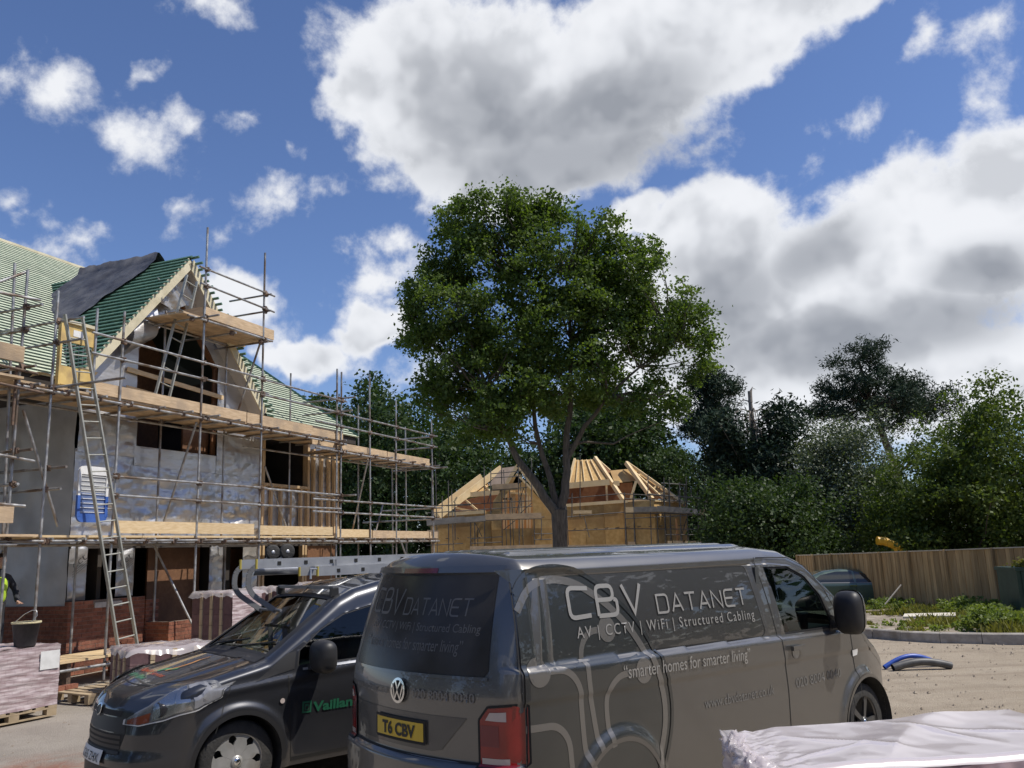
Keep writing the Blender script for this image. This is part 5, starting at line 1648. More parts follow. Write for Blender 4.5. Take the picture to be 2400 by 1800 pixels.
tbx.location = (-3.0, 8.35, 0); tbx.rotation_euler = (0, 0, R(90 - 229.85))
tag(tbx, 'grey pipe carrier tube lying along the small van roof behind the ladders', 'pipe tube')

# ------------------------------------------------------------------ trees
def leaf_mat(name, c1, c2, trans=.45, scale=.55, gloss=.025):
    m = bpy.data.materials.new(name)
    m.use_nodes = True
    n, l = m.node_tree.nodes, m.node_tree.links
    n.clear()
    o = n.new('ShaderNodeOutputMaterial')
    t = n.new('ShaderNodeTexCoord')
    nz = n.new('ShaderNodeTexNoise'); nz.inputs['Scale'].default_value = scale; nz.inputs['Detail'].default_value = 6
    nz.inputs['Roughness'].default_value = .75
    l.new(t.outputs['Object'], nz.inputs['Vector'])
    rp = n.new('ShaderNodeValToRGB')
    rp.color_ramp.elements[0].position, rp.color_ramp.elements[1].position = .34, .66
    rp.color_ramp.elements[0].color, rp.color_ramp.elements[1].color = (*c1, 1), (*c2, 1)
    l.new(nz.outputs['Fac'], rp.inputs[0])
    d = n.new('ShaderNodeBsdfDiffuse'); l.new(rp.outputs[0], d.inputs[0])
    tl = n.new('ShaderNodeBsdfTranslucent')
    mu = n.new('ShaderNodeMix'); mu.data_type = 'RGBA'; mu.blend_type = 'MULTIPLY'; mu.inputs[0].default_value = 1
    l.new(rp.outputs[0], mu.inputs[6]); mu.inputs[7].default_value = (1.2, 1.25, .45, 1)
    l.new(mu.outputs[2], tl.inputs[0])
    g = n.new('ShaderNodeBsdfGlossy'); g.inputs['Roughness'].default_value = .55
    a = n.new('ShaderNodeMixShader'); a.inputs[0].default_value = trans
    l.new(d.outputs[0], a.inputs[1]); l.new(tl.outputs[0], a.inputs[2])
    b = n.new('ShaderNodeMixShader'); b.inputs[0].default_value = gloss
    l.new(a.outputs[0], b.inputs[1]); l.new(g.outputs[0], b.inputs[2])
    l.new(b.outputs[0], o.inputs[0])
    return m
M['bark'] = mat('grey_brown_bark', (.065, .055, .042), (.13, .11, .085), scale=3, stretch=(4, 4, .8), rough=.95, bump=.9, bscale=7)
M['bark_dark'] = mat('dark_bark', (.05, .038, .03), (.09, .06, .045), scale=3, stretch=(4, 4, .8), rough=.95, bump=.8, bscale=7)
M['deadwood'] = mat('grey_deadwood', (.17, .15, .125), (.25, .22, .185), scale=4, rough=.95, bump=.5)
LOBES = {'oak': [(-2.27, 42.0, 18.51, 1.39), (-1.03, 42.0, 19.05, 1.21), (-0.13, 42.0, 19.37, 1.3), (1.19, 42.0, 18.85, 1.39), (2.3, 42.0, 18.81, 1.02), (3.12, 42.0, 17.37, 1.56), (4.65, 42.0, 17.08, 1.29), (5.71, 42.0, 16.35, 1.28), (7.25, 42.0, 16.29, 1.11), (7.95, 42.0, 15.35, 0.92), (-3.54, 42.0, 15.77, 1.36), (-1.77, 42.0, 16.16, 1.73), (0.42, 42.0, 16.08, 1.82), (2.37, 42.0, 15.33, 1.81), (4.51, 42.0, 14.56, 1.72), (6.46, 42.0, 14.27, 1.45), (8.18, 42.0, 13.98, 1.18), (-4.23, 42.0, 13.75, 1.26), (-2.28, 42.0, 13.46, 1.88), (0.1, 42.0, 13.15, 1.96), (2.46, 42.0, 12.61, 1.96), (4.83, 42.0, 12.31, 1.61), (6.98, 42.0, 12.23, 1.35), (8.95, 42.0, 12.6, 1.0), (9.66, 42.0, 11.91, 0.73), (-4.58, 42.0, 12.2, 0.98), (-2.98, 42.0, 11.04, 1.68), (-0.63, 42.0, 10.52, 1.93), (1.93, 42.0, 10.21, 1.84), (4.06, 42.0, 10.13, 1.32), (-3.85, 42.0, 10.19, 1.06), (-2.17, 42.0, 9.05, 1.66), (-0.48, 42.0, 8.77, 1.48), (7.74, 42.0, 10.66, 0.89), (9.24, 42.0, 10.6, 0.72), (6.13, 42.0, 8.97, 0.67), (8.25, 42.0, 8.9, 0.75), (-4.87, 42.0, 14.91, 0.72), (9.67, 42.0, 13.47, 0.55)], 'beech': [(-12.25, 80.0, 14.41, 3.2), (-13.46, 80.0, 17.33, 1.9), (-10.25, 80.0, 12.3, 5.24), (-5.86, 80.0, 10.53, 5.57), (-13.88, 80.0, 10.01, 4.13), (-9.91, 80.0, 7.09, 5.57), (-3.54, 80.0, 7.27, 5.54), (-0.44, 80.0, 4.8, 4.05), (-6.8, 80.0, 3.07, 4.43), (1.27, 80.0, 8.29, 4.43), (-13.11, 80.0, 2.52, 2.98), (-9.18, 80.0, 1.61, 2.96), (-5.28, 80.0, 0.71, 2.95), (-16.25, 80.0, 1.47, 2.25), (-11.15, 80.0, 0.91, 2.23)], 'oak2': [(8.77, 80.0, 14.07, 3.93), (12.03, 80.0, 14.36, 3.01), (6.15, 80.0, 10.11, 5.19), (10.57, 80.0, 10.36, 4.11), (4.78, 80.0, 6.58, 4.06), (9.56, 80.0, 6.81, 3.71)], 'lefttree': [(-19.9, 85.0, 15.64, 2.25), (-17.75, 85.0, 14.48, 2.24), (-21.61, 85.0, 14.4, 1.88), (-16.03, 85.0, 11.62, 3.33), (-18.58, 85.0, 10.44, 3.34), (-20.68, 85.0, 8.39, 3.36), (-15.18, 85.0, 6.94, 3.68), (-18.95, 85.0, 4.58, 3.33), (-18.1, 85.0, 1.87, 2.22), (-14.76, 85.0, 1.56, 2.2), (-21.86, 85.0, 2.62, 2.61)], 'bright': [(20.64, 40.0, 5.6, 2.09), (22.49, 40.0, 5.94, 2.51), (19.24, 40.0, 4.06, 2.24), (21.95, 40.0, 3.57, 3.45), (19.38, 40.0, 2.1, 2.43), (22.84, 40.0, 1.6, 2.9), (17.86, 40.0, 2.54, 1.66), (17.29, 40.0, 1.02, 1.28), (21.15, 40.0, 0.69, 2.47), (24.01, 40.0, 4.09, 2.94), (20.2, 40.0, 0.92, 1.88), (22.44, 40.0, 7.76, 0.54), (22.03, 40.0, 6.96, 0.87)], 'birch': [(18.93, 50.0, 7.67, 1.54), (19.79, 50.0, 6.39, 2.1), (17.8, 50.0, 6.46, 1.53), (18.34, 50.0, 4.45, 2.62), (20.04, 50.0, 4.15, 2.21), (17.03, 50.0, 3.76, 1.95), (18.84, 50.0, 2.24, 2.41), (16.34, 50.0, 1.84, 1.73), (20.82, 50.0, 2.41, 1.78)], 'shrub1': [(14.34, 70.0, 7.04, 2.51), (14.85, 70.0, 4.61, 2.86), (13.66, 70.0, 2.6, 2.85), (16.44, 70.0, 2.85, 2.88), (12.67, 70.0, 8.14, 1.79), (16.98, 70.0, 5.22, 2.16)], 'shrub2': [(11.72, 44.0, 3.56, 1.82), (12.71, 44.0, 2.45, 2.06), (13.87, 44.0, 3.27, 1.62), (14.15, 44.0, 1.76, 1.62), (11.36, 44.0, 1.86, 1.59)], 'conifer': [(13.72, 55.0, 9.19, 1.14), (17.34, 55.0, 9.34, 1.4), (15.51, 55.0, 7.46, 1.61), (16.8, 55.0, 6.59, 1.85), (13.54, 55.0, 6.98, 1.36), (15.02, 55.0, 5.01, 2.06), (17.17, 55.0, 4.67, 1.62), (13.38, 55.0, 8.36, 1.14)], 'pine1': [(17.19, 75.0, 16.48, 1.41), (18.65, 75.0, 15.65, 1.41), (17.74, 75.0, 13.75, 1.72), (16.11, 75.0, 12.27, 1.39), (18.34, 75.0, 11.81, 1.25), (15.9, 75.0, 14.58, 1.09)], 'pine2': [(33.18, 80.0, 19.0, 1.86), (31.44, 80.0, 16.14, 2.07), (34.57, 80.0, 16.86, 2.25), (29.81, 80.0, 14.14, 1.61), (33.03, 80.0, 14.03, 2.08), (36.15, 80.0, 14.74, 2.56), (38.34, 80.0, 14.46, 2.28), (40.5, 80.0, 13.97, 2.0), (37.36, 80.0, 16.35, 1.52), (28.36, 80.0, 13.79, 0.87), (34.5, 80.0, 12.75, 1.49)]}

def leaves(lobes, n, size, seed, clump=1.0, deep=(1.0,), flat=1.0, gaps=.25, aspect=.62, shell=.45):
    """leaf-sized kites gathered in clumps through the volume of the lobes"""
    g = np.random.default_rng(seed)
    L3 = []
    for x, y, z, r in lobes:
        for k in deep:
            q = r * (1 - .18 * abs(k))
            for _s in range(3):        # small side boughs break the outline
                dd = g.normal(size=3); dd /= np.linalg.norm(dd)
                L3.append((x + dd[0] * r * 1.05, y + k * r * 1.15 + dd[1] * r, z + dd[2] * r * 1.0, r * g.uniform(.22, .42)))
            L3.append((x + g.normal(0, r * .12), y + k * r * 1.15 + g.normal(0, r * .2), z + g.normal(0, r * .08), q))
    L3 = np.array(L3)
    w = L3[:, 3] ** 2.2
    w /= w.sum()
    per = 26
    nc = n // per
    li = g.choice(len(L3), nc, p=w)
    d = g.normal(size=(nc, 3)); d /= np.linalg.norm(d, axis=1)[:, None]
    rad = (shell + (1 - shell) * g.random(nc)) ** .6
    c = L3[li, :3] + d * (L3[li, 3] * rad)[:, None] * np.array([1, 1, flat])
    # drop clumps where a coarse noise says there is a hole
    hole = np.array([mnoise.noise(Vector((p[0] * .55, p[1] * .55, p[2] * .55 + seed))) for p in c])
    keep = hole > (-.62 + gaps * 1.0) 
    c, d = c[keep], d[keep]
    nc = len(c)
    sig = clump * g.uniform(.6, 1.3, nc)
    p = np.repeat(c, per, 0) + g.normal(size=(nc * per, 3)) * np.repeat(sig, per)[:, None] * np.array([1, 1, .62])
    N_ = len(p)
    nrm = g.normal(size=(N_, 3)) + np.repeat(d, per, 0) * .7 + np.array([0, 0, .55])
    nrm /= np.linalg.norm(nrm, axis=1)[:, None]
    a = np.cross(nrm, g.normal(size=(N_, 3))); a /= np.linalg.norm(a, axis=1)[:, None]
    b = np.cross(nrm, a)
    s = (size * g.uniform(.55, 1.25, N_))[:, None]
    fold = nrm * s * .16
    v = np.stack([p - a * s, p + b * s * aspect - fold, p + a * s, p - b * s * aspect - fold], 1).reshape(-1, 3)
    return v, np.arange(N_ * 4, dtype=np.int32), c

def limbs(mb, base, targets, r0, rng_, sag=.0, joints=4, wob=.12, rtip=.02):
    """bent tapering limbs from base to each target"""
    for t, rr in targets:
        a, b = Vector(base), Vector(t)
        Ld = (b - a).length
        pts, rs = [], []
        for k in range(joints + 1):
            f = k / joints
            q = a.lerp(b, f)
            q.z += (1 - (2 * f - 1) ** 2) * Ld * -.06 + sag * f * f * -Ld
            if 0 < k < joints:
                q += Vector((rng_.uniform(-1, 1), rng_.uniform(-1, 1), rng_.uniform(-1, 1))) * wob * Ld / joints
            pts.append(q); rs.append(rr + (rtip - rr) * f ** .8)
        mb.path(pts, rs, 7)
        yield pts

def make_tree(name, label, cat, key, n, size, leafm, barkm='bark', seed=1, clump=.55, deep=(-1, 0, 1), trunk=None, tr=.35, gaps=.25, flat=1.0, group=None, nb=60, shell=.45, aspect=.62):
    lob = LOBES[key]
    rg = random.Random(seed)
    cx = sum(q[0] * q[3] for q in lob) / sum(q[3] for q in lob); cy = lob[0][1]
    base = Vector(trunk[0]) if trunk else Vector((cx, cy, gh(cx, cy) - .1))
    t = thing(name, label, cat, tuple(base), 0, group)
    v, f, cl = leaves(lob, n, size, seed, clump, deep, flat, gaps, aspect, shell)
    me = np_mesh('crown', v - np.array(base), f, 4, leafm)
    cr_ = link('crown', me, t)
    mb = MB()
    zs = sorted(q[2] for q in lob)
    stem = [Vector(p) - base for p in trunk] if trunk else [Vector((0, 0, 0)), Vector((rg.uniform(-.3, .3), rg.uniform(-.3, .3), zs[len(zs) // 2] * .45)), Vector((0, 0, zs[-3] * .9))]
    mb.path(stem, [tr * (1 - .75 * k / (len(stem) - 1)) * (1.25 if k == 0 else 1) for k in range(len(stem))], 10)
    idx = list(range(len(cl))); rg.shuffle(idx)
    for i in idx[:nb]:
        c = Vector(cl[i]) - base
        # leave the stem below the clump
        best = min(stem[1:] if len(stem) > 2 else stem, key=lambda s_: (s_ - c).length + max(0, s_.z - c.z) * 2)
        list(limbs(mb, best, [(c, tr * rg.uniform(.10, .22))], 0, rg, joints=5, rtip=.015))
    mb.build('trunk', M[barkm], t)
    return t, cr_

M['leaf_oak'] = leaf_mat('oak_leaves', (.042, .085, .016), (.135, .195, .040), .50)
M['leaf_dark'] = leaf_mat('dark_leaves', (.020, .044, .013), (.050, .088, .024), .34)
M['leaf_bright'] = leaf_mat('yellow_green_leaves', (.045, .085, .016), (.125, .165, .035), .40, .9)
M['leaf_birch'] = leaf_mat('grey_green_leaves', (.045, .072, .035), (.13, .16, .095), .30, 1.2, .06)
M['leaf_pine'] = leaf_mat('pine_needles', (.012, .028, .017), (.028, .050, .028), .12)
M['leaf_shrub'] = leaf_mat('shrub_leaves', (.022, .050, .014), (.060, .095, .030), .35, 1.0)

# the big oak in front of the timber house: forked trunk and long limbs
OT = Vector((2.05, 42, gh(2.05, 42) - .1))
oak = thing('oak_tree', 'tall broad oak with forked trunk standing before the timber frame house', 'tree', tuple(OT))
v, f, cl = leaves(LOBES['oak'], 190000, .105, 3, .25, (-.9, 0, .9), 1.0, .54, .62, .5)
link('crown', np_mesh('crown', v - np.array(OT), f, 4, M['leaf_oak']), oak)
rg = random.Random(4)
def P_(x, y, z): return Vector((x, y, z)) - OT
mb = MB()
mb.path([P_(2.08, 42, -.6), P_(2.05, 42, 1.5), P_(2.06, 42, 2.8), P_(2.08, 42, 3.9)], [.55, .38, .36, .40], 14)
fork = P_(2.06, 42, 3.6)
stems = {'left': [fork, P_(1.1, 41.8, 5.0), P_(.25, 41.7, 6.3), P_(-.5, 41.6, 7.8), P_(-1.3, 41.5, 10.0), P_(-2.2, 41.2, 13)],
         'mid': [fork, P_(1.7, 42.3, 5.4), P_(1.25, 42.5, 7.2), P_(.9, 42.8, 10), P_(.6, 43, 13), P_(.7, 43, 16)],
         'right': [fork, P_(2.50, 42.1, 5.2), P_(2.62, 42.2, 7.0), P_(2.9, 42.2, 9.5), P_(3.1, 42.3, 12.5), P_(3.0, 42.3, 16)],
         'far_right': [P_(2.62, 42.2, 6.4), P_(3.6, 42, 8.0), P_(4.8, 41.8, 9.4), P_(6.4, 41.6, 10.8), P_(8.2, 41.4, 12.0)]}
for nm, pts in stems.items():
    q = []
    for i in range(len(pts) - 1):
        for k in range(3):
            q.append(pts[i].lerp(pts[i + 1], k / 3) + Vector((rg.uniform(-.06, .06), rg.uniform(-.06, .06), 0)))
    q.append(pts[-1])
    r0 = {'left': .24, 'mid': .18, 'right': .25, 'far_right': .14}[nm]
    mb.path(q, [r0 * (1 - .8 * i / (len(q) - 1)) for i in range(len(q))], 10)
nodes = [p for pts in stems.values() for p in pts[2:]]
idx = list(range(len(cl))); rg.shuffle(idx)
for i in idx[:230]:
    c = Vector(cl[i]) - OT
    b = min(nodes, key=lambda s_: (s_ - c).length + max(0, s_.z - c.z + .5) * 1.5)
    list(limbs(mb, b, [(c, rg.uniform(.03, .085))], 0, rg, joints=5, rtip=.012, wob=.22))
mb.build('trunk', M['bark'], oak)

make_tree('beech_tree', 'dark dense tree behind the left end of the timber frame house', 'tree', 'beech', 62000, .22, M['leaf_dark'], 'bark_dark', 11, .55, tr=.6, gaps=.22)
make_tree('oak_tree', 'dark spreading tree behind the oak above the right hand timber roof', 'tree', 'oak2', 48000, .22, M['leaf_dark'], 'bark_dark', 12, .52, tr=.6, gaps=.26)
make_tree('broadleaf_tree', 'distant tree seen past the far end of the silver house roof', 'tree', 'lefttree', 36000, .24, M['leaf_shrub'], 'bark_dark', 13, .55, tr=.5, gaps=.2)
make_tree('hawthorn_tree', 'bright yellow green bushy tree above the fence at the frame edge', 'tree', 'bright', 105000, .092, M['leaf_bright'], 'bark', 14, .30, tr=.3, gaps=.30)
make_tree('birch_tree', 'grey green birch standing left of the bright bushy tree', 'tree', 'birch', 90000, .085, M['leaf_birch'], 'bark', 15, .34, tr=.25, gaps=.28)
make_tree('elder_bush', 'green bush beside the far scaffolding of the timber house', 'bush', 'shrub1', 46000, .13, M['leaf_shrub'], 'bark_dark', 16, .42, tr=.2, gaps=.25)
make_tree('holly_bush', 'dark low bush under the broken topped conifer behind the fence', 'bush', 'shrub2', 48000, .10, M['leaf_shrub'], 'bark_dark', 17, .42, tr=.2, gaps=.2)
make_tree('pine_tree', 'dark pine crown standing just right of the big oak', 'tree', 'pine1', 22000, .22, M['leaf_pine'], 'bark_dark', 18, .42, trunk=[(17.6, 75, -.6), (17.5, 75, 9), (17.2, 75, 14), (17.0, 75, 17)], tr=.4, gaps=.52, flat=.7, aspect=.25, nb=50)
make_tree('pine_tree', 'tall dark pine with leaning bare trunk against the clouds', 'tree', 'pine2', 42000, .22, M['leaf_pine'], 'bark_dark', 19, .42, trunk=[(36.2, 80, -.6), (35.6, 80, 8), (34.0, 80, 14.5), (33.2, 80, 19.0)], tr=.5, gaps=.56, flat=.6, aspect=.25, nb=90, shell=.5)
# conifer with a snapped, bare top and hanging dead boughs
ct, _c = make_tree('conifer_tree', 'dark conifer with snapped bare top and drooping dead boughs', 'tree', 'conifer', 30000, .20, M['leaf_pine'], 'deadwood', 20, .45, trunk=[(15.6, 55, -.6), (15.55, 55, 6), (15.5, 55, 11.75)], tr=.42, gaps=.35, flat=1.1, aspect=.35, nb=40)
mb = MB()
rg = random.Random(9)
for i in range(26):
    z = rg.uniform(8.2, 11.4)
    a = rg.uniform(0, 2 * PI); ln = rg.uniform(1.0, 2.4)
    p = [Vector((-.08, 0, z + .6)), Vector((math.cos(a) * ln * .45, math.sin(a) * ln * .45, z + .75)), Vector((math.cos(a) * ln * .8, math.sin(a) * ln * .8, z + .45)), Vector((math.cos(a) * ln, math.sin(a) * ln, z - .3))]
    mb.path(p, [.05, .04, .03, .012], 5)
    for k in range(5):
        q = p[1].lerp(p[3], k / 5); mb.path([q, q + Vector((rg.uniform(-.1, .1), 0, -rg.uniform(.3, 1.1)))], [.014, .005], 4)
mb.path([Vector((-.1, 0, 11.6)), Vector((-.02, 0, 12.3)), Vector((.16, .05, 12.65))], [.16, .10, .01], 6)
mb.build('dead_bough', M['deadwood'], ct)
# wood closing the site behind the viewer (seen only as reflections in the vans)
wd = []
for k in range(19):
    a = R(44 + 241 * k / 18)
    rr_ = 34 + 6 * math.sin(k * 2.3)
    x, y = rr_ * math.sin(a), rr_ * math.cos(a) - 2
    h = 13 + 4 * math.sin(k * 1.7)
    wd += [(x, y, h * .7, 4.2), (x + 2.5, y, h * .45, 4.2), (x - 2, y + 1, h * .4, 4.0), (x + .5, y - 1, h * .95, 2.8), (x, y, h * .15, 3.6)]
v, f, cl = leaves(wd, 52000, .42, 31, 1.0, (0,), 1.0, .12)
tag(link('wood', np_mesh('wood', v, f, 4, M['leaf_dark'])), 'belt of dark trees closing the building site behind the viewer', 'wood', kind='stuff')

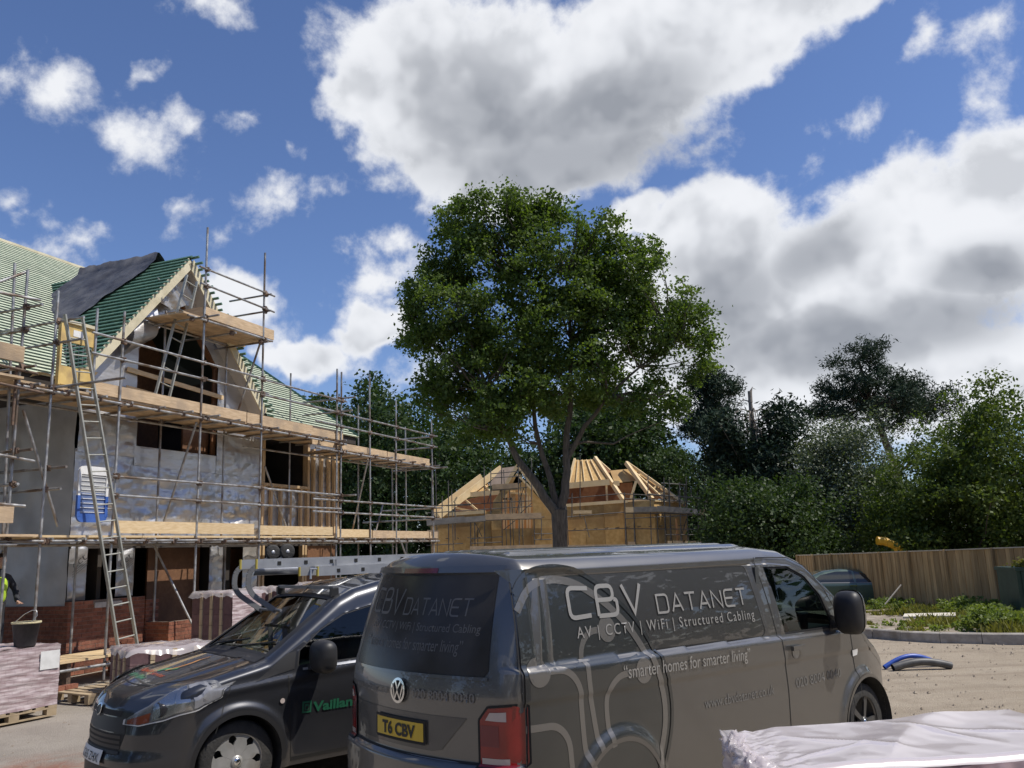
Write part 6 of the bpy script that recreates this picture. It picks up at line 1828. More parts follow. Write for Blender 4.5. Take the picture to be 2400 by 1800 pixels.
# ------------------------------------------------------------------ timber frame house beyond the oak
FAR = {'beams': [('hip_rafter', 'fp', (-4.92, 54.58, 4.37), (-0.91, 57.07, 7.48), 0.12, 0.42), ('hip_rafter', 'fp', (-5.43, 56.3, 4.65), (-2.3, 58.23, 7.07), 0.12, 0.4), ('purlin', 'fp', (-3.21, 55.8, 5.69), (-1.05, 55.8, 5.81), 0.14, 0.32), ('eaves_beam', 'fp', (-5.26, 55.0, 4.42), (-1.98, 55.0, 4.54), 0.2, 0.22), ('gable_rafter', 'fp', (0.19, 54.7, 7.41), (-0.59, 54.7, 6.23), 0.14, 0.22), ('gable_rafter', 'fp', (0.19, 54.7, 7.41), (2.22, 54.7, 4.34), 0.14, 0.2), ('strut', 'fp', (0.08, 54.2, 6.81), (1.01, 54.2, 5.82), 0.1, 0.12), ('strut', 'fp', (1.56, 54.2, 5.23), (2.05, 54.2, 4.75), 0.1, 0.12), ('strut', 'fp', (-3.94, 54.2, 5.14), (-3.72, 54.2, 5.49), 0.1, 0.1), ('hip_rafter', 'fp', (4.07, 57.44, 7.94), (3.46, 56.0, 6.15), 0.14, 0.22), ('hip_rafter', 'fp', (5.41, 57.49, 8.01), (6.86, 55.06, 4.97), 0.2, 0.26), ('hip_rafter', 'fp', (5.68, 58.46, 7.97), (6.41, 57.79, 7.14), 0.1, 0.12), ('hip_rafter', 'fp', (7.45, 57.13, 7.56), (8.71, 55.04, 4.96), 0.2, 0.26), ('hip_rafter', 'fp', (7.57, 57.1, 7.53), (10.68, 54.78, 4.63), 0.12, 0.16), ('hip_rafter', 'fp', (7.79, 56.69, 7.02), (9.43, 55.06, 4.98), 0.1, 0.1), ('purlin', 'fp', (3.47, 55.8, 6.06), (6.12, 55.8, 6.21), 0.14, 0.38), ('purlin', 'fp', (6.37, 55.8, 6.13), (6.76, 55.8, 6.09), 0.14, 0.3), ('eaves_beam', 'fp', (3.19, 55.0, 4.75), (6.9, 55.0, 4.89), 0.2, 0.2), ('eaves_beam', 'fp', (6.89, 54.6, 4.85), (8.49, 54.6, 4.86), 0.2, 0.16), ('strut', 'fp', (7.78, 55.3, 6.17), (7.36, 55.3, 5.02), 0.12, 0.16), ('post', 'fp', (5.93, 56.0, 6.01), (5.92, 56.0, 4.96), 0.12, 0.12), ('rafter', 'fp', (-3.86, 55.22, 4.86), (-2.92, 55.03, 4.62), 0.06, 0.12), ('rafter', 'fp', (-3.27, 55.61, 5.35), (-2.49, 55.05, 4.65), 0.06, 0.12), ('rafter', 'fp', (-2.68, 56.01, 5.84), (-2.06, 55.98, 5.81), 0.06, 0.12), ('rafter', 'fp', (-2.07, 56.41, 6.35), (-1.62, 55.97, 5.79), 0.06, 0.12), ('rafter', 'fp', (-1.45, 56.82, 6.86), (-1.18, 55.95, 5.78), 0.06, 0.12), ('rafter', 'fp', (8.17, 56.77, 6.99), (8.22, 56.22, 6.3), 0.06, 0.1), ('rafter', 'fp', (8.74, 56.35, 6.46), (8.55, 55.95, 5.97), 0.06, 0.1), ('rafter', 'fp', (9.31, 55.93, 5.93), (8.87, 55.69, 5.63), 0.06, 0.1), ('rafter', 'fp', (9.86, 55.51, 5.42), (9.18, 55.43, 5.31), 0.06, 0.1), ('rafter', 'fp', (4.26, 57.31, 7.87), (3.95, 55.99, 6.23), 0.05, 0.1), ('rafter', 'fp', (4.53, 57.3, 7.86), (4.52, 55.98, 6.21), 0.05, 0.1), ('rafter', 'fp', (4.82, 57.29, 7.85), (5.13, 55.96, 6.19), 0.05, 0.1), ('rafter', 'fp', (5.1, 57.28, 7.84), (5.7, 55.94, 6.16), 0.05, 0.1)], 'sheets': [('roof_panel', 'fd', [(-0.89, 57.06, 7.48), (0.11, 57.15, 7.59), (-0.6, 56.15, 6.34), (-1.84, 56.08, 6.25)]), ('roof_panel', 'fo', [(-1.85, 56.66, 6.6), (-1.76, 56.17, 5.99), (-2.73, 56.09, 5.88)]), ('inner_wall', 'fb', [(-4.05, 57.5, 5.08), (-3.45, 57.5, 5.51), (-1.04, 57.5, 5.88), (-1.07, 57.5, 4.98), (-2.03, 57.5, 4.57), (-4.1, 57.5, 4.5)]), ('gable_wall', 'fo', [(0.17, 54.9, 6.95), (0.46, 54.9, 6.38), (-0.38, 54.9, 5.85), (-0.88, 54.9, 5.31), (-0.92, 54.9, 3.99), (-1.61, 54.9, 4.01), (-1.46, 54.9, 5.2), (-0.59, 54.9, 6.25)]), ('gable_wall', 'fo', [(0.17, 54.9, 6.95), (1.04, 54.9, 5.8), (2.23, 54.9, 4.35), (2.21, 54.9, 3.88), (1.05, 54.9, 3.92), (1.04, 54.9, 5.24), (0.61, 54.9, 5.8), (-0.38, 54.9, 5.85)]), ('wall_panel', 'fo', [(-5.3, 55.0, 4.44), (-1.94, 55.0, 4.56), (-1.59, 55.0, 4.53), (-1.67, 55.0, 1.83), (-5.43, 55.0, 1.95)]), ('wall_panel', 'fo', [(-1.61, 54.9, 4.01), (-0.92, 54.9, 3.99), (-0.94, 54.9, 3.42), (0.97, 54.9, 3.4), (0.99, 54.9, 3.92), (3.28, 54.9, 3.89), (3.18, 54.9, 1.66), (-1.67, 54.9, 1.83)]), ('inner_wall', 'fl', [(-1.05, 56.3, 3.39), (-0.97, 56.3, 6.06), (1.16, 56.3, 5.98), (1.05, 56.3, 3.32)]), ('roof_panel', 'fo', [(4.08, 57.37, 7.86), (5.29, 57.39, 7.89), (6.11, 56.15, 6.34), (3.52, 56.06, 6.22)]), ('roof_panel', 'fo', [(6.36, 57.35, 7.09), (7.61, 57.41, 7.16), (7.96, 56.72, 6.3), (6.56, 56.62, 6.18)]), ('roof_panel', 'fb', [(5.67, 58.17, 7.86), (6.38, 57.56, 7.11), (6.34, 57.2, 6.65)]), ('inner_wall', 'fb', [(3.4, 57.5, 6.16), (7.85, 57.5, 6.26), (7.78, 57.5, 4.98), (3.18, 57.5, 4.88)]), ('roof_panel', 'fo', [(7.49, 57.28, 7.5), (7.82, 56.91, 7.04), (8.79, 55.97, 5.86), (9.83, 55.14, 4.82), (10.72, 54.99, 4.64)]), ('inner_wall', 'fb', [(7.86, 57.2, 7.01), (9.85, 57.2, 5.09), (9.08, 57.2, 5.07), (7.79, 57.2, 6.7)]), ('wall_panel', 'fo', [(3.14, 55.0, 4.71), (6.92, 55.0, 4.84), (6.74, 55.0, 1.87), (3.01, 55.0, 2.0)])], 'bay': [(6.89, 54.6, 4.82), (8.57, 53.6, 4.79), (11.12, 56.5, 4.73), (8.37, 53.6, 1.81)], 'open': [(8.64, 53.6, 3.97), (9.09, 53.6, 2.96)], 'poles': [((-5.15, 53.0, 8.23), (-5.26, 53.0, 1.72)), ((-4.55, 53.0, 5.49), (-4.58, 53.0, 4.05)), ((-4.15, 53.0, 6.43), (-4.25, 53.0, 1.68)), ((-3.77, 53.0, 5.09), (-3.81, 53.0, 2.8)), ((-2.84, 53.0, 3.83), (-2.88, 53.0, 2.36)), ((-2.59, 53.0, 3.82), (-2.63, 53.0, 2.15)), ((-1.91, 53.0, 7.28), (-2.07, 53.0, 1.61)), ((-1.5, 53.0, 7.09), (-1.59, 53.0, 3.95)), ((-0.82, 53.0, 7.49), (-1.0, 53.0, 1.57)), ((-0.37, 53.0, 5.72), (-0.49, 53.0, 2.08)), ((0.22, 53.0, 7.2), (0.04, 53.0, 2.06)), ((0.68, 53.0, 7.02), (0.56, 53.0, 3.87)), ((1.07, 53.0, 4.26), (0.98, 53.0, 1.82)), ((1.52, 53.0, 3.92), (1.46, 53.0, 2.62)), ((1.05, 53.0, 7.51), (0.96, 53.0, 5.09)), ((3.05, 53.0, 5.08), (2.9, 53.0, 2.0)), ((3.47, 53.0, 5.4), (3.39, 53.0, 3.89)), ((4.08, 53.0, 7.71), (3.89, 53.0, 3.87)), ((6.7, 53.0, 5.33), (6.5, 53.0, 1.88)), ((7.25, 53.0, 5.31), (7.04, 53.0, 1.86)), ((8.27, 53.0, 5.23), (8.06, 53.0, 2.1)), ((8.22, 53.0, 6.37), (8.12, 53.0, 4.81)), ((8.63, 53.0, 3.94), (8.49, 53.0, 1.81)), ((9.19, 53.0, 6.15), (8.89, 53.0, 1.79)), ((9.51, 53.0, 5.99), (9.22, 53.0, 1.78)), ((10.14, 53.0, 5.83), (9.85, 53.0, 1.76)), ((10.58, 53.0, 6.19), (10.25, 53.0, 1.75)), ((10.83, 53.0, 5.47), (10.75, 53.0, 4.34)), ((11.2, 53.0, 5.22), (10.93, 53.0, 1.72)), ((11.7, 53.0, 5.92), (11.37, 53.0, 1.71)), ((12.22, 53.0, 6.14), (11.87, 53.0, 1.69)), ((10.41, 53.0, 5.58), (10.32, 53.0, 4.35))], 'rails': [((-5.52, 53.0, 4.9), (0.98, 53.0, 5.01)), ((-5.52, 53.0, 4.49), (0.97, 53.0, 4.68)), ((-5.53, 53.0, 3.84), (1.69, 53.0, 4.0)), ((-4.35, 53.0, 4.9), (-2.81, 53.0, 4.89)), ((-1.51, 53.0, 6.76), (0.63, 53.0, 6.89)), ((-1.47, 53.0, 6.51), (0.66, 53.0, 6.56)), ((-1.5, 53.0, 5.76), (0.72, 53.0, 5.85)), ((-2.86, 53.0, 2.85), (-0.88, 53.0, 2.9)), ((-2.87, 53.0, 2.56), (-0.89, 53.0, 2.58)), ((1.07, 53.0, 3.0), (2.18, 53.0, 2.98)), ((1.05, 53.0, 2.65), (2.08, 53.0, 2.64)), ((-5.55, 53.0, 2.53), (-3.32, 53.0, 2.58)), ((3.0, 53.0, 5.08), (6.53, 53.0, 5.26)), ((2.99, 53.0, 3.95), (6.61, 53.0, 4.13)), ((3.1, 53.0, 3.11), (6.69, 53.0, 3.15)), ((6.53, 53.0, 5.24), (12.16, 53.0, 4.81)), ((6.66, 53.0, 4.95), (12.14, 53.0, 4.53)), ((6.68, 53.0, 3.73), (12.13, 53.0, 3.82)), ((6.69, 53.0, 3.12), (12.15, 53.0, 2.89)), ((9.07, 53.0, 2.67), (12.17, 53.0, 2.57)), ((6.7, 53.0, 4.06), (12.08, 53.0, 3.82)), ((9.02, 53.0, 2.0), (12.12, 53.0, 1.89)), ((9.0, 53.0, 5.82), (10.51, 53.0, 5.67)), ((8.1, 53.0, 5.19), (12.34, 53.0, 4.68))], 'braces': [((0.51, 53.2, 5.87), (-0.09, 53.2, 4.11)), ((0.98, 53.2, 4.9), (0.16, 53.2, 4.22)), ((-0.83, 53.2, 3.31), (-0.1, 53.2, 3.86)), ((-2.56, 53.2, 3.78), (-2.17, 53.2, 2.95)), ((-3.87, 53.2, 4.86), (-3.72, 53.2, 4.03)), ((-1.5, 53.2, 5.77), (-1.78, 53.2, 4.95)), ((4.15, 53.2, 3.97), (4.42, 53.2, 2.69)), ((11.31, 53.2, 3.67), (11.75, 53.2, 2.07)), ((9.98, 53.2, 2.36), (10.45, 53.2, 3.61))], 'decks': [((-5.52, 52.9, 3.91), (-3.2, 52.9, 4.04), 0.35, 'g'), ((-3.2, 52.9, 4.0), (-1.92, 52.9, 4.06), 0.32, 'g'), ((-1.92, 52.9, 4.12), (1.52, 52.9, 4.1), 0.33, 'b'), ((-1.45, 52.9, 5.94), (0.14, 52.9, 5.98), 0.3, 'b'), ((-2.91, 52.9, 2.24), (-0.9, 52.9, 2.21), 0.3, 'b'), ((-0.9, 52.9, 2.21), (2.1, 52.9, 2.19), 0.3, 'b'), ((-5.53, 52.9, 3.16), (-4.81, 52.9, 3.1), 0.6, 'b'), ((3.48, 52.9, 4.23), (4.61, 52.9, 4.2), 0.2, 'p'), ((6.7, 52.9, 4.26), (7.17, 52.9, 4.25), 0.32, 'p'), ((7.17, 52.9, 4.26), (8.61, 52.9, 4.24), 0.32, 'g'), ((8.62, 52.9, 4.27), (10.38, 52.9, 4.09), 0.34, 'g'), ((10.38, 52.9, 4.09), (11.2, 52.9, 3.99), 0.3, 'g'), ((11.22, 52.9, 3.98), (12.12, 52.9, 3.94), 0.28, 'b'), ((9.13, 52.9, 2.16), (9.39, 52.9, 2.15), 0.28, 'p'), ((9.46, 52.9, 2.17), (10.05, 52.9, 2.13), 0.28, 'p'), ((10.19, 52.9, 2.12), (11.03, 52.9, 2.09), 0.28, 'p'), ((11.13, 52.9, 2.16), (12.4, 52.9, 2.14), 0.28, 'b'), ((6.71, 52.9, 2.19), (7.16, 52.9, 2.18), 0.28, 'b'), ((3.0, 52.9, 2.16), (6.57, 52.9, 2.1), 0.2, 'b')], 'studs': [((-0.76, 55.6, 5.89), (-0.84, 55.6, 3.41)), ((-0.35, 55.6, 5.88), (-0.43, 55.6, 3.4)), ((-0.22, 55.6, 5.87), (-0.3, 55.6, 3.39)), ((-0.08, 55.6, 5.87), (-0.17, 55.6, 3.39)), ((0.22, 55.6, 5.86), (0.13, 55.6, 3.38)), ((0.33, 55.6, 5.85), (0.24, 55.6, 3.37)), ((0.48, 55.6, 5.85), (0.39, 55.6, 3.37)), ((0.92, 55.6, 5.83), (0.83, 55.6, 3.35)), ((-0.61, 55.6, 5.89), (-0.69, 55.6, 3.41)), ((0.75, 55.6, 5.84), (0.65, 55.6, 3.36)), ((-0.84, 55.6, 5.35), (-0.28, 55.6, 5.33)), ((-0.39, 55.5, 5.72), (0.78, 55.5, 5.59))]}
M['fp'] = mat('pale_glulam', (.74, .55, .29), (.82, .64, .37), scale=2, rough=.7, rnd=.10)
M['fo'] = mat('fresh_osb', (.54, .34, .125), (.66, .45, .19), scale=5, detail=3, rough=.75, c3=(.40, .245, .10), c3scale=.5, rnd=.10)
M['fob'] = mat('osb_sheathing', (.44, .265, .09), (.57, .37, .145), scale=4, detail=3, rough=.75, c3=(.38, .22, .08), c3scale=.6, rnd=.22)
M['fb'] = mat('brown_osb', (.26, .12, .055), (.34, .17, .08), scale=4, rough=.8, rnd=.10)
M['fd'] = mat('grey_brown_sheathing', (.20, .15, .115), (.25, .19, .15), scale=3, rough=.8)
M['fl'] = mat('orange_osb', (.58, .31, .10), (.68, .39, .15), scale=5, rough=.75)
M['fg'] = mat('grey_weathered_board', (.20, .185, .165), (.28, .26, .23), scale=3, rough=.85, rnd=.15)
fh = thing('timber_house', 'bare timber and chipboard house with open hipped roofs behind the oak', 'house', (2.0, 55.0, -.5))
FO = Vector((2.0, 55.0, -.5))
def lv(p): return Vector(p) - FO
for nm, m, a, b, w, h in FAR['beams']:
    MB().beam(lv(a), lv(b), w, h).build(nm, M[m], fh)
for nm, m, pts in FAR['sheets']:
    P_s = [lv(p) for p in pts]
    if nm == 'wall_panel':
        zmin = min(p.z for p in P_s)
        P_s = [Vector((p.x, p.y, 0.0)) if p.z < zmin + .35 else p for p in P_s]
    off = Vector((0, .08, 0))
    n = len(P_s)
    MB().add(P_s + [p + off for p in P_s], [tuple(range(n)), tuple(range(2 * n - 1, n - 1, -1))] + [(k, n + k, n + (k + 1) % n, (k + 1) % n) for k in range(n)]).build(nm, M[m], fh, fix=True)
# the front walls are sheathed in separate boards
_wp = [[lv(p) for p in pts] for nm, m, pts in FAR['sheets'] if nm == 'wall_panel']
for pts, xa, xb, cap_ in ((_wp[0], 0, 2, None), (_wp[1], 0, 6, 3), (_wp[2], 0, 1, None)):
    p0, p1 = (pts[0], pts[2]) if cap_ is None and len(pts) == 5 else ((pts[0], pts[5]) if cap_ else (pts[0], pts[1]))
    x = p0.x
    while x < p1.x - .1:
        e = min(p1.x, x + 1.22)
        f0, f1 = (x - p0.x) / (p1.x - p0.x), (e - p0.x) / (p1.x - p0.x)
        z0_, z1_ = (pts[3].z - .02,) * 2 if cap_ else (p0.z + (p1.z - p0.z) * f0 - .03, p0.z + (p1.z - p0.z) * f1 - .03)
        for za, zb, zc in ((0, .49, .49), (.5, 1, 1)):
            y = p0.y - .03 + rng.uniform(-.006, .006)
            vs = [Vector((x + .012, y, z0_ * za)), Vector((e - .012, y, z1_ * za)), Vector((e - .012, y, z1_ * zb)), Vector((x + .012, y, z0_ * zb))]
            MB().add(vs + [q + Vector((0, .018, 0)) for q in vs], [(0, 1, 2, 3), (7, 6, 5, 4), (0, 4, 5, 1), (1, 5, 6, 2), (2, 6, 7, 3), (3, 7, 4, 0)]).build('osb_board', M['fob'], fh, fix=True)
        x = e
b0, b1, b2, b3 = [lv(p) for p in FAR['bay']]
def wallq(a, b, zt, name, m, hole=None):
    mb = MB()
    d = (b - a); d.z = 0
    n_ = Vector((d.y, -d.x, 0)).normalized() * .1
    def pt(u, z): return Vector((a.x + d.x * u, a.y + d.y * u, z))
    cells = [(0, 1, 0, zt)] if not hole else [(0, hole[0], 0, zt), (hole[1], 1, 0, zt), (hole[0], hole[1], 0, hole[2]), (hole[0], hole[1], hole[3], zt)]
    for u0, u1, z0, z1 in cells:
        vs = [pt(u0, z0), pt(u1, z0), pt(u1, z1), pt(u0, z1)]
        mb2 = MB().add(vs + [v - n_ for v in vs], [(0, 1, 2, 3), (7, 6, 5, 4), (0, 4, 5, 1), (1, 5, 6, 2), (2, 6, 7, 3), (3, 7, 4, 0)])
        mb2.build(name, M[m], fh, fix=True)
wallq(b0, b1, b0.z, 'wall_panel', 'fo')
wallq(b1, b2, b1.z, 'wall_panel', 'fo', (.62, .70, 2.2, 4.2))
MB().beam(b1 + Vector((0, 0, .02)), b2 + Vector((0, 0, .02)), .2, .12).build('eaves_beam', M['fp'], fh)
# side and back walls close the shell
x0, x1 = -7.6, 9.2
for a, b in (((-7.5, .1), (-7.5, 7)), ((-7.5, 7), (9.1, 7)), ((9.1, 1.6), (9.1, 7))):
    MB().box(min(a[0], b[0]), min(a[1], b[1]), 0, max(a[0], b[0]) + .1, max(a[1], b[1]) + .1, 4.6).build('wall_panel', M['fo'], fh)
MB().box(-7.4, .2, 2.5, 9.0, 7, 2.6).build('floor_deck', M['fb'], fh)
for a, b in FAR['studs']:
    MB().beam(lv(a), lv(b), .10, .12).build('stud', M['fp'], fh)
fs = thing('scaffolding', 'distant tube scaffolding standing round the bare timber house', 'scaffolding', (2.0, 55.0, -.5))
M['farsteel'] = mat('scaffold_steel_far', (.09, .085, .075), (.17, .16, .145), scale=3, rough=.55, metal=.4, rnd=.25)
def fz(p): return lv(p)
for a, b in FAR['poles']:
    p, q = lv(a), lv(b)
    if q.z < 2.9:
        q = Vector((q.x, q.y, 0))
    MB().tube(q, p, .034, 6).build('standard', M['farsteel'], fs)
    if rng.random() < .75 and q.z < .1:
        MB().tube(Vector((p.x + .15, p.y + 1.2, 0)), Vector((p.x + .1, p.y + 1.2, p.z - .4)), .030, 6).build('standard', M['farsteel'], fs)
for a, b in FAR['rails']:
    MB().tube(lv(a), lv(b), .032, 6).build('ledger', M['farsteel'], fs)
for a, b in FAR['braces']:
    MB().tube(lv(a), lv(b), .028, 6).build('brace', M['farsteel'], fs)
for a, b, h, m in FAR['decks']:
    a, b = lv(a), lv(b)
    MB().beam(a, b, .04, h).build('toe_board', M[{'g': 'fg', 'b': 'board', 'p': 'newboard'}[m]], fs)
    if h > .25:
        for j in range(4):
            o = Vector((0, .18 + .26 * j, -h / 2))
            MB().beam(a + o, b + o, .24, .04).build('scaffold_board', M['fg'], fs)
for k in range(26):
    x = -7.0 + k * .66
    MB().tube(Vector((x, -2.2, 3.42 if x < 1 else 3.72)), Vector((x, -.2, 3.42 if x < 1 else 3.72)), .026, 6).build('transom', M['farsteel'], fs)

# ------------------------------------------------------------------ right side of the site
# fence of vertical boards, leaning a little
FP = [(11.03, 34.5, 1.44), (11.29, 33.43, 1.45), (11.65, 32.56, 1.47), (12.1, 31.6, 1.48), (12.62, 30.52, 1.50), (13.14, 29.44, 1.52), (13.74, 28.15, 1.54), (14.41, 26.54, 1.57), (15.05, 24.7, 1.60), (15.7, 22.9, 1.62)]
M['fence'] = mat('fence_board', (.38, .24, .10), (.49, .33, .155), scale=2.5, stretch=(7, 7, .6), rough=.85, bump=.25, rnd=.30)
M['fence_cap'] = mat('fence_capping', (.55, .46, .32), (.62, .53, .38), scale=4, rough=.8)
fence = thing('board_fence', 'tall brown close boarded fence behind the green car', 'fence', (FP[0][0], FP[0][1], -.6))
fo = Vector((FP[0][0], FP[0][1], -.6))
for i in range(len(FP) - 1):
    a, b = Vector(FP[i]), Vector(FP[i + 1])
    nb_ = 13
    lean = Vector((.10, .22, 0)) * -.6
    for k in range(nb_):
        u0, u1 = (k + .03) / nb_, (k + .97) / nb_
        t0, t1 = a.lerp(b, u0), a.lerp(b, u1)
        d = (b - a).normalized(); nn = Vector((-d.y, d.x, 0))
        g0 = gh(t0.x, t0.y) - .08
        o = nn * (.012 if k % 2 else 0)
        bot0, bot1 = Vector((t0.x, t0.y, g0)) + lean * -1 * .5, Vector((t1.x, t1.y, g0)) + lean * -1 * .5
        vs = [bot0 + o, bot1 + o, t1 + o, t0 + o]
        vs = [v_ - fo for v_ in vs]
        vs += [v_ + nn * .02 for v_ in vs]
        MB().add(vs, [(0, 1, 2, 3), (7, 6, 5, 4), (0, 4, 5, 1), (1, 5, 6, 2), (2, 6, 7, 3), (3, 7, 4, 0)]).build('fence_board', M['fence'], fence)
    MB().beam(a - fo + Vector((0, 0, .02)), b - fo + Vector((0, 0, .02)), .08, .035).build('capping_rail', M['fence_cap'], fence)
    g0 = gh(a.x, a.y)
    MB().beam(Vector((a.x, a.y - .04, g0)) - fo + Vector((.03, .07, 0)), a - fo + Vector((-.03, -.05, .03)), .07, .07).build('fence_post', M['fence'], fence)

# kerb of separate stones and the soil verge behind it
KP = [(3.6, 23.6), (4.6, 21.9), (5.7, 20.1), (6.55, 18.9), (7.17, 18.13), (7.45, 17.45), (7.98, 16.95), (8.6, 16.6), (9.3, 16.3), (10.2, 16.05), (11.3, 15.85), (12.6, 15.7), (14.2, 15.6), (16, 15.6)]
M['kerb'] = mat('kerb_concrete', (.30, .275, .24), (.40, .37, .325), scale=8, rough=.9, bump=.4, rnd=.10, c3=(.24, .21, .17), c3scale=3)
kerb = tag(MB().box(0, 0, -.3, .01, .01, -.29).build('kerb', M['kerb']), kind='structure')
kv = [Vector((x, y, 0)) for x, y in KP]
acc_, seg = 0, []
for i in range(len(kv) - 1):
    n = max(1, round((kv[i + 1] - kv[i]).length / .62))
    for k in range(n):
        seg.append((kv[i].lerp(kv[i + 1], k / n), kv[i].lerp(kv[i + 1], (k + 1) / n)))
for a, b in seg:
    d = (b - a).normalized(); nn = Vector((-d.y, d.x, 0))
    if nn.y < 0: nn = -nn
    za, zb = gh(a.x, a.y) + .03, gh(b.x, b.y) + .03
    a2, b2 = a + d * .006, b - d * .006
    q = []
    for p, z in ((a2, za), (b2, zb)):
        q += [Vector((p.x, p.y, z - .2)), Vector((p.x, p.y, z + .145)) + nn * .012, p + nn * .035 + Vector((0, 0, z + .165)), p + nn * .15 + Vector((0, 0, z + .165)), p + nn * .15 + Vector((0, 0, z - .2))]
    MB().add(q, [(0, 5, 6, 1), (1, 6, 7, 2), (2, 7, 8, 3), (3, 8, 9, 4), (0, 1, 2, 3, 4), (9, 8, 7, 6, 5)]).build('kerb_stone', M['kerb'], kerb, fix=True)
M['soil'] = mat('dry_soil', (.20, .165, .125), (.31, .26, .20), scale=5, rough=.98, bump=.9, bscale=16, c3=(.37, .32, .25), c3scale=2)
def kerb_y(x):
    for (a, b), (c, d) in zip(KP, KP[1:]):
        if x <= c: return b + (d - b) * (x - a) / (c - a)
    return KP[-1][1]
def verge(u, v):
    x = 3.8 + 12.8 * u
    y0 = kerb_y(x) + .16
    y = y0 + (12.5) * v ** 1.4
    return (x + .12 * v, y, gh(x, y) + .02 + .17 * math.exp(-v * 9) + .07 * fbm(x * .9, y * .9, 2) * min(1, v * 12) + .035 * fbm(x * 3, y * 3, 5) * min(1, v * 12))
tag(MB().quadgrid(verge, 90, 70).build('verge', M['soil']), kind='structure')

# weeds and grass on the verge
def tufts(name, label, spots, n, h, m, seed, wide=.018, spread=.18):
    g = np.random.default_rng(seed)
    c = np.array(spots)
    pick = g.integers(0, len(c), n)
    p = c[pick, :2] + g.normal(size=(n, 2)) * spread * c[pick, 2:3]
    z = np.array([gh(a, b) + .03 for a, b in p])
    hh = h * g.uniform(.35, 1.15, n) * c[pick, 2]
    a = g.uniform(0, 2 * PI, n); lean = g.normal(size=(n, 2)) * .35
    wx, wy = np.cos(a) * wide * g.uniform(.6, 1.6, n), np.sin(a) * wide * g.uniform(.6, 1.6, n)
    b0_ = np.stack([p[:, 0] - wx, p[:, 1] - wy, z], 1); b1_ = np.stack([p[:, 0] + wx, p[:, 1] + wy, z], 1)
    m1 = np.stack([p[:, 0] + lean[:, 0] * hh * .4 + wx, p[:, 1] + lean[:, 1] * hh * .4 + wy, z + hh * .6], 1)
    t = np.stack([p[:, 0] + lean[:, 0] * hh, p[:, 1] + lean[:, 1] * hh, z + hh], 1)
    v = np.stack([b0_, b1_, m1, t], 1).reshape(-1, 3)
    return tag(link(name, np_mesh(name, v, np.arange(n * 4), 4, m)), label, None, kind='stuff')
M['grass'] = leaf_mat('verge_grass', (.13, .145, .03), (.27, .25, .075), .40, 1.6)
M['weed'] = leaf_mat('weed_leaves', (.10, .155, .03), (.22, .27, .07), .42, 2.2)
g = random.Random(8)
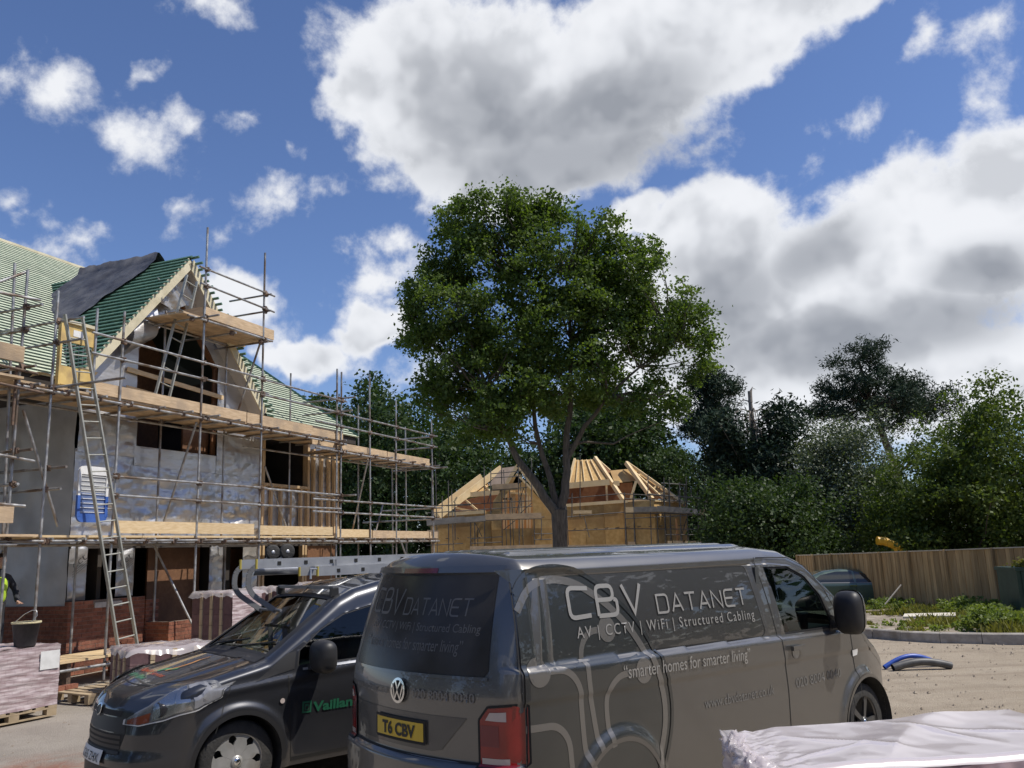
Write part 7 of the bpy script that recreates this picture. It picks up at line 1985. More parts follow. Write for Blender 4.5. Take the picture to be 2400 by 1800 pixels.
gsp = [(11.58, 27.95, 0.67), (12.01, 27.56, 0.7), (11.51, 30.74, 0.7), (11.2, 26.94, 0.48), (12.85, 31.77, 0.59), (13.84, 33.62, 0.51), (10.67, 27.3, 0.4), (10.8, 28.21, 0.3), (13.49, 32.53, 0.45), (13.56, 31.41, 0.5), (11.7, 26.71, 0.53), (12.61, 28.83, 0.63), (10.51, 27.25, 0.39), (11.63, 26.6, 0.53), (12.97, 32.64, 0.49), (12.07, 32.0, 0.61), (10.89, 29.22, 0.33), (10.95, 27.87, 0.35), (11.89, 30.18, 0.64), (10.23, 27.22, 0.28), (11.47, 27.15, 0.46), (12.91, 30.32, 0.6), (12.85, 34.39, 0.5), (13.72, 31.37, 0.66), (11.46, 26.37, 0.54), (11.81, 29.8, 0.66), (10.85, 28.6, 0.41), (14.17, 32.88, 0.7), (11.98, 31.63, 0.61), (13.18, 30.32, 0.7), (12.74, 31.12, 0.54), (13.0, 33.76, 0.49), (11.02, 26.34, 0.3), (10.19, 27.16, 0.36), (12.79, 31.96, 0.61), (12.68, 29.61, 0.57), (10.36, 27.59, 0.28), (11.15, 27.51, 0.3), (11.19, 26.56, 0.38), (13.81, 32.4, 0.57), (10.67, 27.91, 0.32), (10.7, 26.6, 0.42), (12.89, 29.41, 0.59), (12.47, 29.58, 0.53), (13.1, 32.73, 0.55), (11.49, 26.2, 0.62), (12.59, 30.99, 0.48), (10.99, 28.16, 0.42), (11.11, 28.01, 0.4), (11.89, 28.36, 0.66), (11.32, 28.54, 0.52), (11.32, 27.95, 0.64), (10.62, 27.11, 0.38), (13.86, 33.62, 0.59), (11.25, 28.92, 0.58), (12.1, 28.31, 0.67), (11.47, 28.97, 0.65), (13.02, 30.38, 0.68), (12.05, 27.97, 0.71), (12.66, 28.98, 0.59), (11.62, 26.23, 0.87), (12.69, 26.56, 0.8), (15.1, 29.79, 0.82), (12.98, 26.53, 0.69), (12.72, 25.76, 0.77), (15.7, 31.04, 0.59), (12.75, 26.9, 0.62), (13.3, 26.55, 0.56), (14.33, 29.98, 0.56), (13.24, 30.06, 0.6), (14.51, 32.42, 0.71), (12.75, 27.29, 0.76), (11.58, 25.68, 0.54), (13.98, 29.71, 0.68), (11.53, 26.36, 0.68), (12.01, 27.99, 0.58), (14.05, 28.9, 0.75), (13.22, 24.92, 0.69), (13.51, 26.24, 0.68), (12.3, 27.89, 0.75), (12.78, 24.09, 0.76), (11.84, 25.54, 0.54), (12.32, 28.18, 0.77), (12.19, 27.66, 0.86), (13.35, 28.59, 0.62), (11.5, 25.17, 0.68), (12.94, 24.38, 0.76), (11.42, 25.18, 0.72), (13.85, 29.36, 0.89), (14.14, 29.44, 0.71), (12.17, 27.75, 0.7), (12.04, 26.33, 0.84), (12.22, 28.64, 0.64), (13.3, 25.17, 0.63), (14.17, 31.11, 0.9), (12.58, 27.49, 0.71), (13.31, 26.81, 0.81), (11.74, 26.81, 0.65), (14.03, 28.96, 0.65), (13.56, 28.01, 0.67), (13.55, 26.7, 0.55), (13.0, 28.68, 0.87), (13.98, 26.71, 0.55), (14.19, 27.74, 0.75), (13.34, 26.5, 0.71), (14.61, 27.76, 0.68), (15.24, 29.3, 0.65), (15.76, 30.43, 0.84), (14.01, 27.88, 0.64), (12.62, 24.69, 0.59), (13.16, 27.52, 0.72), (14.32, 30.96, 0.75), (15.71, 30.45, 0.62), (13.05, 25.31, 0.78), (11.66, 27.25, 0.89), (13.67, 25.53, 0.56), (15.13, 29.15, 0.77), (13.55, 25.55, 0.59), (11.65, 25.49, 0.59), (13.9, 28.2, 0.59), (15.42, 31.16, 0.58), (14.77, 31.56, 0.56), (12.73, 26.05, 0.85), (12.83, 29.14, 0.66), (13.61, 27.68, 0.88), (14.83, 31.72, 0.79), (12.21, 27.62, 0.72), (14.0, 26.61, 0.77), (12.7, 27.95, 0.63), (13.82, 27.18, 0.59), (13.26, 29.38, 0.8), (12.01, 27.0, 0.77), (11.95, 27.51, 0.58), (12.27, 27.94, 0.63), (14.19, 27.17, 0.66), (15.85, 30.83, 0.8), (13.7, 31.73, 0.88), (14.78, 29.5, 0.59), (13.74, 25.8, 0.84), (12.2, 27.69, 0.67), (11.04, 23.74, 0.41), (11.03, 23.31, 0.3), (10.89, 21.45, 0.74), (9.93, 20.76, 0.64), (10.81, 22.04, 0.72), (11.98, 25.1, 0.46), (11.93, 25.73, 0.77), (10.21, 21.18, 0.45), (9.87, 20.52, 0.68), (10.91, 22.77, 0.3), (11.47, 24.95, 0.59), (9.81, 20.65, 0.5), (11.23, 24.07, 0.5), (11.4, 24.3, 0.62), (9.31, 20.72, 0.59), (10.9, 21.17, 0.69), (9.72, 20.2, 0.5), (11.7, 23.56, 0.69), (12.18, 24.3, 0.52), (11.08, 24.61, 0.29), (9.57, 20.11, 0.59), (10.76, 22.87, 0.34), (10.6, 21.19, 0.51), (10.15, 21.82, 0.79), (11.26, 22.77, 0.8), (11.6, 25.81, 0.73), (12.18, 25.45, 0.65), (11.41, 21.98, 0.58), (11.68, 25.63, 0.77), (9.76, 20.24, 0.47), (11.94, 25.61, 0.59), (11.05, 24.41, 0.36), (12.02, 25.53, 0.47), (12.42, 23.95, 0.63), (10.7, 22.43, 0.29), (11.84, 25.12, 0.65), (11.12, 21.63, 0.76), (12.02, 25.88, 0.65), (10.69, 22.14, 0.59), (10.46, 21.23, 0.78), (10.81, 22.98, 0.46), (11.7, 25.17, 0.56), (9.73, 21.44, 0.75), (11.77, 24.97, 0.48), (11.83, 25.36, 0.6), (11.73, 23.94, 0.47), (12.53, 25.1, 0.52), (10.99, 23.44, 0.3), (11.33, 23.67, 0.72), (9.94, 20.4, 0.68), (11.0, 21.89, 0.61), (10.85, 21.43, 0.79), (10.63, 21.27, 0.55), (11.6, 22.89, 0.5), (11.32, 24.98, 0.55), (11.73, 23.59, 0.48), (11.05, 21.97, 0.46), (11.43, 25.27, 0.58), (10.09, 19.83, 0.67), (10.77, 23.17, 0.35), (12.18, 25.78, 0.66), (10.68, 21.07, 0.49), (11.91, 24.46, 0.7), (9.71, 20.26, 0.74), (10.95, 23.96, 0.48), (11.03, 22.92, 0.37), (10.04, 19.98, 0.64), (11.18, 21.6, 0.49), (11.49, 22.68, 0.47), (12.93, 24.89, 0.66), (9.81, 18.13, 0.63), (12.53, 23.6, 0.54), (12.32, 22.51, 0.79), (12.11, 22.76, 0.56), (10.28, 18.19, 0.83), (12.11, 22.04, 0.51), (11.79, 21.07, 0.47), (13.69, 25.86, 0.77), (13.56, 24.04, 0.81), (10.4, 19.45, 0.84), (10.15, 18.52, 0.62), (11.09, 21.31, 0.71), (11.85, 22.41, 0.59), (12.17, 23.33, 0.62), (10.41, 19.22, 0.63), (10.36, 18.32, 0.86), (10.7, 19.38, 0.69), (12.46, 22.31, 0.72), (11.51, 20.85, 0.58), (13.7, 26.09, 0.61), (10.26, 18.78, 0.77), (9.56, 17.95, 0.58), (14.33, 25.79, 0.79), (9.75, 17.73, 0.85), (10.08, 18.29, 0.78), (13.27, 24.13, 0.68), (13.29, 23.58, 0.89), (12.1, 22.15, 0.45), (13.31, 24.66, 0.75), (10.03, 17.88, 0.73), (13.79, 25.55, 0.76), (10.41, 19.09, 0.62), (13.46, 23.89, 0.59), (10.67, 20.06, 0.85), (10.55, 20.01, 0.79), (14.0, 26.32, 0.7), (10.07, 18.04, 0.77), (11.83, 21.91, 0.68), (12.9, 22.88, 0.58), (9.68, 17.71, 0.53), (13.45, 25.74, 0.7), (13.44, 24.43, 0.54), (10.75, 19.64, 0.77), (14.42, 25.92, 0.67), (9.87, 17.69, 0.59), (10.92, 19.51, 0.86), (10.27, 19.38, 0.83), (13.92, 25.59, 0.54), (13.72, 25.95, 0.52), (14.0, 25.43, 0.79), (10.18, 18.39, 0.81), (9.86, 17.87, 0.88), (9.7, 17.71, 0.5), (13.89, 26.39, 0.54), (11.62, 21.61, 0.76), (14.26, 25.61, 0.63), (12.2, 22.34, 0.5), (12.25, 22.31, 0.76), (9.61, 17.75, 0.87), (9.91, 18.97, 0.77), (9.62, 21.9, 0.29), (8.65, 19.28, 0.35), (9.56, 21.04, 0.29), (9.51, 18.61, 0.31), (9.23, 21.03, 0.34), (10.41, 21.69, 0.28), (8.45, 19.75, 0.23), (9.58, 22.04, 0.29), (10.64, 18.86, 0.28), (11.47, 20.65, 0.27), (11.33, 21.26, 0.32), (10.0, 22.17, 0.26), (9.59, 20.48, 0.3), (8.68, 21.99, 0.36), (9.37, 20.13, 0.23), (8.16, 18.75, 0.32), (10.37, 21.7, 0.28), (10.3, 19.55, 0.31), (10.26, 18.7, 0.32), (8.97, 22.88, 0.2)]
wsp = [(11.36, 27.54, 0.84), (13.02, 29.85, 0.9), (11.63, 27.16, 0.59), (12.78, 29.72, 0.89), (13.54, 30.78, 0.69), (12.17, 29.94, 0.64), (13.5, 31.76, 0.6), (13.44, 32.35, 0.68), (11.77, 27.08, 0.61), (11.1, 28.13, 0.54), (13.4, 31.75, 0.62), (11.68, 26.8, 0.55), (12.19, 30.28, 0.64), (12.88, 30.04, 0.82), (11.94, 29.77, 0.89), (13.63, 31.95, 0.58), (12.77, 30.15, 0.68), (12.09, 29.08, 0.89), (11.9, 29.38, 0.64), (11.8, 28.18, 0.59), (11.8, 28.38, 0.54), (12.78, 29.75, 0.72), (11.72, 27.79, 0.56), (13.59, 32.55, 0.68), (13.49, 32.86, 0.65), (11.89, 28.69, 0.87), (12.12, 29.48, 0.8), (11.67, 26.73, 0.9), (13.02, 31.88, 0.87), (12.04, 30.27, 0.8), (13.48, 26.49, 0.96), (12.73, 25.8, 0.93), (13.12, 27.19, 0.81), (14.11, 27.57, 0.79), (13.89, 29.06, 0.76), (11.47, 23.79, 0.73), (12.07, 24.58, 0.9), (11.94, 24.36, 0.85), (12.61, 25.28, 0.72), (11.82, 24.12, 0.79), (14.61, 27.35, 0.68), (11.92, 25.04, 0.83), (13.98, 29.46, 0.93), (12.1, 23.92, 0.65), (14.44, 28.14, 0.89), (12.92, 25.13, 0.71), (14.9, 27.71, 0.66), (14.65, 28.18, 0.66), (12.64, 25.09, 0.95), (14.77, 28.29, 0.86), (14.74, 27.78, 0.9), (13.44, 27.37, 0.63), (13.36, 25.5, 0.95), (14.16, 28.04, 0.71), (11.65, 23.78, 0.7), (13.06, 27.24, 0.66), (12.68, 25.28, 0.86), (13.86, 28.55, 0.81), (13.49, 25.97, 0.84), (14.73, 27.54, 0.73), (13.0, 25.68, 0.95), (12.72, 24.92, 0.78), (12.51, 23.82, 0.74), (13.37, 27.82, 0.76), (11.51, 21.31, 0.85), (9.62, 18.15, 0.68), (11.24, 20.97, 0.67), (9.8, 18.5, 0.84), (9.3, 18.22, 0.77), (10.04, 18.93, 0.72), (11.07, 21.15, 0.67), (9.78, 19.13, 0.77), (12.13, 22.47, 0.74), (9.41, 18.28, 0.92), (10.74, 19.9, 0.67), (11.38, 21.71, 0.64), (11.27, 21.3, 0.67), (9.59, 18.24, 0.97), (11.79, 22.4, 0.91), (10.29, 20.04, 0.66), (10.67, 19.66, 0.78), (10.32, 19.9, 0.98), (11.44, 21.8, 0.82), (11.17, 20.65, 0.85), (11.34, 20.97, 0.92), (11.7, 22.16, 0.65), (10.89, 20.12, 0.79), (10.55, 19.52, 0.81), (9.83, 18.95, 0.72), (9.89, 18.84, 0.85), (11.3, 21.95, 0.88), (11.93, 22.29, 0.99), (11.41, 22.16, 0.67), (10.2, 19.46, 0.94), (9.87, 19.18, 0.67), (11.39, 21.5, 0.76), (9.77, 19.12, 0.68), (11.23, 20.97, 0.85), (11.59, 20.62, 0.86), (12.5, 22.05, 0.72), (13.17, 23.23, 0.75), (10.01, 17.95, 0.67), (10.57, 18.82, 0.83), (9.99, 18.1, 0.71), (10.91, 19.32, 0.75), (10.86, 19.23, 0.72), (11.54, 20.47, 0.82), (10.46, 18.64, 0.68), (13.74, 24.46, 0.85), (10.39, 18.45, 0.64), (11.62, 20.71, 0.67), (9.97, 17.97, 0.86), (10.3, 18.54, 0.81), (10.88, 19.49, 0.69), (9.36, 21.6, 0.34), (8.81, 18.96, 0.32), (9.2, 20.45, 0.36), (8.66, 19.55, 0.36), (8.66, 19.23, 0.23), (8.19, 19.01, 0.25), (8.97, 21.85, 0.36), (8.44, 20.33, 0.31), (9.49, 19.42, 0.32), (7.85, 19.34, 0.36), (8.78, 18.73, 0.33), (8.92, 18.62, 0.33), (10.57, 28.01, 0.33), (12.05, 31.65, 0.42), (11.45, 30.21, 0.38), (12.19, 31.96, 0.44), (10.91, 28.55, 0.26), (10.51, 27.69, 0.32), (11.94, 30.7, 0.43), (11.5, 29.89, 0.37)]
tufts('grass', 'patchy yellow green grass on the soil verge', gsp, 16000, .34, M['grass'], 4)
wl3 = []
for x, y, s in wsp:
    z = gh(x, y) + .04
    for k in range(3):
        wl3.append((x + g.uniform(-.15, .15), y + g.uniform(-.15, .15), z + s * (.08 + .14 * k), .18 * s * (1.1 - .22 * k)))
v, f, cl = leaves(wl3, 24000, .045, 6, .07, (0,), 1.2, -.3)
tag(link('weeds', np_mesh('weeds', v, f, 4, M['weed'])), 'leafy green weeds growing along the verge', None, kind='stuff')

# pale board lying among the weeds
M['palesheet'] = mat('pale_board', (.60, .55, .45), (.68, .63, .53), scale=5, rough=.8)
sb = MB()
def slab(u, v, z): return (9.62 + 1.12 * u + .42 * v, 22.25 - .42 * u + .85 * v, gh(10, 22.3) + .15 + z + .02 * u)
c8 = [slab(u, v, z) for z in (0, .05) for u, v in ((0, 0), (1, 0), (1, 1), (0, 1))]
tag(sb.add(c8, [(3, 2, 1, 0), (4, 5, 6, 7), (0, 1, 5, 4), (1, 2, 6, 5), (2, 3, 7, 6), (3, 0, 4, 7)]).build('board', M['palesheet']), 'pale flat board lying on the weedy verge', 'board')
tag(MB().beam((9.5, 27.2, gh(9.5, 27) + .1), (11.6, 27.6, gh(11, 27) + .12), .10, .04).build('plank', M['fence_cap']), 'grey plank lying on the ground in front of the green car', 'plank')
tag(MB().beam((11.5, 28.2, gh(11.5, 28) + .1), (12.6, 29.0, gh(12.6, 29) + .85), .03, .03).build('pole', M['fg']), 'thin pole leaning against the fence beside the green car', 'pole')

# bent blue and black pipes on the track
def arcpipe(a, b, h, n=18, bow=(0, 0)):
    a, b = Vector(a), Vector(b)
    return [a.lerp(b, k / n) + Vector((bow[0] * math.sin(PI * k / n), bow[1] * math.sin(PI * k / n), h * math.sin(PI * k / n))) for k in range(n + 1)]
M['bluepipe'] = mat('blue_water_pipe', (.02, .07, .36), (.035, .10, .44), scale=9, rough=.4)
M['blackpipe'] = mat('black_pipe', (.06, .06, .06), (.10, .10, .10), scale=9, rough=.5)
bp_ = thing('pipe_offcut', 'curved blue plastic pipe lying on the sandy track', 'pipe', (5.66, 13.98, -.01), 0, 'pipe offcuts on the track')
mb = MB().path(arcpipe((0, 0, .03), (.90, .12, .05), .14), .036, 12, False); mb.build('pipe_wall', M['bluepipe'], bp_)
MB().path(arcpipe((0.01, 0, .03), (.89, .12, .05), .14), .029, 12, False).build('pipe_bore', M['gap'], bp_)
bp_ = thing('pipe_offcut', 'curved black plastic pipe lying in front of the blue one', 'pipe', (5.72, 13.80, -.02), 0, 'pipe offcuts on the track')
mb = MB().path(arcpipe((0, 0, .055), (.92, .05, .05), .075), .058, 14, False); mb.build('pipe_wall', M['blackpipe'], bp_)
MB().path(arcpipe((0.0, 0, .055), (.91, .05, .05), .075), .050, 14, False).build('pipe_bore', M['gap'], bp_)
# clods and stones scattered on the track
g = random.Random(21)
mb = MB()
for _ in range(900):
    x, y = g.uniform(3.8, 11), g.uniform(9.0, 17.5)
    if y > kerb_y(x) - .1: continue
    s = g.choice([.012, .018, .025, .035]) * g.uniform(.6, 1.3)
    z = gh(x, y) + .035 * fbm(x * .35, y * .35, 0) + .02 * fbm(x * 1.3, y * 1.3, 3)
    pts = [Vector((g.uniform(-1, 1), g.uniform(-1, 1), g.uniform(0, .8))).normalized() * s * g.uniform(.7, 1.2) for _ in range(6)]
    q = [Vector((s, 0, 0)), Vector((-.4 * s, .9 * s, 0)), Vector((-.5 * s, -.8 * s, 0)), Vector((.1 * s, .1 * s, s * g.uniform(.5, .9)))]
    mb.add([p + Vector((x, y, z)) for p in q], [(0, 1, 3), (1, 2, 3), (2, 0, 3)])
for _ in range(260):
    x, y = g.uniform(-9, -3.2), g.uniform(8.0, 13)
    s = g.choice([.010, .014, .02]) * g.uniform(.6, 1.3)
    q = [Vector((s, 0, 0)), Vector((-.4 * s, .9 * s, 0)), Vector((-.5 * s, -.8 * s, 0)), Vector((.1 * s, .1 * s, s * .6))]
    z = .035 * fbm(x * .35, y * .35, 0) + .02 * fbm(x * 1.3, y * 1.3, 3)
    mb.add([p + Vector((x, y, z)) for p in q], [(0, 1, 3), (1, 2, 3), (2, 0, 3)])
tag(mb.build('gravel', M['soil']), 'loose stones and clods scattered over the dusty ground', None, kind='stuff')

# dark green skip by the fence
M['binpaint'] = mat('dark_green_paint', (.012, .040, .026), (.022, .058, .038), scale=4, rough=.5)
bn = thing('site_container', 'dark green steel container at the frame edge before the fence', 'container', (12.25, 21.6, gh(12, 21.6) + .0), R(-8))
MB().box(0, 0, 0, 2.2, 1.2, 1.22).build('container_body', M['binpaint'], bn)
MB().box(-.04, -.04, 1.22, 2.24, 1.24, 1.30).build('lid', M['binpaint'], bn)
for k in range(6):
    MB().box(.1 + k * .38, -.03, .1, .16 + k * .38, 0, 1.2).build('rib', M['binpaint'], bn)
v, f, cl = leaves([(.35, .3, 1.36, .18), (.75, .4, 1.38, .2)], 600, .05, 44, .08, (0,), .5, -.3)
tag(link('cut_grass', np_mesh('cut_grass', v, f, 4, M['grass']), None, tuple(bn.location)), 'wisps of dry cut grass lying on the green container', None, kind='stuff')

# yellow tube slide showing above the fence
M['slide'] = mat('yellow_plastic', (.62, .34, .02), (.68, .40, .04), scale=3, rough=.4)
sl = thing('tube_slide', 'yellow plastic tube slide rising behind the fence', 'slide', (16.45, 38, -.75))
pth = [Vector(p) for p in ((.55, 0, .2), (.45, 0, 1.2), (.30, 0, 2.0), (.02, 0, 2.42), (-.4, 0, 2.62), (-.75, 0, 2.66))]
pth2 = []
for i in range(len(pth) - 1):
    for k in range(4): pth2.append(pth[i].lerp(pth[i + 1], k / 4))
MB().path(pth2 + [pth[-1]], .18, 16).build('tube', M['slide'], sl)
for q in (pth[3], pth[4]):
    MB().lathe([(.18, -.03), (.20, -.03), (.20, .03), (.18, .03)], 18, 'x', tuple(q)).build('joint_ring', M['slide'], sl)

# ------------------------------------------------------------------ green car
M['greenpaint'] = paint('dark_green_metallic', (.085, .125, .095), .6, .30, amt=.12)
GD = (-2.30, 2.30, -.90, .90, .20, 1.45)
GP = [(-2.3, .98), (-2.0, 1.08), (-1.6, 1.20), (-1.0, 1.40), (-.4, 1.45), (.1, 1.42), (.5, 1.30), (1.05, 1.00), (1.25, .95), (1.8, .87), (2.1, .78), (2.3, .62)]
def g_zt(x):
    for (a, b), (c, d) in zip(GP, GP[1:]):
        if x <= c: return b + (d - b) * (x - a) / (c - a)
    return GP[-1][1]
def g_hw(x, z):
    h = .90 - .03 * ((.65 - z) / .45) ** 2
    if z > .92: h -= .30 * ((z - .92) / .5) ** 1.1
    if x > 1.5: h -= .22 * ((x - 1.5) / .8) ** 2
    if x < -1.6: h -= .12 * ((-1.6 - x) / .7) ** 2
    for wx in (-1.45, 1.42):
        h += .02 * sstep(.46, .38, math.hypot(x - wx, z - .34))
    return h
def g_fn(x, y, z):
    x, y, z = rbox(x, y, z, GD, .12)
    z = .20 + (z - .20) * (g_zt(x) - .20) / 1.25
    yy = y / .90 * g_hw(x, z)
    if x > 1.6: x -= .25 * (abs(yy) / .9) ** 2 * (x - 1.6) / .7
    return Vector((x, yy, z))
def g_keep(P, B):
    c = sum(P, Vector()) / 4
    return not (abs(c.y) > .5 and B[0][1] == B[1][1] == B[2][1] and any(math.hypot(c.x - wx, c.z - .34) < .36 for wx in (-1.45, 1.42)))
gc = (12.0, 31.9)
gcar = thing('parked_car', 'dark green car parked nose right beside the brown fence', 'car', (gc[0], gc[1], gh(*gc) + .0), R(-6))
P, F = body_grid(lines(-2.3, 2.3, .05), lines(-.9, .9, .06), lines(.2, 1.45, .045), g_fn, g_keep)
MB().add(P, F, True).build('body', M['greenpaint'], gcar)
M['darkglass'] = mat('dark_car_glass', (.020, .024, .026), rough=.08, spec=.8)
for s in (-1, 1):
    fn = lambda off: (lambda u, v: Vector((u, s * (g_hw(u, v) + off), v)))
    drape([[(.30, 1.02), (.92, .985), (.50, 1.22), (.30, 1.30)]][0:0] + [[(.02, .99), (.98, .97), (.60, 1.18), (.20, 1.325), (.02, 1.355)]], fn(.008), .08, 'front_window', M['darkglass'], gcar)
    drape([[(-.05, .99), (-.05, 1.36), (-.60, 1.365), (-1.15, 1.26), (-1.42, 1.10), (-1.30, 1.02)]], fn(.008), .08, 'rear_window', M['darkglass'], gcar)
    drape(ribbon([(1.0, .955), (-1.40, 1.0)], .022), fn(.010), .08, 'window_trim', M['plastic_grey'], gcar)
    MB().beam((.02, s * .925, .87), (-.22, s * .925, .875), .02, .03).build('door_handle', M['chrome'], gcar)
    MB().beam((.82, s * .98, 1.02), (.66, s * 1.0, 1.03), .16, .13).build('door_mirror', M['trim'], gcar)
    drape(ribbon([(.0, .95), (-.04, .6), (-.02, .3)], .012), fn(.004), .08, 'shut_line', M['gap'], gcar)
    drape(ribbon([(1.02, .92), (1.0, .5)], .012), fn(.004), .08, 'shut_line', M['gap'], gcar)
    for wx in (-1.45, 1.42):
        MB().lathe([(.365, s * .90), (.37, s * .6), (.2, s * .6)], 28, 'y', (wx, 0, .34)).build('wheel_arch', M['black'], gcar)
        wheel('wheel', .335, .22, M['alloy'], 5, gcar, (wx, s * .76, .335), s)
MB().box(-2.0, -.75, .2, 2.0, .75, .35).build('floor_pan', M['black'], gcar)

# ------------------------------------------------------------------ brick packs, pallets and loose things
def wrap_mat(name, c1, c2, alpha=.0, rough=.25, bump=.5, stripes=False, stretch=(1.2, 1.2, 6)):
    m = bpy.data.materials.new(name)
    m.use_nodes = True
    n, l = m.node_tree.nodes, m.node_tree.links
    b = n['Principled BSDF']
    b.inputs['Roughness'].default_value = rough
    b.inputs['Coat Weight'].default_value = .5
    b.inputs['Coat Roughness'].default_value = .15
    t = n.new('ShaderNodeTexCoord')
    mp = n.new('ShaderNodeMapping'); l.new(t.outputs['Object'], mp.inputs[0])
    mp.inputs['Scale'].default_value = stretch
    nz = n.new('ShaderNodeTexNoise'); nz.inputs['Scale'].default_value = 3; nz.inputs['Detail'].default_value = 7
    l.new(mp.outputs[0], nz.inputs['Vector'])
    rp = n.new('ShaderNodeValToRGB'); l.new(nz.outputs['Fac'], rp.inputs[0])
    rp.color_ramp.elements[0].position, rp.color_ramp.elements[1].position = .40, .62
    rp.color_ramp.elements[0].color, rp.color_ramp.elements[1].color = (*c1, 1), (*c2, 1)
    col = rp.outputs[0]
    if stripes:      # bricks showing through the stretched film
        br = n.new('ShaderNodeTexBrick')
        sx = n.new('ShaderNodeSeparateXYZ'); l.new(t.outputs['Object'], sx.inputs[0])
        ad = n.new('ShaderNodeMath'); ad.operation = 'ADD'; l.new(sx.outputs[0], ad.inputs[0]); l.new(sx.outputs[1], ad.inputs[1])
        cb = n.new('ShaderNodeCombineXYZ'); l.new(ad.outputs[0], cb.inputs[0]); l.new(sx.outputs[2], cb.inputs[1])
        l.new(cb.outputs[0], br.inputs['Vector'])
        br.inputs['Scale'].default_value = 1.0
        br.inputs['Brick Width'].default_value = .108; br.inputs['Row Height'].default_value = .068
        br.inputs['Mortar Size'].default_value = .012; br.inputs['Mortar Smooth'].default_value = .6
        br.inputs['Color1'].default_value = (1, 1, 1, 1); br.inputs['Color2'].default_value = (.86, .86, .86, 1); br.inputs['Mortar'].default_value = (.55, .50, .52, 1)
        mx = n.new('ShaderNodeMix'); mx.data_type = 'RGBA'; mx.blend_type = 'MULTIPLY'; mx.inputs[0].default_value = .30
        l.new(col, mx.inputs[6]); l.new(br.outputs['Color'], mx.inputs[7]); col = mx.outputs[2]
    l.new(col, b.inputs['Base Color'])
    bp = n.new('ShaderNodeBump'); bp.inputs['Strength'].default_value = bump; bp.inputs['Distance'].default_value = .02
    l.new(nz.outputs['Fac'], bp.inputs['Height']); l.new(bp.outputs[0], b.inputs['Normal'])
    return m
def film_mat(name, alpha, col=(.80, .76, .76)):
    m = bpy.data.materials.new(name)
    m.use_nodes = True
    n, l = m.node_tree.nodes, m.node_tree.links
    b = n['Principled BSDF']
    b.inputs['Base Color'].default_value = (*col, 1)
    b.inputs['Roughness'].default_value = .22
    b.inputs['Coat Weight'].default_value = .6
    tr = n.new('ShaderNodeBsdfTransparent'); tr.inputs[0].default_value = (.93, .90, .91, 1)
    mx = n.new('ShaderNodeMixShader'); mx.inputs[0].default_value = alpha
    l.new(tr.outputs[0], mx.inputs[1]); l.new(b.outputs[0], mx.inputs[2])
    l.new(mx.outputs[0], n['Material Output'].inputs[0])
    return m
M['pinkwrap'] = wrap_mat('pink_stretch_film', (.33, .24, .245), (.60, .52, .52), rough=.30, bump=.5, stretch=(1.0, 1.0, 10), stripes=True)
M['purplewrap'] = wrap_mat('film_over_bricks', (.20, .13, .135), (.30, .20, .205), rough=.35, stripes=False)
M['film'] = film_mat('clear_film', .34)
M['film_thick'] = film_mat('milky_film', .38)
M['packbrick'] = mat('dark_red_blocks', (.13, .075, .08), (.18, .105, .105), scale=9, rough=.75, rnd=.12)
M['strip'] = mat('packing_timber', (.46, .36, .22), (.56, .45, .29), scale=6, rough=.8)
M['label'] = mat('paper_label', (.72, .72, .70), (.62, .62, .60), scale=12, rough=.6)

M['palletwood'] = mat('pallet_timber', (.30, .23, .14), (.40, .31, .20), scale=6, rough=.85, rnd=.15)
def pallet(parent, w, d, z=0.0, m='palletwood'):
    """eleven-board pallet, origin at corner, x across, y deep"""
    nb_ = 7
    bw = w / nb_ * .74
    for i in range(nb_):
        x = (w - bw) * i / (nb_ - 1)
        MB().box(x, 0, z + .115, x + bw, d, z + .137).build('deck_board', M[m], parent)
    for j in range(3):
        y = (d - .10) * j / 2
        MB().box(0, y, z + .093, w, y + .10, z + .114).build('stringer_board', M[m], parent)
        for i in range(3):
            x = (w - .14) * i / 2
            MB().box(x, y + .002, z + .018, x + .14, y + .098, z + .092).build('block', M[m], parent)
        MB().box(0, y + .001, z, w, y + .099, z + .0175).build('base_board', M[m], parent)

def wrapped(parent, w, d, z0, z1, m, seed, amp=.012, name='wrapped_face', streak=3.0):
    """stretch-wrapped block: five crinkled faces"""
    def cr(a, b, c): return amp * (fbm(a * streak, b * 9 + seed, c + seed) + .5 * abs(fbm(a * 6 + b * 3, b * 14, seed)))
    out = []
    H_ = z1 - z0
    for k, (nx, fn) in enumerate((
            ('front', lambda u, v: (w * u, -cr(w * u, H_ * v, 0), z0 + H_ * v)), ('back', lambda u, v: (w * (1 - u), d + cr(w * u, H_ * v, 1), z0 + H_ * v)),
            ('left', lambda u, v: (-cr(d * u, H_ * v, 2), d * (1 - u), z0 + H_ * v)), ('right', lambda u, v: (w + cr(d * u, H_ * v, 3), d * u, z0 + H_ * v)),
            ('top', lambda u, v: (w * u, d * v, z1 + 1.6 * cr(w * u, d * v * .5, 4))))):
        out.append(MB().quadgrid(fn, 30, 30).build(name, M[m], parent))
    return out

# pack at the frame's edge with the bucket on it
pk = thing('brick_pack', 'pink film wrapped brick pack on a pallet with a black bucket on top', 'brick pack', (-6.36, 12.23, .03), R(-26.8) + R(180))
# local +x points towards the viewer's left along the lit face
pallet(pk, 1.2, 1.0)
fc = wrapped(pk, 1.2, 1.0, .14, .93, 'pinkwrap', 3, .016)
pk.rotation_euler = (0, 0, math.atan2(-.89, -.45))
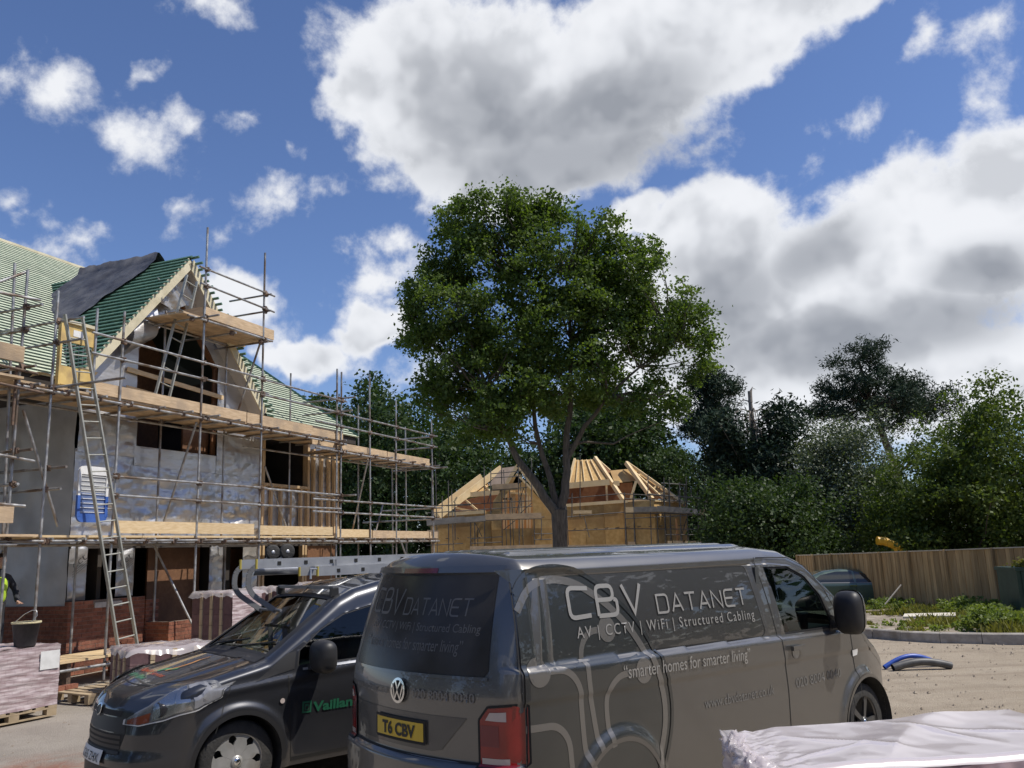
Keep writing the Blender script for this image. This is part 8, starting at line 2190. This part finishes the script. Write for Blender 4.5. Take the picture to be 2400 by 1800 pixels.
# the lit face must look right: mirror depth so the pack extends away from it
for ch in pk.children:
    for v_ in ch.data.vertices: v_.co.y = -v_.co.y
    ch.data.flip_normals()
MB().box(.02, .018, .62, .30, .020, .86).build('paper_label', M['label'], pk)
bk = thing('bucket', 'black mortar bucket with wire handle standing on the pink wrapped pack', 'bucket', (-6.72, 11.98, .965))
MB().lathe([(.001, 0), (.125, 0), (.13, .01), (.172, .30), (.180, .30), (.180, .32), (.166, .32), (.125, .02)], 28).build('tub', M['black'], bk)
M['mortar_dry'] = mat('dried_mortar', (.50, .44, .26), (.60, .53, .33), scale=18, rough=.95, bump=.5)
MB().lathe([(.166, .322), (.184, .325), (.186, .308), (.181, .300)], 28).build('crusted_rim', M['mortar_dry'], bk)
MB().lathe([(.001, .27), (.16, .275)], 24).build('mortar', M['mortar_dry'], bk)
MB().path([(-.17, 0, .31), (-.05, .02, .42), (.05, .03, .47), (.11, .03, .465), (.13, .02, .40), (.06, .0, .31)], .006, 6).build('handle', M['galvwire'], bk)

# open pallet with a few bricks
op = thing('pallet', 'empty timber pallet with loose bricks lying behind the small van nose', 'pallet', (-6.30, 12.98, .03), R(58))
pallet(op, 1.15, .95)
BL = ['loose red brick on the far corner of the empty pallet', 'loose red brick on the near corner of the empty pallet', 'loose red brick beside the far corner brick on the pallet', 'loose red brick on the pallet close to the low block pack']
for i, (x, y, a) in enumerate(((.02, .86, .2), (.95, .10, .5), (.25, .90, .1), (1.0, .35, .4))):
    b_ = MB().box(-.108, -.05, 0, .108, .05, .065).build('loose_brick', M['brick'])
    p = Matrix.Rotation(R(58), 4, 'Z') @ Vector((x, y, .14))
    b_.location = Vector((-6.30, 12.98, .03)) + p; b_.rotation_euler = (0, 0, R(58) + a)
    tag(b_, BL[i], 'brick', 'loose bricks on the pallet')

# low pack behind the bonnet
def strip_pack(name, label, loc, rz, w, d, h, film='film', top=True, seed=1, grp='dark block packs by the bay'):
    t = thing(name, label, 'block pack', loc, rz, grp)
    pallet(t, w, d)
    n = 4
    for c_ in range(3):
        z0, z1 = .14 + (h - .14) * c_ / 3, .14 + (h - .14) * (c_ + 1) / 3 - .006
        for i in range(n):
            x0, x1 = w * i / n + .004, w * (i + 1) / n - .004
            MB().box(x0, .01, z0, x1, d - .01, z1).build('block_stack', M['packbrick'], t)
    for i in range(1, n):
        x = w * i / n
        for c_ in range(4):
            z0 = .14 + (h - .14) * c_ / 4
            MB().box(x - .032, -.018, z0 + .005, x + .032, .009, z0 + (h - .14) / 4 - .005).build('packing_strip', M['strip'], t)
            MB().box(-.018, d * i / n - .032, z0 + .005, .009, d * i / n + .032, z0 + (h - .14) / 4 - .005).build('packing_strip', M['strip'], t)
    if top:
        def hood(u, v):
            x, y = w * (u * 1.12 - .06), d * (v * 1.12 - .06)
            e = max(0, abs(u - .5) - .44, abs(v - .5) - .44) * 6
            return (x, y, h + .02 + .03 * fbm(u * 3 + seed, v * 3, seed) + .035 * abs(fbm(u * 5, v * 4 + seed, 2)) - .55 * e * (.5 + .45 * fbm(u * 4, v * 4, seed + 3)))
        MB().quadgrid(hood, 34, 34).build('film_hood', M['film_thick'], t)
    return t
strip_pack('block_pack', 'low film wrapped block pack behind the small van bonnet', (-5.62, 12.75, .03), R(40), 1.25, 1.0, .74, seed=4)
t_ = bpy.data.objects[0]
strip_pack('block_pack', 'tall dark block pack with timber strips beside the low brick bay', (-6.55, 17.55, .03), R(-26), 1.05, .95, 1.36, seed=2)
strip_pack('block_pack', 'tall block pack behind the small van roof under torn film', (-5.55, 18.15, .03), R(-24), 1.0, .95, 1.38, seed=6)
strip_pack('block_pack', 'farthest tall block pack half hidden by the small van roof', (-4.95, 19.6, .03), R(-20), 1.0, .95, 1.42, seed=9)
# pale stretch-wrapped faces
def fwrap(loc, rz, w, h, seed, lab):
    def fn(u, v): return (w * u, .02 * fbm(u * 2, v * 9, seed) - .01, .14 + h * v)
    o = MB().quadgrid(fn, 20, 40).build('film_sheet', M['pinkwrap'], None, loc)
    o.rotation_euler = (0, 0, rz)
    tag(o, lab, 'film')
fwrap((-5.57, 17.02, .03), R(64), .80, 1.18, 3, 'pale pink film stretched over the side of the tall block pack')

# stack of red bricks at the ladder's foot
stk = thing('brick_stack', 'small stack of loose red bricks beside the foot of the long ladder', 'brick stack', (-7.55, 16.45, .03), R(20))
for c_ in range(9):
    for i in range(3):
        for j in range(2):
            if c_ == 8 and (i, j) in ((0, 0), (2, 1)): continue
            a = rng.uniform(-.03, .03)
            x, y = (i * .108, j * .222) if c_ % 2 == 0 else (.0 + i * .108 + rng.uniform(-.01, .01), j * .222 + rng.uniform(-.012, .012))
            MB().box(x, y, c_ * .068, x + .102, y + .215, c_ * .068 + .065).build('brick', M['brick'], stk)

# big film-covered pack in the near corner
np1 = thing('brick_pack', 'large brick pack under crumpled clear white film close to the viewer', 'brick pack', (0, 0, 0))
A_, B_, C_, D_ = Vector((1.00, 3.86, 0)), Vector((2.72, 4.10, 0)), Vector((2.66, 4.95, 0)), Vector((1.05, 4.66, 0))
ZT = 1.05
e1 = (B_ - A_).normalized(); e2 = (D_ - A_).normalized()
M['nearfilm'] = wrap_mat('crumpled_white_film', (.56, .48, .49), (.72, .67, .67), rough=.22, bump=.10)
def top_s(u, v):
    p = A_ * (1 - u) * (1 - v) + B_ * u * (1 - v) + C_ * u * v + D_ * (1 - u) * v
    w_ = .016 * mnoise.noise(Vector((u * 2.6 + 1, v * 1.2, 1))) + .0022 * mnoise.noise(Vector((u * 16, v * 7, 2)))
    for cu, cv, an, wd, hh in ((.30, .5, .9, .030, .012), (.45, .4, -.6, .022, .009), (.62, .6, .5, .035, .011), (.78, .5, 1.1, .025, .010), (.90, .3, -.8, .03, .009), (.20, .3, -1.2, .02, .012)):
        dd_ = (u - cu) * math.cos(an) * 1.7 + (v - cv) * math.sin(an) * .8
        ll_ = -(u - cu) * math.sin(an) * 1.7 + (v - cv) * math.cos(an) * .8
        w_ += hh * math.exp(-abs(dd_) / wd) * math.exp(-(ll_ / .28) ** 2)
    w_ += .022 * math.exp(-((u - .22 - .5 * v) / .12) ** 2) * (.4 + .6 * v)
    end = max(0, .16 - u) / .16
    w_ += end * (.05 * abs(fbm(u * 12, v * 6, 6)) - .03)
    e = max(0, .05 - v) / .05
    return Vector((p.x, p.y, ZT + w_ - .03 * e * e))
M['topfilm'] = film_mat('near_clear_film', .90, (.62, .56, .56))
MB().quadgrid(top_s, 110, 60).build('film_top', M['topfilm'], np1)
def front_s(u, v):
    q = top_s(u, 0)
    z = .14 + (q.z - .14) * v
    bulge = .012 * fbm(u * 9, v * 2, 3) + .02 * (1 - v) * 0
    rib = .006 * math.sin(u * 110) * sstep(1.0, .9, v)
    return Vector((q.x + .14 * (bulge + rib), q.y - (bulge + rib) - .012 * math.sin(min(1, (1 - v) * 12) * PI / 2), z))
M['frontfilm'] = wrap_mat('film_over_red_bricks', (.26, .17, .18), (.44, .33, .345), rough=.16, bump=.2)
MB().quadgrid(front_s, 160, 30).build('film_front', M['frontfilm'], np1)
def left_s(u, v):
    a, b = top_s(0, u), None
    z = .14 + (a.z - .14) * v
    d_ = .05 * abs(fbm(u * 8, v * 5, 8)) + .03 * fbm(u * 16, v * 9, 2)
    return Vector((a.x - .02 - d_ * sstep(.3, .9, v), a.y, z))
MB().quadgrid(left_s, 40, 40).build('film_end', M['nearfilm'], np1)
# gathered film ruffle at the left end
def ruf(u, v):
    a = top_s(0.02, u)
    an = v * 2.6
    r_ = .045 + .03 * fbm(u * 9, v * 4, 5) + .02 * abs(fbm(u * 20, v * 9, 7))
    return Vector((a.x - .035 - r_ * math.cos(an) * .9 + .03 * fbm(u * 14, v * 3, 9), a.y, a.z - .03 + r_ * math.sin(an)))
MB().quadgrid(ruf, 60, 16).build('film_ruffle', M['film_thick'], np1)
MB().add([A_ + Vector((.05, .05, .14)), B_ + Vector((-.05, .05, .14)), C_ + Vector((-.05, -.05, .14)), D_ + Vector((.05, -.05, .14)), A_ + Vector((.05, .05, ZT - .17)), B_ + Vector((-.05, .05, ZT - .17)), C_ + Vector((-.05, -.05, ZT - .17)), D_ + Vector((.05, -.05, ZT - .17))],
         [(3, 2, 1, 0), (4, 5, 6, 7), (0, 1, 5, 4), (1, 2, 6, 5), (2, 3, 7, 6), (3, 0, 4, 7)]).build('brick_core', M['packbrick'], np1)
# top layer of bricks on edge, seen dimly through the film
for i in range(23):
    for j in range(4):
        q = A_.lerp(B_, (i + .5) / 23).lerp(D_.lerp(C_, (i + .5) / 23), (j + .5) / 4)
        o = MB().box(-.033, -.098, 0, .033, .098, .12).build('brick', M['brick'], np1, (q.x, q.y, ZT - .165 + rng.uniform(-.006, .006)))
        o.rotation_euler = (0, 0, R(7))
MB().box(1.05, 3.95, 0, 2.6, 4.75, .13).build('pallet_base', M['strip'], np1)

# ------------------------------------------------------------------ bricklayer at the edge of the frame
per = thing('person', 'person in lime hi-vis vest and dark clothes behind the edge scaffold poles', 'person', HO, HR)
def skin_mesh(name, verts, edges, radii, m, sub=2):
    me = bpy.data.meshes.new(name)
    me.from_pydata(verts, edges, [])
    ob = bpy.data.objects.new(name, me); COL.objects.link(ob)
    sk = ob.modifiers.new('skin', 'SKIN')
    for i, r_ in enumerate(radii):
        me.skin_vertices[0].data[i].radius = r_ if isinstance(r_, tuple) else (r_, r_)
    me.skin_vertices[0].data[0].use_root = True
    sb_ = ob.modifiers.new('sub', 'SUBSURF'); sb_.levels = sb_.render_levels = sub
    dg = bpy.context.evaluated_depsgraph_get()
    nm = bpy.data.meshes.new_from_object(ob.evaluated_get(dg))
    bpy.data.objects.remove(ob)
    for p in nm.polygons: p.use_smooth = True
    nm.materials.clear(); nm.materials.append(m)
    return nm
PX, PY, PZ = .80, -1.78, .44
M['workwear'] = mat('dark_workwear', (.022, .024, .03), (.035, .037, .045), scale=8, rough=.9)
M['hivis'] = mat('lime_hivis', (.38, .58, .03), (.46, .66, .05), scale=6, rough=.7)
M['skin'] = mat('skin', (.42, .25, .18), (.48, .29, .21), scale=9, rough=.55)
M['hair'] = mat('dark_hair', (.02, .015, .012), (.035, .027, .02), scale=30, rough=.8)
vb = [(0, 0, .95), (.01, 0, 1.15), (.02, 0, 1.38), (.04, .0, 1.50), (.06, 0, 1.58),
      (.02, .20, 1.42), (.05, .33, 1.22), (.22, .24, 1.06), (.27, .20, 1.03),
      (.02, -.20, 1.42), (.10, -.27, 1.15), (.30, -.20, 1.05),
      (.0, .10, .90), (.03, .11, .50), (.0, .11, .08), (.14, .12, .03),
      (.0, -.10, .90), (.05, -.11, .50), (.0, -.11, .08), (.14, -.12, .03)]
eb = [(0, 1), (1, 2), (2, 3), (3, 4), (2, 5), (5, 6), (6, 7), (7, 8), (2, 9), (9, 10), (10, 11), (0, 12), (12, 13), (13, 14), (14, 15), (0, 16), (16, 17), (17, 18), (18, 19)]
rb = [(.14, .17), (.13, .16), (.14, .19), .07, .06, .07, .055, .045, .035, .07, .055, .04, .095, .07, .05, .045, .095, .07, .05, .045]
bo = link('body', skin_mesh('body', vb, eb, rb, M['workwear']), per, (PX, PY, PZ))
vv = [(0, 0, .98), (.01, 0, 1.16), (.02, 0, 1.36), (.03, 0, 1.46)]
link('hi_vis_vest', skin_mesh('hi_vis_vest', vv, [(0, 1), (1, 2), (2, 3)], [(.165, .195), (.155, .185), (.165, .215), (.10, .13)], M['hivis']), per, (PX, PY, PZ))
def head(u, v):
    th, ph = 2 * PI * u, PI * v
    x, y, z = math.sin(ph) * math.cos(th), math.sin(ph) * math.sin(th), math.cos(ph)
    nose = .022 * math.exp(-((th if th < PI else th - 2 * PI) / .22) ** 2 - ((z + .12) / .16) ** 2)
    jaw = 1 - .18 * max(0, -z)
    return Vector((.075 + (.098 + nose) * x * jaw, .078 * y * jaw, 1.69 + .122 * z))
ho = MB().quadgrid(head, 32, 20).build('head', M['skin'], per, (PX, PY, PZ))
def hairf(u, v):
    p = head(u, v * .56)
    c = Vector((.065, 0, 1.70))
    q = c + (p - c) * 1.08
    if q.x > .12 and q.z < 1.75: q.x = .12
    return q
MB().quadgrid(hairf, 32, 12).build('hair', M['hair'], per, (PX, PY, PZ))
for s in (-1, 1):
    hv = [(0, 0, 0), (.05, 0, -.01), (.09, .03, -.015), (.12, .032, -.03), (.095, .012, -.015), (.135, .013, -.03), (.095, -.010, -.015), (.13, -.011, -.03), (.085, -.03, -.015), (.115, -.032, -.03), (.03, .035, -.005), (.06, .06, -.02)]
    he = [(0, 1), (1, 2), (2, 3), (1, 4), (4, 5), (1, 6), (6, 7), (1, 8), (8, 9), (0, 10), (10, 11)]
    hr = [(.024, .032), (.02, .034), .010, .008, .010, .008, .010, .008, .009, .007, .012, .009]
    w0 = Vector((.28, .19, 1.02)) if s > 0 else Vector((.31, -.20, 1.04))
    link('hand', skin_mesh('hand', hv, he, hr, M['skin'], 1), per, (PX + w0.x, PY + w0.y, PZ + w0.z))
for i in range(3):
    MB().box(.52 + i * .235, -2.9, .40, .745 + i * .235, -1.14, .44).build('scaffold_board', M['newboard'], scaf)
for s in (-2.7, -1.4):
    MB().box(.5, s, .0, 1.25, s + .08, .40).build('trestle_bearer', M['rust'], scaf)
